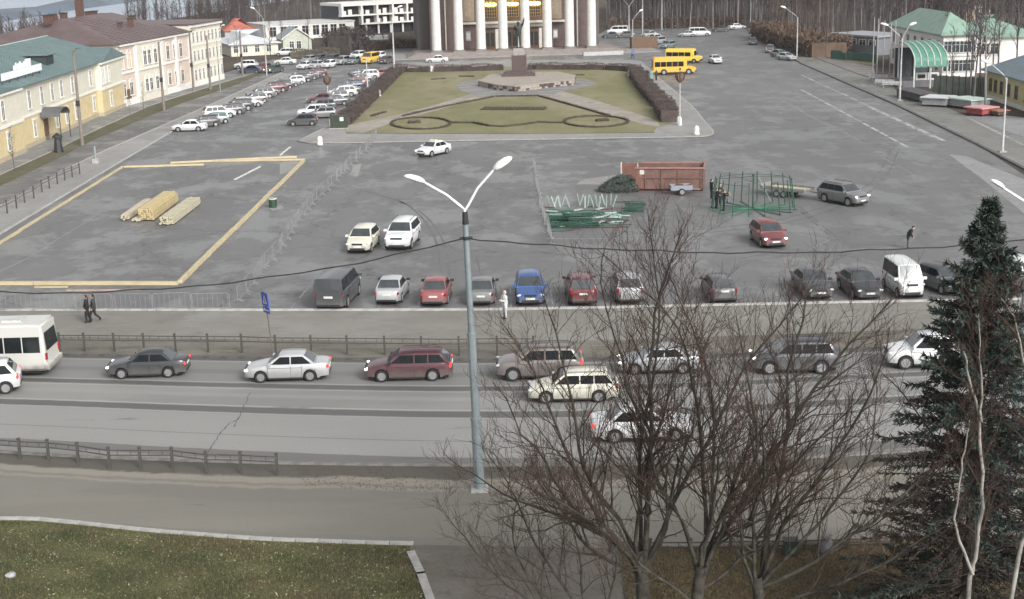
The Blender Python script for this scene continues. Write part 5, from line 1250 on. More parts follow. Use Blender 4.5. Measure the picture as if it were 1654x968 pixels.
b = MB()
for o_ in (.03, -.03): b.add([tuple(M3 @ Vector((o_, y, z)) + Vector((0, 0, hS - 1.05))) for y, z in ((-.35, -.04), (.15, -.04), (.15, -.12), (.36, 0), (.15, .12), (.15, .04), (-.35, .04))], [tuple(range(7))])
b.build('arrow', SW, t)
# ---------------------------------------------------------------- railings
RAILM = mat('railing_paint', (.07, .065, .06), .6, .25, 3)
def railing(posts, h, label, m=RAILM, name='pedestrian_railing', nb=3, pr=.05, rr=.03, z2=.28):
    pts = [G(*p) for p in posts]; t = empty(name, (0, 0, 0)); tag(t, label, 'railing')
    b = MB(); b.b2(-pr, -pr, 0, pr, pr, h + .08); b.b2(-pr * 1.3, -pr * 1.3, h + .083, pr * 1.3, pr * 1.3, h + .13); me = b.mesh('post'); me.materials.append(m); fixn(me)
    for p in pts: link('post', me, t, (p.x, p.y, .01))
    b = MB(); b.b2(-.012, -.012, 0, .012, .012, z2); bal = b.mesh('baluster'); bal.materials.append(m)
    for a, c in zip(pts[:-1], pts[1:]):
        d = (c - a).normalized()
        for z in (h - .02, h - z2): b = MB(); b.tube([a + d * pr + Vector((0, 0, z)), c - d * pr + Vector((0, 0, z))], rr, 5); b.build('rail', m, t)
        for k in range(nb):
            q = a.lerp(c, (k + .7) / (nb + .4)); link('baluster', bal, t, (q.x, q.y, h - z2))
    return t
far_x = [97, 137, 185, 233, 284, 336.5, 391, 445.6, 503, 561, 621.5, 681, 741.5, 803, 862]
railing([(x, 567.5 + (x - 90) * .009 + (1.5 if 400 < x < 800 else 0)) for x in far_x], .95, 'long brown pedestrian railing along the far kerb of the road')
railing([(-20, 738), (33, 742), (79, 744), (127, 749), (177.5, 757), (227.5, 757), (279, 757), (334, 764), (390, 765), (448, 768)], .85, 'short pedestrian railing in the near verge at the lower left', pr=.055, nb=2, z2=.24)
railing([(-10, 354), (12, 345), (27, 337), (40, 328), (55, 321), (68, 311), (80, 305), (93, 298), (105, 292), (117, 287), (129, 282)], 1.05, 'grey railing on the light paving of the left street', RAILM, nb=3)
# ---------------------------------------------------------------- crowd barriers
BARM = mat('barrier_grey', (.26, .26, .265), .55, .15, 3, metal=.2)
bz = 2.45; bh = 1.08
q = MB(); q.tube([(-1.2, 0, .15), (-1.2, 0, bh - .12), (-1.08, 0, bh), (1.08, 0, bh), (1.2, 0, bh - .12), (1.2, 0, .15), (-1.2, 0, .15)], .024, 5); fm_ = q.mesh('frame'); fm_.materials.append(BARM)
q = MB()
for i in range(8): x = -1.1 + i * 2.2 / 7; q.tube([(x, 0, .17), (x, 0, bh - .02)], .008, 3)
im_ = q.mesh('bar_infill'); im_.materials.append(BARM)
q = MB(); q.tube([(0, -.3, .03), (0, -.05, .15), (0, .05, .15), (0, .3, .03)], .022, 5); fo_ = q.mesh('foot'); fo_.materials.append(BARM)
def barriers(px, where, grp, jit=.06, maxn=80):
    pts = [G(*p) for p in px]; out = []
    L = [0]
    for a, c in zip(pts[:-1], pts[1:]): L.append(L[-1] + (c - a).length)
    n = int(L[-1] / bz); 
    for i in range(min(n, maxn)):
        s = (i + .5) * bz
        for k in range(len(pts) - 1):
            if s <= L[k + 1] or k == len(pts) - 2: tt = (s - L[k]) / (L[k + 1] - L[k]); c = pts[k].lerp(pts[k + 1], tt); a = math.atan2(pts[k + 1].y - pts[k].y, pts[k + 1].x - pts[k].x); break
        t = empty('crowd_barrier', (c.x + R.uniform(-jit, jit), c.y + R.uniform(-jit, jit), .004), a + R.uniform(-.09, .09)); tag(t, '%s crowd barrier %s' % (ORD[i], where), 'barrier', grp)
        link('frame', fm_, t); o = link('bar_infill', im_, t); o['kind'] = 'stuff'
        link('foot', fo_, t, (-.95, 0, 0)); link('foot', fo_, t, (.95, 0, 0))
barriers([(610, 221), (592, 243), (560, 275), (530, 308), (505, 330), (470, 375), (455, 405), (420, 445), (378, 500)], 'from the garden in the row slanting across the square', 'crowd barriers slanting across the square')
barriers([(372, 501), (280, 501), (190, 502), (90, 502), (-60, 503)], 'from the slanting row, along the white kerb', 'crowd barriers along the white kerb')
barriers([(863, 272), (866, 300), (873, 335), (884, 372), (893, 402)], 'from the garden in the short row beside the green steel frames', 'crowd barriers beside the green steel frames')
# ---------------------------------------------------------------- timber frame on the square
PINE = mat('fresh_pine', (.52, .44, .28), .75, .14, 2, stretch=(.4, 3, 3)); PINE2 = mat('weathered_plank', (.40, .30, .24), .8, .2, 2)
def beams(px, w, h, where, grp, m=PINE, seg=4.5, cap=True, z0=.004):
    pts = [G(*p) for p in px]
    k = 0
    for a, c in zip(pts[:-1], pts[1:]):
        L = (c - a).length; n = max(1, round(L / seg)); d = (c - a) / L; ang = math.atan2(d.y, d.x)
        for i in range(n):
            q = a + d * (L * (i + .5) / n); b = MB(); b.box(0, 0, h / 2, L / n - .05, w, h); o = b.build('timber_beam', m); o.location = (q.x + R.uniform(-.03, .03), q.y, z0); o.rotation_euler = (0, 0, ang + R.uniform(-.008, .008))
            tag(o, '%s pale timber beam %s' % (ORD[k], where), 'beam', grp); k += 1
gr = 'timber beams laid out as a large rectangle'
beams([(-60, 460), (289, 460)], .30, .22, 'from the left edge along the front side of the rectangle', gr)
beams([(291, 458), (491, 261)], .30, .22, 'from the front corner up the right side of the rectangle', gr)
beams([(200, 271), (330, 267)], .26, .18, 'from the left corner of the rectangle, inner back side', gr)
beams([(275, 264.5), (420, 257), (480, 254.5)], .26, .18, 'in the outer back side of the rectangle, counted from the left', gr)
beams([(345, 261.5), (493, 259)], .24, .18, 'in the middle back side of the rectangle, counted from the left', gr)
beams([(-60, 434), (0, 394), (198, 271)], .22, .16, 'from the left edge up the left side of the rectangle', gr)
for (p1, p2, w, m, lb) in (((56, 465), (110, 464.5), .14, PINE, 'short pale plank lying just in front of the timber rectangle'), ((107, 470.5), (228, 469), .16, PINE2, 'reddish plank lying in front of the timber rectangle'), ((379, 291), (420, 270), .2, mat('white_plank', (.6, .6, .57), .7), 'white plank lying alone inside the timber rectangle'), ((453, 251), (469, 238), .2, mat('white_plank', (.6, .6, .57), .7), 'white plank lying beyond the back corner of the timber rectangle')):
    a, c = G(*p1), G(*p2); b = MB(); b.box(0, 0, .04, (c - a).length, w, .08); o = b.build('plank', m); q = (a + c) / 2; o.location = (q.x, q.y, .006); o.rotation_euler = (0, 0, math.atan2(c.y - a.y, c.x - a.x)); tag(o, lb, 'plank')
def lumber(p1, p2, w, h, nb, nl, label, m, wr=.01):
    a, c = G(*p1), G(*p2); q = (a + c) / 2; L = (c - a).length; t = empty('lumber_stack', (q.x, q.y, .004), math.atan2(c.y - a.y, c.x - a.x)); tag(t, label, 'lumber stack')
    bw, bt = w / nb, h / nl
    b = MB(); b.box(0, 0, 0, L, bw * .93, bt * .88); me = b.mesh('board'); me.materials.append(m); fixn(me)
    for s in (-.35, .35):
        b = MB(); b.box(L * s, 0, .04, .1, w, .08); b.build('bearer', WOOD, t)
    for j in range(nl):
        for i in range(nb):
            if nl > 3 and j >= nl - 1 and (i in (0,)) and R.random() < .5: continue
            o = link('board', me, t, (R.uniform(-wr, wr) * 12, -w / 2 + (i + .5) * bw, .08 + (j + .5) * bt)); o.rotation_euler = (0, 0, R.uniform(-wr, wr) * .5)
    return t
lumber((202, 357), (241, 330), .6, .45, 4, 3, 'small stack of pale boards, leftmost of the three lumber stacks', mat('pine_light', (.52, .46, .35), .75, .15, 3), .03)
lumber((237, 357), (277, 327), 1.25, .95, 6, 6, 'tallest stack of yellow boards, between the other two lumber stacks', mat('pine_yellow', (.52, .42, .23), .75, .12, 3))
lumber((270, 364), (314, 331), 1.1, .6, 6, 4, 'wide low stack of pale boards, rightmost of the three lumber stacks', mat('pine_grey', (.48, .44, .32), .75, .15, 3), .02)
lumber((222, 358), (236, 349), .7, .2, 5, 1, 'few short pale boards in front of the two left lumber stacks', MT['pine_light'], .06)
# bin
p = G(441, 335); t = empty('litter_bin', p); tag(t, 'small dark green bin standing on a pale patch of the square', 'bin')
b = MB(); b.lathe([(.28, 0), (.34, .05), (.36, .75), (.30, .78)], 14); b.build('drum', mat('dark_green_paint', (.025, .06, .035), .6), t, smooth=40)
b = MB(); b.lathe([(.37, .70), (.39, .73), (.37, .80), (.30, .82), (.3, .72)], 14); b.build('rim', mat('bin_rim', (.45, .5, .42), .6), t, smooth=40)
# ---------------------------------------------------------------- skip container
RUST = mat('rust_red_steel', (.165, .092, .076), .75, .2, 1.5); RUSTD = mat('rust_dark', (.10, .045, .04), .85, .3, 2)
a, c = G(1027, 309), G(1137, 309.5); L = (c - a).length; q = (a + c) / 2; ca = math.atan2(c.y - a.y, c.x - a.x)
t = empty('skip_container', (q.x, q.y, .004), ca); tag(t, 'long open rust-red steel container with its end door swung open', 'container')
Hc, Dc = 2.0, 3.1
b = MB(); b.b2(-L / 2, 0, .2, L / 2, .06, Hc); b.build('front_wall', RUST, t)
b = MB(); b.b2(-L / 2, Dc - .06, .2, L / 2, Dc, Hc); b.build('back_wall', RUST, t)
b = MB(); b.b2(L / 2 - .06, .063, .2, L / 2, Dc - .063, Hc); b.build('end_wall', RUST, t)
b = MB(); b.b2(-L / 2, .063, .2, L / 2 - .063, Dc - .063, .26); b.build('floor_plate', RUSTD, t)
b = MB(); b.b2(-L / 2 - 1.55, Dc - .05, .25, -L / 2 - .12, Dc + .03, Hc + .02); d_ = b.build('door', mat('rust_brown', (.20, .095, .07), .8, .2, 1.5), t)
b = MB(); b.b2(-L / 2 - 1.6, Dc - .1, .2, -L / 2 - 1.5, Dc + .06, Hc + .1); b.build('door_frame', mat('container_white', (.55, .52, .48), .7), d_)
b = MB(); b.b2(-L / 2 - .12, Dc - .09, .3, -L / 2 - .03, Dc + .05, Hc); b.build('hinge', MT['container_white'], d_)
for x in (-L / 2 + .08, -L * .5 + L * .14, -L * .5 + L * .38, 0 + L * .12, L / 2 - .25, L / 2 - .07):
    b = MB(); b.b2(x - .05, -.075, .2, x + .05, -.003, Hc - .1); b.build('rib', RUST if abs(x) > L * .3 else RUST, t)
b = MB(); b.b2(-L / 2, -.08, 1.15, L / 2, -.004, 1.24); b.build('rail', RUST, t)
PR = mat('pale_rust_edge', (.30, .17, .145), .7, .2, 2)
for y0, y1 in ((-.1, .1), (Dc - .1, Dc + .08)): b = MB(); b.b2(-L / 2 - .04, y0, Hc + .003, L / 2 + .04, y1, Hc + .13); b.build('top_rail', PR, t)
b = MB(); b.b2(L / 2 - .1, .103, Hc + .002, L / 2 + .05, Dc - .103, Hc + .125); b.build('top_rail', PR, t)
b = MB(); b.b2(-L / 2 + .1, .2, 0, L / 2 - .1, .5, .197); b.b2(-L / 2 + .1, Dc - .5, 0, L / 2 - .1, Dc - .2, .197); b.build('skid', RUSTD, t)
b = MB(); b.b2(-L / 2 + .35, -.09, 1.5, -L / 2 + .75, -.078, 1.9); b.build('plate', MT['container_white'], t)
b = MB(); b.b2(-L / 2 - .02, 0.0, .25, -L / 2 + .55, -.07, Hc - .05) ; b.build('corner_post', MT['rust_brown'], t)
# car-sized box trailer with red rim in front of it
p = G(1101, 316); t = empty('small_trailer', (p.x, p.y + .6, .004), .05); tag(t, 'small grey trailer with a reddish load in front of the rust-red container', 'trailer')
TW = mat('trailer_white', (.27, .29, .33), .6, .1, 2)
for bx_, nm in (((-.9, -.55, .45, .9, -.5, .85), 'side_board'), ((-.9, .5, .45, .9, .55, .85), 'side_board'), ((-.95, -.55, .45, -.905, .55, .85), 'end_board'), ((.905, -.55, .45, .95, .55, .85), 'end_board')):
    b = MB(); b.b2(*bx_); b.build(nm, TW, t)
b = MB(); b.b2(-.9, -.495, .40, .9, .495, .45); b.build('floor_plate', TW, t)
for i in range(6): b = MB(); b.box(R.uniform(-.5, .5), R.uniform(-.3, .3), .6 + i * .04, .6, .3, .12, R.uniform(-.6, .6)); b.build('load', RUST, t)
b = MB(); b.tube([(.95, 0, .42), (1.7, 0, .38)], .04, 5); b.build('drawbar', TW, t)
for s in (1, -1):
    w = link('wheel', pt[1], t, (0, s * .62, .30)); w.rotation_euler = (-PI / 2 * s, 0, 0); link('rim', pt[2], w)
# ---------------------------------------------------------------- green steel ring frame (base of a festive tree)
GRN = mat('green_paint', (.022, .075, .05), .5, .25, 3); GRNL = mat('pale_green_paint', (.36, .45, .41), .6, .15, 3)
c = G(1216, 338); Rr = 3.1
t = empty('ring_frame', (c.x, c.y, .004), .12); tag(t, 'round green steel frame with a central post, spokes and upright posts on the square', 'steel frame')
b = MB(); b.lathe([(.25, 0), (.25, .1), (.07, .12), (.07, 2.7), (.11, 2.71), (.11, 2.9)], 10); b.build('central_post', GRN, t)
N = 16; UH = 2.65
for i in range(N):
    a = 2 * PI * i / N; x, y = math.cos(a) * Rr, math.sin(a) * Rr; a2 = 2 * PI * (i + 1) / N; x2, y2 = math.cos(a2) * Rr, math.sin(a2) * Rr
    b = MB(); b.tube([(math.cos(a) * .2, math.sin(a) * .2, .06), (x * 1.14, y * 1.14, .06)], .045, 4); b.build('spoke', MT.get('mid_green_paint') or mat('mid_green_paint', (.045, .15, .095), .5, .2, 3), t)
    b = MB(); b.tube([(x * 1.09, y * 1.09, 0), (x * .98, y * .98, UH)], .045, 5); b.build('upright', GRN, t)
    if i not in (11, 12, 13):
        b = MB(); b.tube([(x, y, UH - .25), (x2, y2, UH - .25)], .02, 4); b.build('ring_beam', GRN, t)
    if i in (2, 5): b = MB(); b.tube([(x, y, .15), (x2, y2, UH - .3)], .018, 4); b.build('brace', GRNL, t)
for a in (.3, PI - .3): b = MB(); b.tube([(0, 0, 2.7), (math.cos(a) * Rr, math.sin(a) * Rr, UH - .2)], .02, 4); b.build('top_beam', GRN, t)
# pieces of the same frame lying about
def ladder(name, L, W, n, m, r=.03):
    b = MB()
    for y in (-W / 2, W / 2): b.tube([(-L / 2, y, r), (L / 2, y, r)], r, 4)
    for i in range(n): x = -L / 2 + L * (i + .5) / n; b.tube([(x, -W / 2, r), (x, W / 2, r)], r * .8, 4)
    me = b.mesh(name); me.materials.append(m); return me
lad = [ladder('steel_ladder_frame', 1.7, .7, 5, GRN), ladder('steel_ladder_frame', 2.3, .8, 6, GRN), ladder('steel_ladder_frame', 1.1, .5, 4, mat('mid_green_paint', (.045, .15, .095), .5, .2, 3)), ladder('steel_ladder_frame', 1.0, .22, 3, GRNL, .035)]
def piece(px, py, k, z, ang, tilt, lab, grp, m=None):
    p = G(px, py); o = link('steel_ladder_frame', lad[k], None, (p.x, p.y, .006 + z)); o.rotation_euler = (tilt, 0, ang) if k != 3 else (0, tilt, ang); return tag(o, lab, 'steel frame', grp)
g1 = 'green steel frames stacked beside the short barrier row'
for x0, y0, k, n, lab in ((901, 358, 0, 6, 'green steel frame in the flat stack nearest the short barrier row'), (901, 367, 0, 4, 'green steel frame, nearer flat stack by the short barrier row'), (934, 358, 1, 8, 'green steel frame in the large flat stack in the middle'), (944, 367, 1, 5, 'green steel frame in the nearer large flat stack in the middle'), (1025, 341, 0, 9, 'green steel frame in the tall stack below the rust-red container'), (916, 344, 2, 3, 'green steel frame in the small heap behind the large flat stack'), (954, 346, 0, 2, 'green steel frame lying loose behind the large flat stack')):
    for i in range(n): piece(x0 + R.uniform(-2, 2), y0 + R.uniform(-1, 1), k if R.random() < .7 else 2, i * .085, R.uniform(-.15, .15) + (0 if n > 3 else R.uniform(-.8, .8)), 0, lab + ', ' + ORD[i] + ' from the ground', g1)
g2 = 'pale green brackets standing upright in a row'
for i in range(19):
    x = 886 + i * 5.9 + R.uniform(-1.5, 1.5)
    if i in (6, 7): continue
    piece(x, 334 + R.uniform(-2, 2.5), 3, .5, R.uniform(-.4, .4), PI / 2 + R.uniform(-.35, .35), 'pale green bracket, %s from the left in the upright row' % ORD[i if i < 6 else i - 2], g2)
g4 = 'green steel pieces scattered beside the barrier row'
for i in range(34):
    x, y = R.uniform(884, 1012), R.uniform(337, 369); k = R.choice((0, 2, 2, 3, 3)); p = G(x, y); o = link('steel_ladder_frame', lad[k], None, (p.x, p.y, .01 + R.random() * .1)); o.rotation_euler = (0, 0, R.uniform(-1.2, 1.2)); o['group'] = g4
    o['category'] = 'steel frame'; o['label'] = '%s small %s steel frame lying askew, %s row of scattered pieces' % (ORD[i], 'pale green' if k == 3 else 'green', 'nearer' if y > 353 else 'farther')
g3 = 'loose green steel tubes'
for i, (x, y, L_, a) in enumerate(((884, 336, 1.5, -.5), (890, 345, 2.0, -.6), (940, 341, 2.2, .0), (975, 339, 1.6, .1), (985, 344, 2.0, -.2), (975, 354, 2.6, .05), (990, 357, 2.6, -.05), (982, 360, 2.8, .03), (994, 364, 2.6, .1), (985, 368, 2.8, -.03), (1004, 327, 1.5, 0), (899, 374, 1.8, .02), (918, 373, 1.0, 0), (960, 334, 1.2, .5))):
    p = G(x, y); b = MB(); b.tube([(-L_ / 2, 0, .045), (L_ / 2, 0, .045)], .045, 6); o = b.build('steel_tube', GRN if i % 3 else RUSTD); o.location = (p.x, p.y, .004); o.rotation_euler = (0, 0, a)
    tag(o, ('dark' if i % 3 == 0 else 'green') + ' steel tube lying loose, %s among the scattered frame pieces' % ORD[i], 'steel tube', g3)
# ---------------------------------------------------------------- monument
mp = G(839, 131.5); t = empty('monument', mp); tag(t, 'bronze standing figure on a red granite pedestal in the middle of the garden', 'monument')
GRAN = mat('red_granite', (.085, .06, .057), .5, .2, 4); BRONZE = mat('bronze', (.045, .045, .04), .5, .2, 4, metal=.3); SANDS = mat('sandstone', (.33, .29, .25), .85, .15, 1.5)
zt = .95
PLP = [(774, 140.5), (803, 147), (832, 149.5), (926, 138.5), (929, 131), (900, 125.5), (812, 126), (790, 131)]
pp = [G(*q_) - mp for q_ in PLP]
b = MB(); b.prism([(q_.x, q_.y) for q_ in pp], 0, zt - .12); b.build('platform', mat('platform_core', (.16, .13, .11), .9), t)
b = MB(); b.prism([(q_.x * 1.015, q_.y * 1.015) for q_ in pp], zt - .117, zt); b.build('platform_top', SANDS, t)
# facing stones of the platform, uneven and proud of the core
for i in range(len(pp)):
    a, c = pp[i], pp[(i + 1) % len(pp)]
    if i > 3 and i != 7: continue
    L = (c - a).length; d = (c - a) / L; nrm = Vector((d.y, -d.x, 0)); nrm = nrm if nrm.dot((a + c) / 2) > 0 else -nrm; s = 0; ang = math.atan2(d.y, d.x)
    for row in range(2):
        s = .02 + row * .3
        while s < L - .4:
            w = R.uniform(.5, 1.1); w = min(w, L - s); b = MB(); b.box(0, 0, 0, w - .05, .16 + R.uniform(0, .08), .37); o = b.build('facing_stone', SANDS if R.random() < .6 else GRAN, t)
            q_ = a + d * (s + w / 2) + nrm * .05; o.location = (q_.x, q_.y, .2 + row * .42); o.rotation_euler = (0, R.uniform(-.02, .02), ang); s += w
mz = zt
for sx_, h, m in ((5.0, .45, GRAN), (4.2, .25, GRAN)):
    b = MB(); b.b2(-sx_ / 2, -sx_ / 2 + .4, mz + .003, sx_ / 2, sx_ / 2 - .4, mz + h); b.build('base_step', m, t); mz += h
for sx_, h, m in ((2.35, 2.5, GRAN), (1.7, 1.1, mat('grey_granite', (.3, .27, .26), .6, .15, 3))):
    b = MB(); b.b2(-sx_ / 2, -sx_ / 2, mz + .003, sx_ / 2, sx_ / 2, mz + h); b.build('pedestal', m, t); mz += h
MON = (t, mz)
# green arched stage canopy on the right
a, c = G(1474, 143), G(1527, 141.5); f = Frame(a, c)
if f.v.y > 0: f.v = -f.v
L = f.L
t = empty('stage_canopy', (0, 0, 0)); tag(t, 'open-air stage under a curved pale green canopy with white ribs', 'stage')
CGR = mat('canopy_green', (.10, .26, .19), .5, .1, 1)
def arc(k): return (-7.0 + 7.6 * math.sin(k), 3.1 + 3.1 * math.cos(k) ** .8 if k < 1.57 else 3.1)
n = 10; ks = [PI / 2 * i / n for i in range(n + 1)]
NP_ = 5
for s in range(NP_):
    b = MB(); u0, u1 = L * s / NP_ + .07, L * (s + 1) / NP_ - .07
    for i in range(n):
        (v0, z0), (v1, z1) = arc(ks[i]), arc(ks[i + 1])
        b.add([f.w(u0, v0, z0), f.w(u1, v0, z0), f.w(u1, v1, z1), f.w(u0, v1, z1), f.w(u0, v0, z0 - .12), f.w(u1, v0, z0 - .12), f.w(u1, v1, z1 - .12), f.w(u0, v1, z1 - .12)], [(0, 1, 2, 3), (7, 6, 5, 4), (0, 4, 5, 1), (2, 6, 7, 3), (1, 5, 6, 2), (3, 7, 4, 0)])
    b.build('roof_panel', CGR, t)
for s in range(NP_ + 1):
    b = MB(); u = L * s / NP_; b.tube([Vector(f.w(u, arc(k)[0], arc(k)[1] + .06)) for k in ks], .09, 5); b.build('rib', mat('rib_white', (.6, .66, .62), .5), t)
for u in (0, L * .5, L):
    b = MB(); v, z = arc(ks[-1]); b.tube([f.w(u, v - .2, 0), f.w(u, v - .2, z)], .12, 8); b.build('post', MT['rib_white'], t)
    b = MB(); b.tube([f.w(u, -7, 0), f.w(u, -7, arc(0)[1])], .12, 8); b.build('post', MT['rib_white'], t)
b = MB(); f.box(b, -1, L + 1, -7, -1.5, 0, .9); b.build('stage_floor', mat('stage_grey', (.17, .165, .175), .8), t)
b = MB(); f.box(b, -.5, L + .5, -7.4, -7.2, .9, 5.2); b.build('back_wall', mat('stage_dark', (.05, .055, .06), .8), t)
for i, u in enumerate((.25, .62)):   # white equipment cases on the stage
    b = MB(); o = MB(); f.box(o, L * u, L * u + 1.6, -3.2, -2.4, .904, 1.9); o = o.build('equipment_case', WHITE); tag(o, 'white equipment case on the stage, ' + ('left' if i == 0 else 'right') + ' of the two', 'case', 'white cases on the stage')
    b = MB(); f.box(b, L * u + .25, L * u + 1.35, -2.398, -2.37, 1.15, 1.7); b.build('front_panel', BLACK, o)
t = empty('panel_fence', (0, 0, 0)); tag(t, 'grey-green panel fence between the stage and the yellow house', 'fence')
fa_, fb_ = G(1508, 153), G(1590, 158); ff = Frame(fa_, fb_); nP = 8
for i in range(nP):
    b = MB(); ff.box(b, ff.L * i / nP + .04, ff.L * (i + 1) / nP - .04, -.03, .03, .1, 2.6 + .05 * (i % 2)); b.build('panel', mat('fence_grey_green', (.13, .15, .12), .8, .2, 1), t)
for i in range(nP + 1):
    b = MB(); ff.box(b, ff.L * i / nP - .035, ff.L * i / nP + .035, -.06, .06, 0, 2.75); b.build('post', BLACK, t)
# low stalls under sheets
for (p1, p2, d, h, m, tm, lb) in (((1448, 156), (1485, 166), 2.2, 1.0, mat('stall_dark', (.09, .085, .09), .8), MT['stall_dark'], 'long dark low platform in front of the stage'), ((1489, 172), (1528, 174), 3.0, 1.1, mat('stall_grey', (.3, .3, .31), .7), SNOW, 'low grey stall with a white sheet roof right of the stage'), ((1532, 173), (1568, 178), 3.0, 1.1, MT['stall_grey'], mat('pale_green_sheet', (.5, .62, .56), .5), 'low stall with pale green sheet roof next to the white one'), ((1560, 186), (1586, 189), 2.6, .9, mat('red_stall', (.30, .06, .06), .7), mat('pink_sheet', (.6, .32, .32), .6), 'low red stall with a pinkish top near the right verge'), ((1590, 186), (1612, 189), 1.6, .6, WOOD, mat('rust_sheet', (.36, .16, .12), .7), 'small brown heap of boards beside the red stall')):
    a, c = G(*p1), G(*p2); f = Frame(a, c)
    if f.v.y > 0: f.v = -f.v
    L = f.L; t = empty('market_stall', (0, 0, 0)); tag(t, lb, 'stall')
    b = MB(); f.box(b, 0, L, -d, 0, .25, h); b.build('counter', m, t)
    b = MB(); f.box(b, -.2, L + .2, -d - .2, .25, h + .004, h + .14); b.build('top', tm, t)
    for u in (.1, L / 2, L - .1):
        b = MB(); f.box(b, u - .08, u + .08, -.3, -.1, 0, .247); b.build('leg', BLACK, t)
# benches by the flagpoles
for i, (x, y, lb) in enumerate(((1418, 131, 'pale bench nearest the flagpoles'), (1428, 139, 'grey bench in the middle by the flagpoles'), (1440, 142, 'grey bench closest to the pale lamp post'))):
    p = G(x, y); t = empty('park_bench', p, -.5); tag(t, lb, 'bench', 'benches by the flagpoles')
    b = MB(); b.b2(-1.4, -.25, .42, 1.4, .25, .5); b.build('seat', MT['pale_pole'], t)
    b = MB(); b.b2(-1.4, .25, .55, 1.4, .3, .95); b.build('backrest', MT['pale_pole'], t)
    for x_ in (-1.1, 1.1): b = MB(); b.b2(x_ - .05, -.22, 0, x_ + .05, .28, .417); b.build('leg', CONC, t)
# wooden box by the buses
p = G(1041, 79); t = empty('timber_kiosk', p, .1); tag(t, 'brown plank-sided box left of the yellow buses', 'kiosk')
for i in range(7): b = MB(); b.b2(-2.6 + i * .75, -.06, 0, -1.9 + i * .75, 0, 2.2); b.build('plank', WOOD, t)
b = MB(); b.b2(-2.6, .004, 0, 2.6, 2.2, 2.1); b.build('body', mat('kiosk_brown', (.17, .12, .08), .8), t)
b = MB(); b.b2(-2.7, -.1, 2.203, 2.7, 2.3, 2.3); b.build('roof', MT['kiosk_brown'], t)
# concrete bollards on the garden pavement and small white garden urns
for i, (x, y, lb) in enumerate(((517, 236, 'pale concrete bollard at the left garden corner'), (1125, 219, 'pale concrete bollard at the right garden corner'), (1097, 203, 'white concrete bollard at the right end of the hedge'), (536, 205, 'white concrete bollard at the left end of the hedge'), (558, 206, 'white concrete bollard just right of the dark green box'), (612, 157, 'small white bollard in the middle of the left hedge'), (1017, 124, 'small white bollard at the far right of the garden'), (697, 117, 'small white bollard in the gap of the back hedge'))):
    p = G(x, y); b = MB(); b.lathe([(.32, 0), (.36, .15), (.28, .3), (.3, .75), (.2, .95), (.03, 1.02)], 10); o = b.build('bollard', WHITE, smooth=40); o.location = (p.x, p.y, .1); tag(o, lb, 'bollard', 'white bollards round the garden')
p = G(548, 209); t = empty('utility_box', (p.x, p.y, .11), -.05); tag(t, 'dark green utility box with a white notice at the left garden corner', 'utility box')
b = MB(); b.b2(-1.0, -.5, .1, 1.0, .5, 1.6); b.build('cabinet', mat('box_green', (.04, .05, .035), .6), t)
b = MB(); b.b2(-1.2, -.65, -.002, 1.2, .65, .097); b.build('base', CONC, t)
b = MB(); b.b2(.2, -.53, .95, .65, -.503, 1.4); b.build('notice', SW, t)
# concrete items below the trees: low dark railing, urn, box
p = G(1334, 892); t = empty('stone_urn', p); tag(t, 'grey stone litter urn between the bare trees at the bottom', 'urn')
b = MB(); b.lathe([(.26, 0), (.30, .1), (.26, .22), (.20, .42), (.17, .52), (.20, .56), (.18, .66)], 12); b.build('bowl', mat('old_concrete', (.15, .15, .155), .85, .3, 5), t, smooth=40)
p = G(1277, 896); t = empty('litter_bin', p); tag(t, 'square dark green bin beside the grey stone urn', 'bin')
b = MB(); b.b2(-.24, -.2, .08, .24, .2, .55); b.build('drum', MT['dark_green_paint'], t)
b = MB(); b.b2(-.27, -.23, .553, .27, .23, .6); b.build('rim', BLACK, t)
b = MB()
for x in (-.2, .2): b.b2(x - .02, -.02, 0, x + .02, .02, .078)
b.build('stand', BLACK, t)
t = railing([(985, 892), (1050, 893), (1115, 893), (1180, 892), (1240, 891), (1300, 890), (1370, 888), (1440, 885)], .42, 'low dark edging rail beneath the bare trees', mat('edge_rail', (.05, .04, .035), .7), 'edging_rail', nb=2, rr=.03, z2=.2)
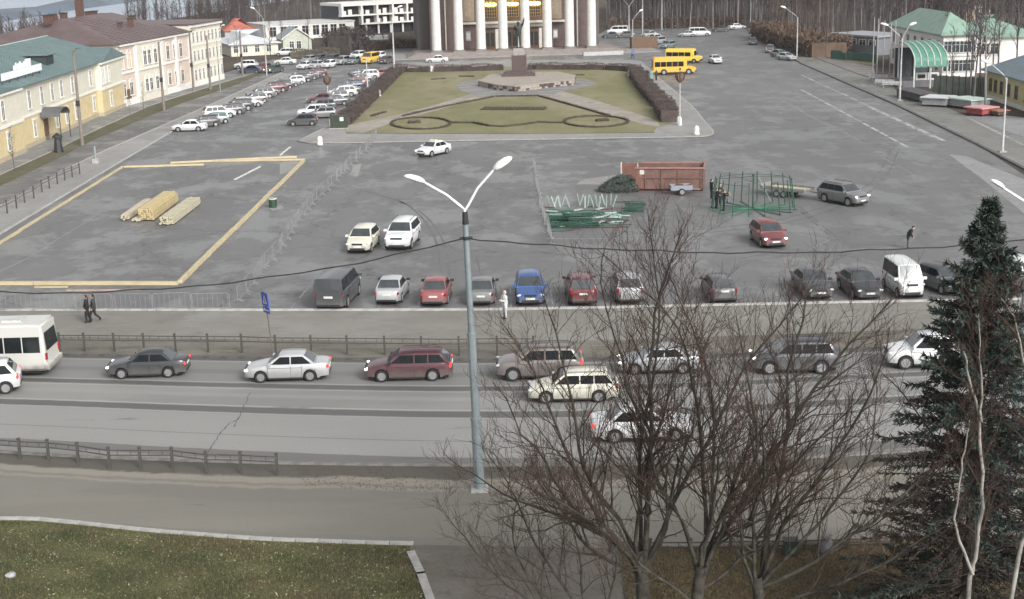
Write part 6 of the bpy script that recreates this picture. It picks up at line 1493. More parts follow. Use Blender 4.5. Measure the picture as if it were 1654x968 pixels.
# ================================================================ PEOPLE
SKIN = mat('skin', (.5, .32, .25), .6, .05, 5)
def person(px, py, facing, pose, cols, label, height=1.75, group=None, hat=None, hair=(.04, .03, .025), scale=1.0, name='person', allmat=None, parent=None, z=0.0, cat='person', loc=None):
    J = dict(pelvis=(0, 0, .94), spine=(0, 0, 1.14), chest=(0, 0, 1.34), neck=(0, 0, 1.48), head=(.015, 0, 1.60), crown=(.0, 0, 1.70))
    jr = dict(pelvis=.135, spine=.13, chest=.155, neck=.06, head=.095, crown=.075)
    E = [('pelvis', 'spine'), ('spine', 'chest'), ('chest', 'neck'), ('neck', 'head'), ('head', 'crown')]
    LP = pose
    for s, sd in ((1, 'l'), (-1, 'r')):
        hip = (0, s * .095, .90); kn = LP.get('knee_' + sd, (.02, s * .10, .50)); an = LP.get('ankle_' + sd, (-.02, s * .10, .09)); 
        f = LP.get('foot_' + sd, (.14, 0, -.05)); toe = tuple(an[i] + f[i] for i in range(3))
        sh = (0, s * .19, 1.42); el = LP.get('elbow_' + sd, (-.02, s * .25, 1.13)); wr = LP.get('wrist_' + sd, (.06, s * .25, .88))
        J.update({'hip' + sd: hip, 'knee' + sd: kn, 'ankle' + sd: an, 'toe' + sd: toe, 'sh' + sd: sh, 'el' + sd: el, 'wr' + sd: wr})
        jr.update({'hip' + sd: .095, 'knee' + sd: .065, 'ankle' + sd: .05, 'toe' + sd: .04, 'sh' + sd: .085, 'el' + sd: .055, 'wr' + sd: .035})
        E += [('pelvis', 'hip' + sd), ('hip' + sd, 'knee' + sd), ('knee' + sd, 'ankle' + sd), ('ankle' + sd, 'toe' + sd), ('chest', 'sh' + sd), ('sh' + sd, 'el' + sd), ('el' + sd, 'wr' + sd)]
        d = (Vector(wr) - Vector(el)).normalized(); side = Vector((0, -s, 0)); side = (side - d * side.dot(d)).normalized(); fw = d.cross(side)
        palm = Vector(wr) + d * .07; J['palm' + sd] = tuple(palm); jr['palm' + sd] = .032; E.append(('wr' + sd, 'palm' + sd))
        for k in range(4):
            off = fw * (.026 * (k - 1.5)); l1 = (.055, .06, .058, .045)[k]
            a = palm + d * .02 + off; b_ = a + d * l1 + side * .012; c_ = b_ + d * l1 * .6 + side * .03
            for nm, q, r_ in (('a', a, .012), ('b', b_, .010), ('c', c_, .008)): J['f%s%d%s' % (nm, k, sd)] = tuple(q); jr['f%s%d%s' % (nm, k, sd)] = r_
            E += [('palm' + sd, 'fa%d%s' % (k, sd)), ('fa%d%s' % (k, sd), 'fb%d%s' % (k, sd)), ('fb%d%s' % (k, sd), 'fc%d%s' % (k, sd))]
        a = Vector(wr) + d * .04 + fw * .035 * s; b_ = a + d * .035 + fw * .025 * s
        J['ta' + sd] = tuple(a); jr['ta' + sd] = .012; J['tb' + sd] = tuple(b_); jr['tb' + sd] = .009; E += [('wr' + sd, 'ta' + sd), ('ta' + sd, 'tb' + sd)]
    J['nose'] = (J['head'][0] + .105, 0, 1.60); jr['nose'] = .014; E.append(('head', 'nose'))
    bend = LP.get('bend', 0); 
    names = list(J); co = {n_: Vector(J[n_]) for n_ in names}
    if bend:
        piv = Vector((0, 0, .98)); M = Matrix.Rotation(bend, 3, 'Y')
        for n_ in names:
            if not n_.startswith(('hip', 'knee', 'ankle', 'toe', 'pelvis')): co[n_] = piv + M @ (co[n_] - piv)
    me = bpy.data.meshes.new('sk'); me.from_pydata([co[n_] for n_ in names], [(names.index(a), names.index(c)) for a, c in E], [])
    o = bpy.data.objects.new('sk', me); C.objects.link(o); md = o.modifiers.new('s', 'SKIN'); md.use_smooth_shade = True
    sv_ = me.skin_vertices[0].data
    for i, n_ in enumerate(names):
        r_ = jr[n_] * (1.28 if LP.get('bulky') and not n_.startswith('f') else 1); sv_[i].radius = (r_, r_ * (1.15 if n_ in ('chest', 'pelvis', 'spine') else 1)); sv_[i].use_root = (n_ == 'pelvis')
    o.modifiers.new('d', 'SUBSURF').levels = 1
    dg = bpy.context.evaluated_depsgraph_get(); dg.update(); m2 = bpy.data.meshes.new_from_object(o.evaluated_get(dg)); bpy.data.objects.remove(o); m2.name = 'body'
    segs = [(co[a], co[c], a, c) for a, c in E]
    m2.materials.clear()
    mats = [SKIN, cols[0], cols[1], cols[2]] if allmat is None else [allmat]
    for q in mats: m2.materials.append(q)
    coatlen = LP.get('coat', .84)
    if allmat is None:
        for p_ in m2.polygons:
            c_ = p_.center; best = 9; bn = None
            for a, b_, na, nb in segs:
                ab = b_ - a; t_ = max(0, min(1, (c_ - a).dot(ab) / ab.length_squared)); d_ = (c_ - a - ab * t_).length - min(jr[na], jr[nb]) * .8
                if d_ < best: best = d_; bn = (na, nb, t_)
            na, nb, t_ = bn
            if nb in ('head', 'crown', 'nose') or (na == 'neck' and nb == 'head'): k = 0
            elif nb.startswith(('palm', 'f', 't')) and not nb.startswith('toe'): k = 0
            elif nb.startswith('toe') or (nb.startswith('ankle') and t_ > .9): k = 3
            elif nb.startswith(('knee', 'ankle')): k = 1 if c_.z > coatlen else 2
            elif nb.startswith('hip') or na == 'pelvis' and nb == 'spine': k = 1
            else: k = 1
            p_.material_index = k
    m2.polygons.foreach_set('use_smooth', [True] * len(m2.polygons))
    k = height / 1.75 * scale
    if loc is None: p = G(px, py)
    else: p = Vector(loc)
    if parent is None:
        t = empty(name, (p.x, p.y, .012 + z), facing, k); tag(t, label, cat, group); body = link('body', m2, t)
    else:
        t = parent; body = link('figure', m2, t, (0, 0, z)); body.rotation_euler = (0, 0, facing); body.scale = (k, k, k)
    hc = co['head']; hm = allmat or mat('hair_%.2f_%.2f' % (hair[0], hair[1]), hair, .8)
    bm = bmesh.new(); bmesh.ops.create_uvsphere(bm, u_segments=10, v_segments=7, radius=.112)
    for v in list(bm.verts):
        if v.co.z < -.02 and v.co.x > -.03: pass
    bmesh.ops.delete(bm, geom=[v for v in bm.verts if (v.co.x > .02 and v.co.z < .045) or v.co.z < -.07], context='VERTS')
    hm_ = bpy.data.meshes.new('hair' if not hat else 'cap'); bm.to_mesh(hm_); bm.free(); hm_.materials.append(mat('hat_%.2f' % hat[0], hat, .8) if hat else hm)
    par = body; o = link('hair' if not hat else 'cap', hm_, par, hc + Vector((-.012, 0, .035))); o.rotation_euler = (0, bend, 0)
    if allmat is None:
        for s in (1, -1):
            b = MB(); b.lathe([(.004, -.008), (.011, 0), (.004, .008)], 6); e = b.build('eye', BLACK, par); off = Matrix.Rotation(bend, 3, 'Y') @ Vector((.088, s * .034, .03)); e.location = hc + off
    return t
def cm(name, c): return mat('cloth_' + name, c, .85, .15, 6)
BK, DKJ, JN, SHO = cm('black', (.018, .018, .02)), cm('charcoal', (.04, .042, .045)), cm('navy', (.03, .035, .05)), cm('shoe', (.015, .014, .013))
walk = dict(knee_l=(.20, .10, .53), ankle_l=(.24, .10, .10), knee_r=(-.02, -.10, .50), ankle_r=(-.36, -.10, .20), foot_r=(.10, 0, -.10), elbow_l=(-.13, .27, 1.15), wrist_l=(.0, .28, .92), elbow_r=(.08, -.27, 1.14), wrist_r=(.25, -.26, .98), bulky=1)
stand = dict(bulky=1)
phone = dict(elbow_l=(.05, .26, 1.14), wrist_l=(.28, .10, 1.18), elbow_r=(.05, -.26, 1.14), wrist_r=(.28, -.08, 1.16), coat=.72, bulky=1)
reach = dict(elbow_l=(.18, .30, 1.32), wrist_l=(.40, .26, 1.42), elbow_r=(.15, -.3, 1.28), wrist_r=(.38, -.24, 1.34), bulky=1)
bendp = dict(bend=.55, elbow_l=(.12, .25, 1.12), wrist_l=(.34, .14, 1.05), elbow_r=(.12, -.25, 1.12), wrist_r=(.34, -.14, 1.05), coat=.75, bulky=1)
person(142, 522, PI, dict(walk, knee_l=(.05, .1, .5), ankle_l=(.02, .1, .1), ankle_r=(-.22, -.1, .13)), (BK, BK, SHO), 'person all in black walking left, the nearer to the bus of the walking pair', group='two people walking side by side', hat=(.03, .03, .03))
person(153, 521, PI, walk, (DKJ, BK, SHO), 'person in a grey-green jacket and cap striding left beside a companion', group='two people walking side by side', hat=(.02, .02, .02))
person(816, 516, PI + .5, phone, (cm('white', (.62, .65, .66)), cm('pale_grey', (.42, .45, .46)), SHO), 'person in a white coat standing on the kerb beside the blue car', hat=(.66, .66, .62))
person(1466, 402, -.3, bendp, (BK, cm('brown_grey', (.11, .095, .08)), SHO), 'person in a dark jacket stooping over alone on the square', hat=(.02, .02, .02))
wg = 'workers by the green ring frame'
person(1149, 322, .2, stand, (BK, BK, SHO), 'worker in black standing farthest from the green ring frame', group=wg, hat=(.03, .03, .03))
person(1157, 338, .4, reach, (BK, DKJ, SHO), 'worker in dark clothes reaching out, second from the container', group=wg, hat=(.05, .05, .05))
person(1169, 341, .0, reach, (BK, BK, SHO), 'worker in black with raised arms nearest the green ring frame', group=wg, hat=(.03, .03, .03))
person(1163, 330, -.6, stand, (JN, BK, SHO), 'worker standing behind the two nearer workers', group=wg, hat=(.04, .03, .03))
bgp = 'people waiting near the yellow bus'
person(1045, 129, -1.2, stand, (BK, BK, SHO), 'person in black at the end of the hedge by the yellow bus', group=bgp)
person(1052, 131, -1.6, stand, (cm('teal', (.18, .35, .33)), cm('pale_grey', (.42, .45, .46)), SHO), 'person in a pale greenish coat beside the yellow bus', group=bgp)
person(1060, 131, 2.4, stand, (DKJ, BK, SHO), 'person in dark grey standing right of the pale coat', group=bgp)
person(1022, 95, 2, walk, (cm('blue', (.08, .18, .5)), JN, SHO), 'person in a blue jacket walking left of the yellow bus')
# statue on the pedestal
person(0, 0, -PI / 2, dict(elbow_l=(.1, .32, 1.62), wrist_l=(.22, .38, 1.86), elbow_r=(-.05, -.28, 1.14), wrist_r=(.05, -.24, .9), knee_l=(.1, .1, .5), ankle_l=(.08, .11, .09), bulky=1), None, '', height=1.75, scale=2.35, parent=MON[0], z=MON[1] + .01, allmat=BRONZE)
b = MB(); b.b2(-.7, -.7, MON[1] + .003, .7, .7, MON[1] + .1); b.build('plinth', BRONZE, MON[0])
# ================================================================ VEGETATION
def tubes_np(chains, sides=3, name='twigs'):
    """chains: list of (pts list, radii list) -> (verts, faces) built per chain length"""
    V = []; F = []; off = 0
    byk = {}
    for p, r in chains: byk.setdefault(len(p), []).append((p, r))
    for k, lst in byk.items():
        Pn = np.array([[tuple(v) for v in p] for p, r in lst]); Rn = np.array([r for p, r in lst])
        n = len(lst); d = np.empty_like(Pn); d[:, 1:-1] = Pn[:, 2:] - Pn[:, :-2]; d[:, 0] = Pn[:, 1] - Pn[:, 0]; d[:, -1] = Pn[:, -1] - Pn[:, -2]
        d /= np.linalg.norm(d, axis=2, keepdims=True) + 1e-9
        ref = np.where(np.abs(d[..., 2:3]) < .9, np.array([0, 0, 1.0]), np.array([0, 1.0, 0]))
        a = np.cross(d, ref); a /= np.linalg.norm(a, axis=2, keepdims=True) + 1e-9; b_ = np.cross(d, a)
        t = np.arange(sides) * 2 * np.pi / sides
        ring = Pn[:, :, None, :] + (a[:, :, None, :] * np.cos(t)[None, None, :, None] + b_[:, :, None, :] * np.sin(t)[None, None, :, None]) * Rn[:, :, None, None]
        V.append(ring.reshape(-1, 3))
        i = np.arange(k - 1)[:, None]; j = np.arange(sides)[None, :]
        q = np.stack([i * sides + j, i * sides + (j + 1) % sides, (i + 1) * sides + (j + 1) % sides, (i + 1) * sides + j], -1).reshape(-1, 4)
        F.append((q[None] + (np.arange(n) * k * sides)[:, None, None]).reshape(-1, 4) + off); off += n * k * sides
    return np.concatenate(V), np.concatenate(F)
def mesh_np(name, V, F, m, smooth=True, mi=None):
    me = bpy.data.meshes.new(name); k = F.shape[1]; me.vertices.add(len(V)); me.vertices.foreach_set('co', V.astype(np.float32).ravel())
    me.loops.add(F.size); me.loops.foreach_set('vertex_index', F.astype(np.int32).ravel()); me.polygons.add(len(F)); me.polygons.foreach_set('loop_start', np.arange(0, F.size, k, dtype=np.int32)); me.polygons.foreach_set('loop_total', np.full(len(F), k, dtype=np.int32))
    if smooth: me.polygons.foreach_set('use_smooth', np.ones(len(F), dtype=bool))
    for q in (m if isinstance(m, (list, tuple)) else [m]): me.materials.append(q)
    if mi is not None: me.polygons.foreach_set('material_index', mi.astype(np.int32))
    me.update(calc_edges=True); return me
def rdir(rg, d, ang, up=0.0):
    d = d.normalized(); u = Vector((rg.gauss(0, 1), rg.gauss(0, 1), rg.gauss(0, 1))); u = (u - d * u.dot(d)).normalized()
    v = d * math.cos(ang) + u * math.sin(ang); v.z += up; return v.normalized()
def branch(rg, p, d, L, r, k, up=.05, wob=.12, taper=.35):
    pts = [p.copy()]; rs = [r]; q = p.copy(); dd = d.normalized()
    for i in range(1, k):
        dd = (dd + Vector((rg.gauss(0, wob), rg.gauss(0, wob), rg.gauss(0, wob) + up))).normalized(); q = q + dd * L / (k - 1); pts.append(q.copy()); rs.append(r * (1 - (1 - taper) * i / (k - 1)))
    return pts, rs
def at_(pts, rs, t):
    f = t * (len(pts) - 1); i = min(int(f), len(pts) - 2); u = f - i; return pts[i].lerp(pts[i + 1], u), (pts[i + 1] - pts[i]).normalized(), rs[i] + (rs[i + 1] - rs[i]) * u
BARK = mat('bark_dark', (.022, .018, .015), .9, .35, 4, .5, col2=(.075, .068, .052)); TWIG = mat('twig_red_brown', (.062, .033, .024), .85, .2, 3)
def big_tree(seed, base, limbs, trunk_h, tr, label, cat='tree', name='bare_tree', dens=1.0, twm=TWIG, bkm=BARK, sub=.3, spread=.7):
    rg = random.Random(seed); trunk = []; thick = []; thin = []
    p0 = Vector((0, 0, -.1)); pts, rs = branch(rg, p0, Vector((0, 0, 1)), trunk_h, tr, 5, .02, .05, .8); trunk.append((pts, rs)); fork = pts[-1]
    L1 = []
    for (dx, dy, dz, L, r) in limbs:
        d = Vector((dx, dy, dz)).normalized(); st, _, _ = at_(pts, rs, rg.uniform(.55, 1.0))
        a = branch(rg, st, d, L * 1.10, r * .86, 14, .045 if dz > .3 else .03, .13, .18); thick.append(a); L1.append((a, L))
    L2 = []
    for (a, L) in L1:
        n = int(L * 2.9 * dens)
        for i in range(n):
            t = .18 + .8 * (i + rg.random()) / n; p, d, r = at_(a[0], a[1], t); l = (L * .38) * (1.1 - t * .72) * rg.uniform(.65, 1.2)
            b_ = branch(rg, p, rdir(rg, d, rg.uniform(.5, 1.0), .10), l, r * .48, 7, .07, .15, .22); thick.append(b_); L2.append((b_, l))
        L2.append(((a[0][-4:], a[1][-4:]), L * .25))
    L3 = []
    for (a, L) in L2:
        n = max(3, int(L * 3.6 * dens))
        for i in range(n):
            t = .15 + .85 * (i + rg.random()) / n; p, d, r = at_(a[0], a[1], min(t, .99)); l = max(.35, L * .38 * (1.15 - t * .6)) * rg.uniform(.6, 1.2)
            b_ = branch(rg, p, rdir(rg, d, rg.uniform(.4, .9), .15), l, max(.0085, r * .42), 5, .09, .17, .45); thin.append(b_); L3.append((b_, l))
    for (a, L) in L3:
        n = max(2, int(L * 4.4 * dens))
        for i in range(n):
            t = .2 + .78 * (i + rg.random()) / n; p, d, r = at_(a[0], a[1], min(t, .99))
            thin.append(branch(rg, p, rdir(rg, d, rg.uniform(.35, .8), .2), rg.uniform(.22, .65), .0052, 3, .1, .12, .6))
    t = empty(name, base); tag(t, label, cat)
    V, F = tubes_np(trunk, 10); link('trunk', mesh_np('trunk', V, F, bkm), t)
    V, F = tubes_np(thick, 5); V2, F2 = tubes_np(thin, 3)
    mi = np.concatenate([np.zeros(len(F)), np.ones(len(F2))]); V = np.concatenate([V, V2]); F = np.concatenate([F, F2 + (len(V) - len(V2))])
    o = link('crown', mesh_np('crown', V, F, [bkm, twm], mi=mi), t); return t
big_tree(11, G(1046, 1055), [(-.06, .05, 1, 10.5, .13), (.14, -.05, 1, 9.5, .11), (-.42, .1, .9, 8.4, .10), (-.9, -.1, .50, 7.2, .09), (-.2, -.25, 1, 7.5, .09), (-1, .3, .28, 6.2, .08), (.35, .2, .8, 6.5, .08), (-.65, -.2, .75, 7.0, .08), (-.25, .2, 1, 9.6, .09), (.05, .2, 1, 10.4, .09), (-.5, 0, 1, 9.2, .08)], 3.6, .24, 'largest bare tree with a forked trunk in front of the road', dens=.95)
big_tree(23, G(1112, 1075), [(.0, 0, 1, 10.2, .13), (.18, .1, 1, 8.6, .1), (.42, -.1, .85, 7.6, .09), (-.2, .1, 1, 9.4, .09), (.75, .15, .5, 6.2, .08), (-.5, -.2, .6, 5.5, .07), (.28, -.2, .95, 7.5, .08), (.1, .2, 1, 9.8, .09), (-.1, -.1, 1, 8.8, .08), (.3, .15, 1, 9.0, .08)], 3.6, .22, 'bare tree with a straight trunk right of the largest bare tree', dens=.95)
big_tree(37, G(1232, 1085), [(.20, 0, 1, 9.6, .12), (.42, .1, 1, 8.2, .1), (.02, .05, 1, 7.2, .09), (.85, -.1, .75, 7.8, .09), (1, .2, .42, 6.4, .08), (-.35, 0, .9, 5.6, .07), (.6, .1, .9, 7.0, .08)], 3.3, .20, 'bare tree leaning right between the largest trees and the spruce')
big_tree(41, G(960, 1095), [(-.75, .1, .62, 6.0, .07), (-.15, 0, 1, 5.2, .06), (-1, 0, .35, 6.4, .06), (-.9, .2, .6, 5.6, .06), (.35, .1, .8, 4.5, .06)], 2.0, .12, 'smaller bare tree spreading to the left of the largest one', dens=1.1)
big_tree(59, G(1690, 1060), [(-.35, .1, .9, 7.6, .09), (-.8, .2, .55, 5.5, .09), (0, 0, 1, 8, .1), (-.9, -.1, .25, 4.5, .08)], 3.0, .2, 'dark bare tree reaching in from the right edge', dens=.8)
# birches
BIRCH = mat('birch_bark', (.36, .345, .31), .75, .3, 3.5, col2=(.16, .145, .13), stretch=(1, 1, .5))
def birch(px, py, stems, label, seed):
    rg = random.Random(seed); base = G(px, py); s = FPX / (CRI @ (base - CO)).length; trunk = []; thin = []
    for path, r in stems:
        pts = [Vector(((x - px) / s + 0, rg.uniform(-.1, .1), (py - y) / s * 1.02)) for x, y in path]
        pts2 = []
        for a, c in zip(pts[:-1], pts[1:]):
            for i in range(3): pts2.append(a.lerp(c, i / 3) + Vector((rg.gauss(0, .02), rg.gauss(0, .02), 0)))
        pts2.append(pts[-1]); rs = [r * .72 * (1 - .7 * i / (len(pts2) - 1)) for i in range(len(pts2))]; trunk.append((pts2, rs))
        for i in range(20):
            t = .3 + .7 * rg.random(); p, d, rr = at_(pts2, rs, min(.99, t)); b_ = branch(rg, p, rdir(rg, d, rg.uniform(.4, .9), .1), rg.uniform(.6, 1.8), rr * .35 + .004, 5, .04, .12, .4); thin.append(b_)
            for k in range(6):
                p2, d2, _ = at_(b_[0], b_[1], rg.uniform(.3, .99)); thin.append(branch(rg, p2, rdir(rg, d2, .6, .0), rg.uniform(.25, .7), .006, 3, -.02, .1, .6))
    t = empty('birch_tree', base); tag(t, label, 'birch')
    V, F = tubes_np(trunk, 8); link('trunk', mesh_np('trunk', V, F, BIRCH), t); V, F = tubes_np(thin, 3); link('crown', mesh_np('crown', V, F, TWIG), t)
birch(1546, 1225, [([(1546, 1225), (1551, 940), (1556, 915), (1561, 840), (1556, 760), (1549, 700), (1530, 650), (1522, 612)], .10), ([(1552, 935), (1530, 885), (1524, 855), (1528, 780), (1531, 740), (1536, 710)], .06), ([(1551, 712), (1548, 660), (1543, 620), (1538, 560)], .05)], 'slender forked birch in front of the spruce', 5)
birch(1590, 1230, [([(1590, 1230), (1620, 915), (1636, 850), (1650, 800), (1664, 740)], .10), ([(1628, 880), (1630, 830), (1624, 760), (1617, 720), (1616, 640), (1628, 560), (1636, 500)], .09), ([(1616, 668), (1606, 620), (1592, 570), (1574, 545)], .045), ([(1619, 740), (1634, 680), (1650, 655)], .04)], 'mottled birch rising beside the right lamp post', 6)
# spruce
NEED = mat('spruce_needles', (.010, .019, .014), .8, .3, 1.2, col2=(.042, .06, .045)); NEEDB = mat('spruce_dead_needles', (.022, .016, .013), .9, .3, 1.5, col2=(.045, .028, .024))
def spruce(px, py, ytop, rad, label, seed=3, nb=560, nper=110):
    rg = random.Random(seed); base = G(px, py); H = HT(px, py, ytop); t = empty('spruce_tree', base); tag(t, label, 'spruce')
    br = []; Vn = []; mi = []
    for i in range(nb):
        u = (i + rg.random()) / nb; z = H * (.06 + .93 * u); f = 1 - (z / H); L = rad * (f ** .85) * rg.uniform(.6, 1.15) + .12
        if z / H > .9: L *= .8
        a = rg.random() * 2 * PI; d = Vector((math.cos(a), math.sin(a), .15 if u > .6 else -.12)); b_ = branch(rg, Vector((0, 0, z)), d, L, .012 + .025 * f, 5, .02, .06, .4); br.append(b_)
        dead = (z / H < .62 and rg.random() < (.95 - z / H)) 
        n = int(nper * min(1.6, .25 + L / 1.6) * (.45 if dead else 1))
        for k in range(n):
            tt = rg.uniform(.12, 1.0) ** .8; p, dd, _ = at_(b_[0], b_[1], min(.99, tt)); side = rdir(rg, dd, rg.uniform(.5, 1.2), -.12); l = rg.uniform(.10, .27) * (1.25 - tt * .5); w = rg.uniform(.015, .034)
            off = rdir(rg, dd, 1.5) * rg.random() * .16 * (1.2 - tt); p = p + off; n_ = side.cross(Vector((rg.gauss(0, 1), rg.gauss(0, 1), rg.gauss(0, 1)))).normalized()
            Vn += [tuple(p - n_ * w), tuple(p + n_ * w), tuple(p + side * l + n_ * w * .3), tuple(p + side * l - n_ * w * .3)]; mi.append(1 if dead else (3 if tt > .72 and rg.random() < .5 else 0))
    V, F = tubes_np(br, 4); n0 = len(V); F2 = np.arange(len(Vn)).reshape(-1, 4) + n0; V = np.concatenate([V, np.array(Vn)])
    mi = np.concatenate([np.full(len(F), 2), np.array(mi)]); F = np.concatenate([F, F2])
    link('crown', mesh_np('crown', V, F, [NEED, NEEDB, BARK, mat('spruce_tips', (.065, .09, .072), .8, .25, 3)], smooth=False, mi=mi), t)
    b = MB(); b.lathe([(.22, -.1), (.18, H * .2), (.11, H * .6), (.02, H)], 8); b.build('trunk', BARK, t, smooth=40)
spruce(1556, 1045, 318, 4.3, 'dark blue-green spruce with a pointed top in front of the lamp post')
# ---------------------------------------------------------------- distant trees
FT1 = mat('far_bark_grey', (.11, .095, .092), .9, .25, 1); FT2 = mat('far_bark_pale', (.24, .225, .215), .9, .2, 1); FTW = mat('far_twig', (.075, .055, .06), .9, .25, 1); FTB = mat('far_twig_brown', (.11, .075, .055), .9, .25, 1); FTG = mat('far_twig_olive', (.12, .11, .08), .9, .25, 1)
def far_tree(seed, H, nb, spread, tr=.13, low=.3, tw=.03, nt=5, upr=.6):
    rg = random.Random(seed); tr_, rs = branch(rg, Vector((0, 0, -.1)), Vector((0, 0, 1)), H, tr, 6, .05, .03, .15); ch = []
    for i in range(nb):
        t = low + (1 - low) * (i + rg.random()) / nb; p, d, r = at_(tr_, rs, min(t, .99)); L = spread * (1.15 - t * .7) * rg.uniform(.6, 1.2)
        b_ = branch(rg, p, rdir(rg, Vector((0, 0, 1)), rg.uniform(upr - .2, upr + .3)), L, max(tw, r * .5), 3, .1, .1, .5); ch.append(b_)
        for k in range(nt):
            q, d2, _ = at_(b_[0], b_[1], rg.uniform(.2, .99)); ch.append(branch(rg, q, rdir(rg, d2, rg.uniform(.3, .8), .1), L * rg.uniform(.25, .5), tw * .7, 2, .05, .1, .5))
    a = tubes_np([(tr_, rs)], 5); b_ = tubes_np(ch, 3); return a, b_
VAR = [far_tree(100 + i, 13 + i % 3 * 1.5, 26, 2.6 + (i % 2) * .8, .15, .25 + .1 * (i % 3), .035, 6, .55) for i in range(7)]
VARM = [[(mesh_np('trunk', a[0], a[1], tm), mesh_np('crown', c[0], c[1], wm_)) for (a, c) in VAR] for tm, wm_ in ((FT1, FTW), (FT2, FTW), (FT1, FTB), (FT1, FTG))]
def inst_tree(px, py, var, k, h, label, group, cat='tree', name='bare_tree', jit=None):
    p = G(px, py); s = h / VAR[k][0][0][:, 2].max(); t = empty(name, p, R.uniform(0, 6.28), s); tag(t, label, cat, group)
    m = VARM[var][k]; link('trunk', m[0], t); link('crown', m[1], t); return t
def inside(poly, x, y):
    c = False; j = len(poly) - 1
    for i in range(len(poly)):
        if (poly[i][1] > y) != (poly[j][1] > y) and x < (poly[j][0] - poly[i][0]) * (y - poly[i][1]) / (poly[j][1] - poly[i][1]) + poly[i][0]: c = not c
        j = i
    return c
def wood(name, zones, label, m, seed, tree_m):
    """one mass of far trees: zones = (world polygon, count, hmin, hmax)"""
    rg = random.Random(seed); Vs = []; Fs = []; off = 0; Ms = []
    for poly, n, h0, h1 in zones:
        xs = [p[0] for p in poly]; ys = [p[1] for p in poly]; k = 0; guard = 0
        while k < n and guard < n * 40:
            guard += 1; x, y = rg.uniform(min(xs), max(xs)), rg.uniform(min(ys), max(ys))
            if not inside(poly, x, y): continue
            k += 1; (a, c) = VAR[rg.randrange(len(VAR))]; h = rg.uniform(h0, h1) / a[0][:, 2].max(); th = rg.uniform(0, 6.28); cs, sn = math.cos(th) * h, math.sin(th) * h
            pale = rg.random() < .12
            for (V, F), mi in ((a, 1 if pale else 0), (c, 2)):
                W_ = np.empty_like(V); W_[:, 0] = V[:, 0] * cs - V[:, 1] * sn + x; W_[:, 1] = V[:, 0] * sn + V[:, 1] * cs + y; W_[:, 2] = V[:, 2] * h
                Vs.append(W_); Fs.append(F + off); off += len(V); Ms.append(np.full(len(F), mi))
    o = link(name, mesh_np(name, np.concatenate(Vs), np.concatenate(Fs), tree_m, mi=np.concatenate(Ms), smooth=False)); return tag(o, label, 'woods', kind='stuff')
def wp(px): return [(G(*p).x, G(*p).y) for p in px]
wood('woods', [(wp([(980, 46), (1215, 40), (1330, 62), (1345, 30), (980, 12)]), 430, 12, 18), (wp([(1330, 62), (1470, 66), (1654, 70), (1800, 60), (1800, 10), (1330, 26)]), 420, 10, 16)], 'far bare woods filling the background right of the theatre', None, 5, [FT1, FT2, FTW])
wood('woods', [(wp([(375, 55), (690, 44), (690, 12), (375, 22)]), 230, 10, 16), (wp([(300, 62), (400, 60), (400, 30), (300, 40)]), 50, 8, 12)], 'far bare woods behind the small white houses', None, 6, [FT1, FT2, FTW])
wood('woods', [([(G(-140, 88).x, 262), (G(165, 80).x, 285), (G(165, 74).x, 315), (G(-140, 72).x, 320)], 330, 6.5, 9.5), ([(G(270, 50).x, 355), (G(430, 50).x, 355), (G(430, 40).x, 385), (G(270, 40).x, 385)], 90, 8, 11)], 'bare brown trees behind the roofs at the top left', None, 7, [FT1, FT1, mat('far_twig_warm', (.075, .055, .048), .9, .25, 1)])
# trees that can be told apart
n = 0
for i in range(26):
    x = 990 + i * 9.6 + R.uniform(-3, 3); inst_tree(x, 47.5 - abs(x - 1120) * .02 + R.uniform(-1, 1), 1 if i % 4 == 1 else 0, i % 7, R.uniform(13, 18), '%s tree from the theatre along the front edge of the woods' % ORD[i], 'trees along the front edge of the woods')
for i in range(11):
    x = 1246 + i * 9 + R.uniform(-3, 3); inst_tree(x, 60 + i * 3.2 + R.uniform(-2, 2), 2, (i * 3) % 7, R.uniform(11, 14), '%s brownish bushy tree from the road bend along the right verge' % ORD[i], 'brownish trees on the right verge')
for i in range(9):
    x = 1345 + i * 19 + R.uniform(-4, 4); inst_tree(x, 66 + R.uniform(-4, 4), 0 if i % 2 else 1, (i * 2) % 7, R.uniform(11, 15), '%s tall bare tree counted from the left behind the grey pavilion' % ORD[i], 'tall trees behind the grey pavilion')
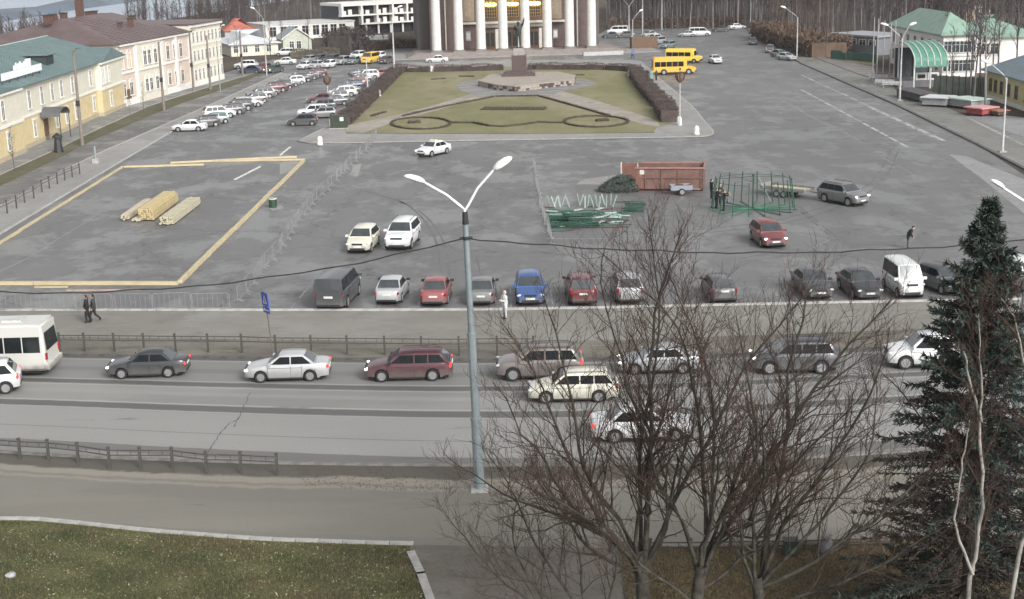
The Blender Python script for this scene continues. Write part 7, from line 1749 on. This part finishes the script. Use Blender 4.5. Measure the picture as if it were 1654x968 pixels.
for px, py, v, k, h, lb in ((1572, 172, 0, 1, 15, 'tall dense bare tree in front of the green hipped house'), (1592, 178, 1, 4, 16, 'pale-trunked tall tree at the corner of the yellow house'), (1560, 150, 0, 5, 13, 'slim bare tree just left of the tall dense one'), (1603, 150, 0, 2, 15, 'bare tree behind the yellow house roof'), (1535, 156, 3, 0, 9, 'small olive tree beside the stage'), (1566, 162, 0, 6, 14, 'dense bare tree just behind the tall dense one by the stage'), (1582, 160, 0, 1, 15, 'bare tree between the two tallest by the yellow house'), (1610, 132, 3, 3, 13, 'olive tree behind the green hipped house corner'), (1528, 120, 0, 2, 11, 'bare tree close to the green hipped house wall'), (1640, 120, 0, 3, 13, 'bare tree above the yellow house at the right edge'),
    (455, 88, 0, 2, 9, 'dark bare tree between the metal roofed and gabled houses'), (499, 84, 0, 5, 8, 'small bare tree right of the gabled house'), (385, 108, 3, 1, 7, 'bare tree at the corner behind the cream block'), (437, 90, 2, 3, 8, 'brown bare tree before the metal roofed house'), (620, 78, 0, 6, 7, 'bare tree left of the pale lamp post'), (665, 84, 3, 4, 5, 'low bare tree near the theatre terrace'), (676, 72, 2, 1, 6, 'brownish bare tree by the left wall of the theatre'),
    (211, 193, 3, 2, 3.6, 'small bare street tree with a round crown before the pink house'), (232, 182, 2, 4, 4.0, 'brown street tree before the pink house entrance'), (24, 278, 0, 0, 4.5, 'thin bare street tree at the left edge'), (1366, 100, 2, 5, 6, 'low brown tree at the left of the brown plot')):
    inst_tree(px, py, v, k, h, lb, None)
# ---------------------------------------------------------------- hedges and shrubs
HEDGE = mat('bare_hedge', (.06, .045, .04), .9, .3, 1.2, col2=(.10, .075, .066))
def hedge_core(core, a, d, L, w, h, z, rg):
    n = max(1, int(L / 1.3)); ang = math.atan2(d.y, d.x)
    for i in range(n):
        q = a + d * (L * (i + .5) / n); hh = h * rg.uniform(.6, .82); core.box(q.x + rg.uniform(-.05, .05) * w, q.y + rg.uniform(-.05, .05) * w, z + hh / 2, L / n + w * .1, w * rg.uniform(.6, .8), hh, ang + rg.uniform(-.06, .06))
def hedge(px, w, h, label, dens=115, m=HEDGE, name='hedge', cat='hedge', z=.12, twig=.16):
    pts = [G(*p) for p in px]; V = []; rg = random.Random(int(px[0][0]))
    core = MB()
    for a, c in zip(pts[:-1], pts[1:]):
        L = (c - a).length; d = (c - a) / L; nn = Vector((-d.y, d.x, 0)); q = (a + c) / 2; hedge_core(core, a, d, L, w, h, z, rg)
        for i in range(int(L * dens * (h + w) / 2)):
            s = rg.random() * L; side = rg.random()
            if side < .4: o_, zz = rg.uniform(-.5, .5) * w, h * rg.uniform(.8, 1.02)
            else: o_, zz = (rg.choice((-.5, .5)) * rg.uniform(.7, 1.05)) * w, h * rg.uniform(.05, 1)
            zz *= 1 + .1 * math.sin(s * .9 + a.x); p = a + d * s + nn * o_ + Vector((0, 0, z + zz)); u = Vector((rg.gauss(0, .5), rg.gauss(0, .5), rg.gauss(.5, .5))).normalized() * rg.uniform(.5, 1.3) * twig; v = u.cross(Vector((rg.gauss(0, 1), rg.gauss(0, 1), rg.gauss(0, 1)))).normalized() * twig * .22
            V += [tuple(p - v), tuple(p + v), tuple(p + u + v * .4), tuple(p + u - v * .4)]
    o = empty(name, (0, 0, 0)); tag(o, label, cat)
    core.build('hedge_body', m, o); Vn = np.array(V); t_ = link('twig_mass', mesh_np('twig_mass', Vn, np.arange(len(Vn)).reshape(-1, 4), m, smooth=False), o); t_['kind'] = 'stuff'
    return o
hedge([(556, 204), (575, 186), (600, 162), (622, 140), (642, 120), (652, 117)], 2.0, 1.3, 'reddish-brown hedge along the left side of the garden')
hedge([(660, 117.5), (694, 117.5)], 1.5, 1.1, 'short dark hedge at the far left of the garden'); hedge([(702, 117), (760, 116), (813, 114.5)], 1.5, 1.1, 'dark hedge behind the lawn left of the monument')
hedge([(853, 113.5), (920, 113.5), (975, 114)], 1.5, 1.1, 'dark hedge behind the lawn right of the monument'); hedge([(980, 114), (1012, 116), (1022, 118)], 1.5, 1.1, 'short dark hedge at the far right corner of the garden')
hedge([(1024, 121), (1036, 140), (1052, 160), (1066, 175)], 2.2, 1.5, 'reddish-brown hedge along the right side of the garden'); hedge([(1069, 178), (1081, 199)], 2.4, 1.7, 'denser hedge block at the right front corner of the garden')
LOWH = mat('low_box_hedge', (.065, .052, .034), .9, .3, 1.5)
def low(px, label, w=.34, h=.26): return hedge(px, w, h, label, 90, LOWH, 'clipped_edging', 'edging hedge', .13, .1)
low([(650, 190), (720, 174), (798, 158.5)], 'low clipped edging up the left side of the trapezoid bed'); low([(800, 158), (870, 157)], 'low clipped edging across the top of the trapezoid bed'); low([(871, 157.5), (930, 174), (985, 190)], 'low clipped edging down the right side of the trapezoid bed')
low([(728, 201), (765, 201), (790, 206), (815, 207), (845, 204), (870, 200), (910, 201)], 'wavy clipped edging between the two oval beds')
for cx_, cy_, rx, ry, lb in ((680, 202, 48, 9.5, 'oval clipped edging of the left round bed'), (963, 199, 52, 9, 'oval clipped edging of the right round bed')):
    low([(cx_ + rx * math.cos(k * PI / 10), cy_ + ry * math.sin(k * PI / 10)) for k in range(21)], lb)
for cx_, cy_, lb in ((668, 200.5, 'dark dried shrub in the left oval bed'), (972, 197.5, 'dark dried shrub in the right oval bed')): hedge([(cx_ - 8, cy_ + .7), (cx_ + 10, cy_ - .5)], .9, .35, lb, 110, LOWH, 'garden_shrub', 'shrub', .13, .14)
hedge([(780, 177.5), (880, 177.5)], 3.4, .12, 'long dark flower bed with dried plants in the trapezoid lawn', 40, mat('bed_soil', (.055, .042, .032), .95, .3, 2), 'flower_bed', 'flower bed', .13, .12)
for a, c, lb in (((697, 130), (720, 129), 'thin dark clipped strip in the far left lawn'), ((742, 125), (765, 125.5), 'second thin clipped strip nearer the monument on the left'), ((870, 121), (898, 121), 'thin clipped strip just right of the monument'), ((922, 123), (944, 123), 'thin clipped strip farther right of the monument'), ((600, 190), (622, 183), 'thin clipped strip beside the left garden path')): low([a, c], lb, .6, .2)
hedge([(548, 88), (562, 86), (583, 84)], 9, 4.6, 'large dark bare thicket beside the white box truck', 60, mat('dark_thicket', (.075, .06, .055), .9, .3, 1), 'thicket', 'thicket', 0, .5)
hedge([(590, 80), (640, 78), (690, 76)], 4, 1.6, 'low brown shrubs behind the back row of cars', 60, FTB, 'shrub_row', 'shrubs', 0, .4)
hedge([(470, 92), (520, 90), (548, 89)], 3, 1.3, 'dark low hedge below the small gabled house', 60, FTG, 'hedge', 'hedge', 0, .3)
hedge([(985, 47), (1100, 45), (1200, 43)], 5, 2.2, 'low brown undergrowth at the foot of the woods', 22, FTB, 'undergrowth', 'undergrowth', 0, .6)
hedge([(1240, 60), (1290, 78), (1340, 92)], 8, 3.2, 'rusty brown bushes along the right verge by the woods', 26, mat('rusty_scrub', (.12, .08, .055), .9, .3, 1), 'undergrowth', 'undergrowth', 0, .6)
b_ = hedge([(1342, 95), (1414, 101)], .3, 1.9, 'dark green fence strip below the grey pavilion', 2, mat('fence_green', (.03, .09, .07), .6), 'green_fence', 'fence', 0, .05)
hedge([(1530, 146), (1560, 148), (1590, 152)], 2.5, 1.6, 'grey green shrubs behind the low stalls', 30, FTG, 'shrub_row', 'shrubs', 0, .3)
# pile of cut fir branches spilling from the container
p = G(1000, 312); rg = random.Random(2); V = []; NE2 = mat('cut_fir', (.05, .07, .055), .85, .3, 2, col2=(.10, .12, .10))
for i in range(5200):
    u, v = rg.gauss(0, 1), rg.gauss(0, 1); x = u * 1.05 + .25; y = v * .75; r_ = (x * x / 3.6 + y * y / 1.9)
    if r_ > 1: continue
    zt_ = 1.25 * (1 - r_) ** .8 * (1 + .35 * x / 1.5) + .03; z_ = zt_ * rg.uniform(.7, 1.08); q = Vector((p.x + x, p.y + y + 1.0, z_)); u_ = Vector((rg.gauss(0, 1), rg.gauss(0, 1), rg.gauss(0, .35))).normalized() * rg.uniform(.15, .42); w_ = u_.cross(Vector((rg.gauss(0, 1), rg.gauss(0, 1), rg.gauss(0, 1)))).normalized() * .035
    V += [tuple(q - w_), tuple(q + w_), tuple(q + u_ + w_ * .3), tuple(q + u_ - w_ * .3)]
Vn = np.array(V); t = empty('branch_heap', (0, 0, 0)); tag(t, 'grey-green heap of cut fir branches at the open end of the container', 'heap')
o = link('cut_branches', mesh_np('cut_branches', Vn, np.arange(len(Vn)).reshape(-1, 4), NE2, smooth=False), t); o['kind'] = 'stuff'
# ---------------------------------------------------------------- foreground grass and leaf litter
def blades(name, poly, n, h, m, label, seed, lw=.009, z=.012, leaf=0.0, m2=None):
    rg = np.random.default_rng(seed); P_ = wp(poly); xs = [p[0] for p in P_]; ys = [p[1] for p in P_]
    x = rg.uniform(min(xs), max(xs), n * 3); y = rg.uniform(min(ys), max(ys), n * 3); keep = np.array([inside(P_, a, c) for a, c in zip(x, y)]); x, y = x[keep][:n], y[keep][:n]; n = len(x)
    dn = np.sin(x * 1.3 + 2 * np.sin(y * .9)) * np.sin(y * 1.7 + x * .4); ht = h * (1 + .5 * dn) * rg.uniform(.5, 1.3, n); th = rg.uniform(0, 6.28, n); ln = rg.uniform(.2, .9, n) * ht
    bx, by = np.cos(th), np.sin(th); w = lw * rg.uniform(.7, 1.5, n)
    V = np.empty((n, 3, 3)); V[:, 0] = np.stack([x - by * w, y + bx * w, np.full(n, z)], 1); V[:, 1] = np.stack([x + by * w, y - bx * w, np.full(n, z)], 1); V[:, 2] = np.stack([x + bx * ln, y + by * ln, z + ht], 1)
    mi = (rg.random(n) < leaf).astype(int)
    o = link(name, mesh_np(name, V.reshape(-1, 3), np.arange(n * 3).reshape(-1, 3), [m, m2 or m], smooth=False, mi=mi)); return tag(o, label, 'grass', kind='stuff')
GB = mat('grass_blades', (.045, .068, .022), .8, .25, .45, col2=(.095, .08, .042), coord='World'); GB2 = mat('dry_blades', (.22, .19, .10), .85, .2, 2)
blades('grass', [(-120, 843), (53, 843), (165, 854), (264, 864), (397, 874), (476, 878), (600, 882), (662, 884), (664, 900), (690, 975), (-130, 985)], 130000, .075, GB, 'rough green lawn at the lower left corner', 1, leaf=.13, m2=GB2)
blades('grass', [(1000, 890), (1200, 888), (1500, 880), (1700, 865), (1720, 990), (1010, 990)], 60000, .07, GB2, 'brown and yellow grass under the bare trees', 2, leaf=.45, m2=mat('dark_blades', (.05, .055, .025), .85))
blades('grass', [(250, 866), (476, 878), (662, 885), (690, 975), (420, 978), (330, 900)], 26000, .06, GB2, 'dry yellowish grass in the right part of the lower left lawn', 12, leaf=.3, m2=GB)
blades('grass', [(-100, 842), (165, 853), (397, 873), (600, 882), (600, 890), (397, 882), (165, 863), (-100, 851)], 9000, .05, GB2, 'dry trodden grass along the pale kerb', 13)
def litter(name, poly, n, m, label, seed, s=.05, z=.02):
    rg = random.Random(seed); P_ = wp(poly); xs = [p[0] for p in P_]; ys = [p[1] for p in P_]; V = []
    while n > 0:
        x, y = rg.uniform(min(xs), max(xs)), rg.uniform(min(ys), max(ys)); n -= 1
        if not inside(P_, x, y): continue
        a = rg.uniform(0, 6.28); u = Vector((math.cos(a), math.sin(a), rg.gauss(0, .3))) * s * rg.uniform(.5, 1.3); v = Vector((-math.sin(a), math.cos(a), rg.gauss(0, .3))) * s * .6; c_ = Vector((x, y, z + rg.random() * .02)); V += [tuple(c_ - u), tuple(c_ - v), tuple(c_ + u), tuple(c_ + v)]
    Vn = np.array(V); o = link(name, mesh_np(name, Vn, np.arange(len(Vn)).reshape(-1, 4), m, smooth=False)); return tag(o, label, 'leaves', kind='stuff')
litter('fallen_leaves', [(1000, 886), (1700, 862), (1720, 1000), (1010, 1000)], 26000, mat('dead_leaves', (.12, .075, .04), .85, .3, 3), 'brown fallen leaves under the bare trees and the spruce', 3)
litter('fallen_leaves', [(-100, 844), (400, 876), (664, 884), (690, 980), (-120, 985)], 1800, mat('pale_leaves', (.32, .30, .20), .85, .3, 3), 'pale fallen leaves scattered over the green lawn', 4, .045, .05)
litter('fallen_leaves', [(480, 756), (800, 758), (1400, 745), (1500, 790), (800, 800), (480, 785)], 5000, MT['dead_leaves'], 'brown leaves and dirt along the near verge', 8, .04, .014)
p = G(18, 932); bm = bmesh.new(); bmesh.ops.create_icosphere(bm, subdivisions=2, radius=.2)
for v in bm.verts: v.co *= 1 + .3 * mnoise.noise(v.co * 7); v.co.z *= .55
me = bpy.data.meshes.new('boulder'); bm.to_mesh(me); bm.free(); me.materials.append(mat('pale_rock', (.33, .33, .34), .85, .2, 5)); o = link('boulder', me, None, (p.x, p.y, .06)); tag(o, 'small pale stone lying in the lower left lawn', 'stone')
# ---------------------------------------------------------------- haze
hz = bpy.data.materials.new('haze'); hz.use_nodes = True; nt = hz.node_tree; nt.nodes.clear(); o_ = nt.nodes.new('ShaderNodeOutputMaterial'); v_ = nt.nodes.new('ShaderNodeVolumePrincipled'); v_.inputs['Density'].default_value = .00013; v_.inputs['Color'].default_value = (.86, .9, .96, 1); nt.links.new(v_.outputs[0], o_.inputs['Volume'])
b = MB(); b.b2(-4600, -80, -63.2, 3600, 8700, 60); me = b.mesh('haze'); me.materials.append(hz); tag(link('haze', me), kind='stuff')
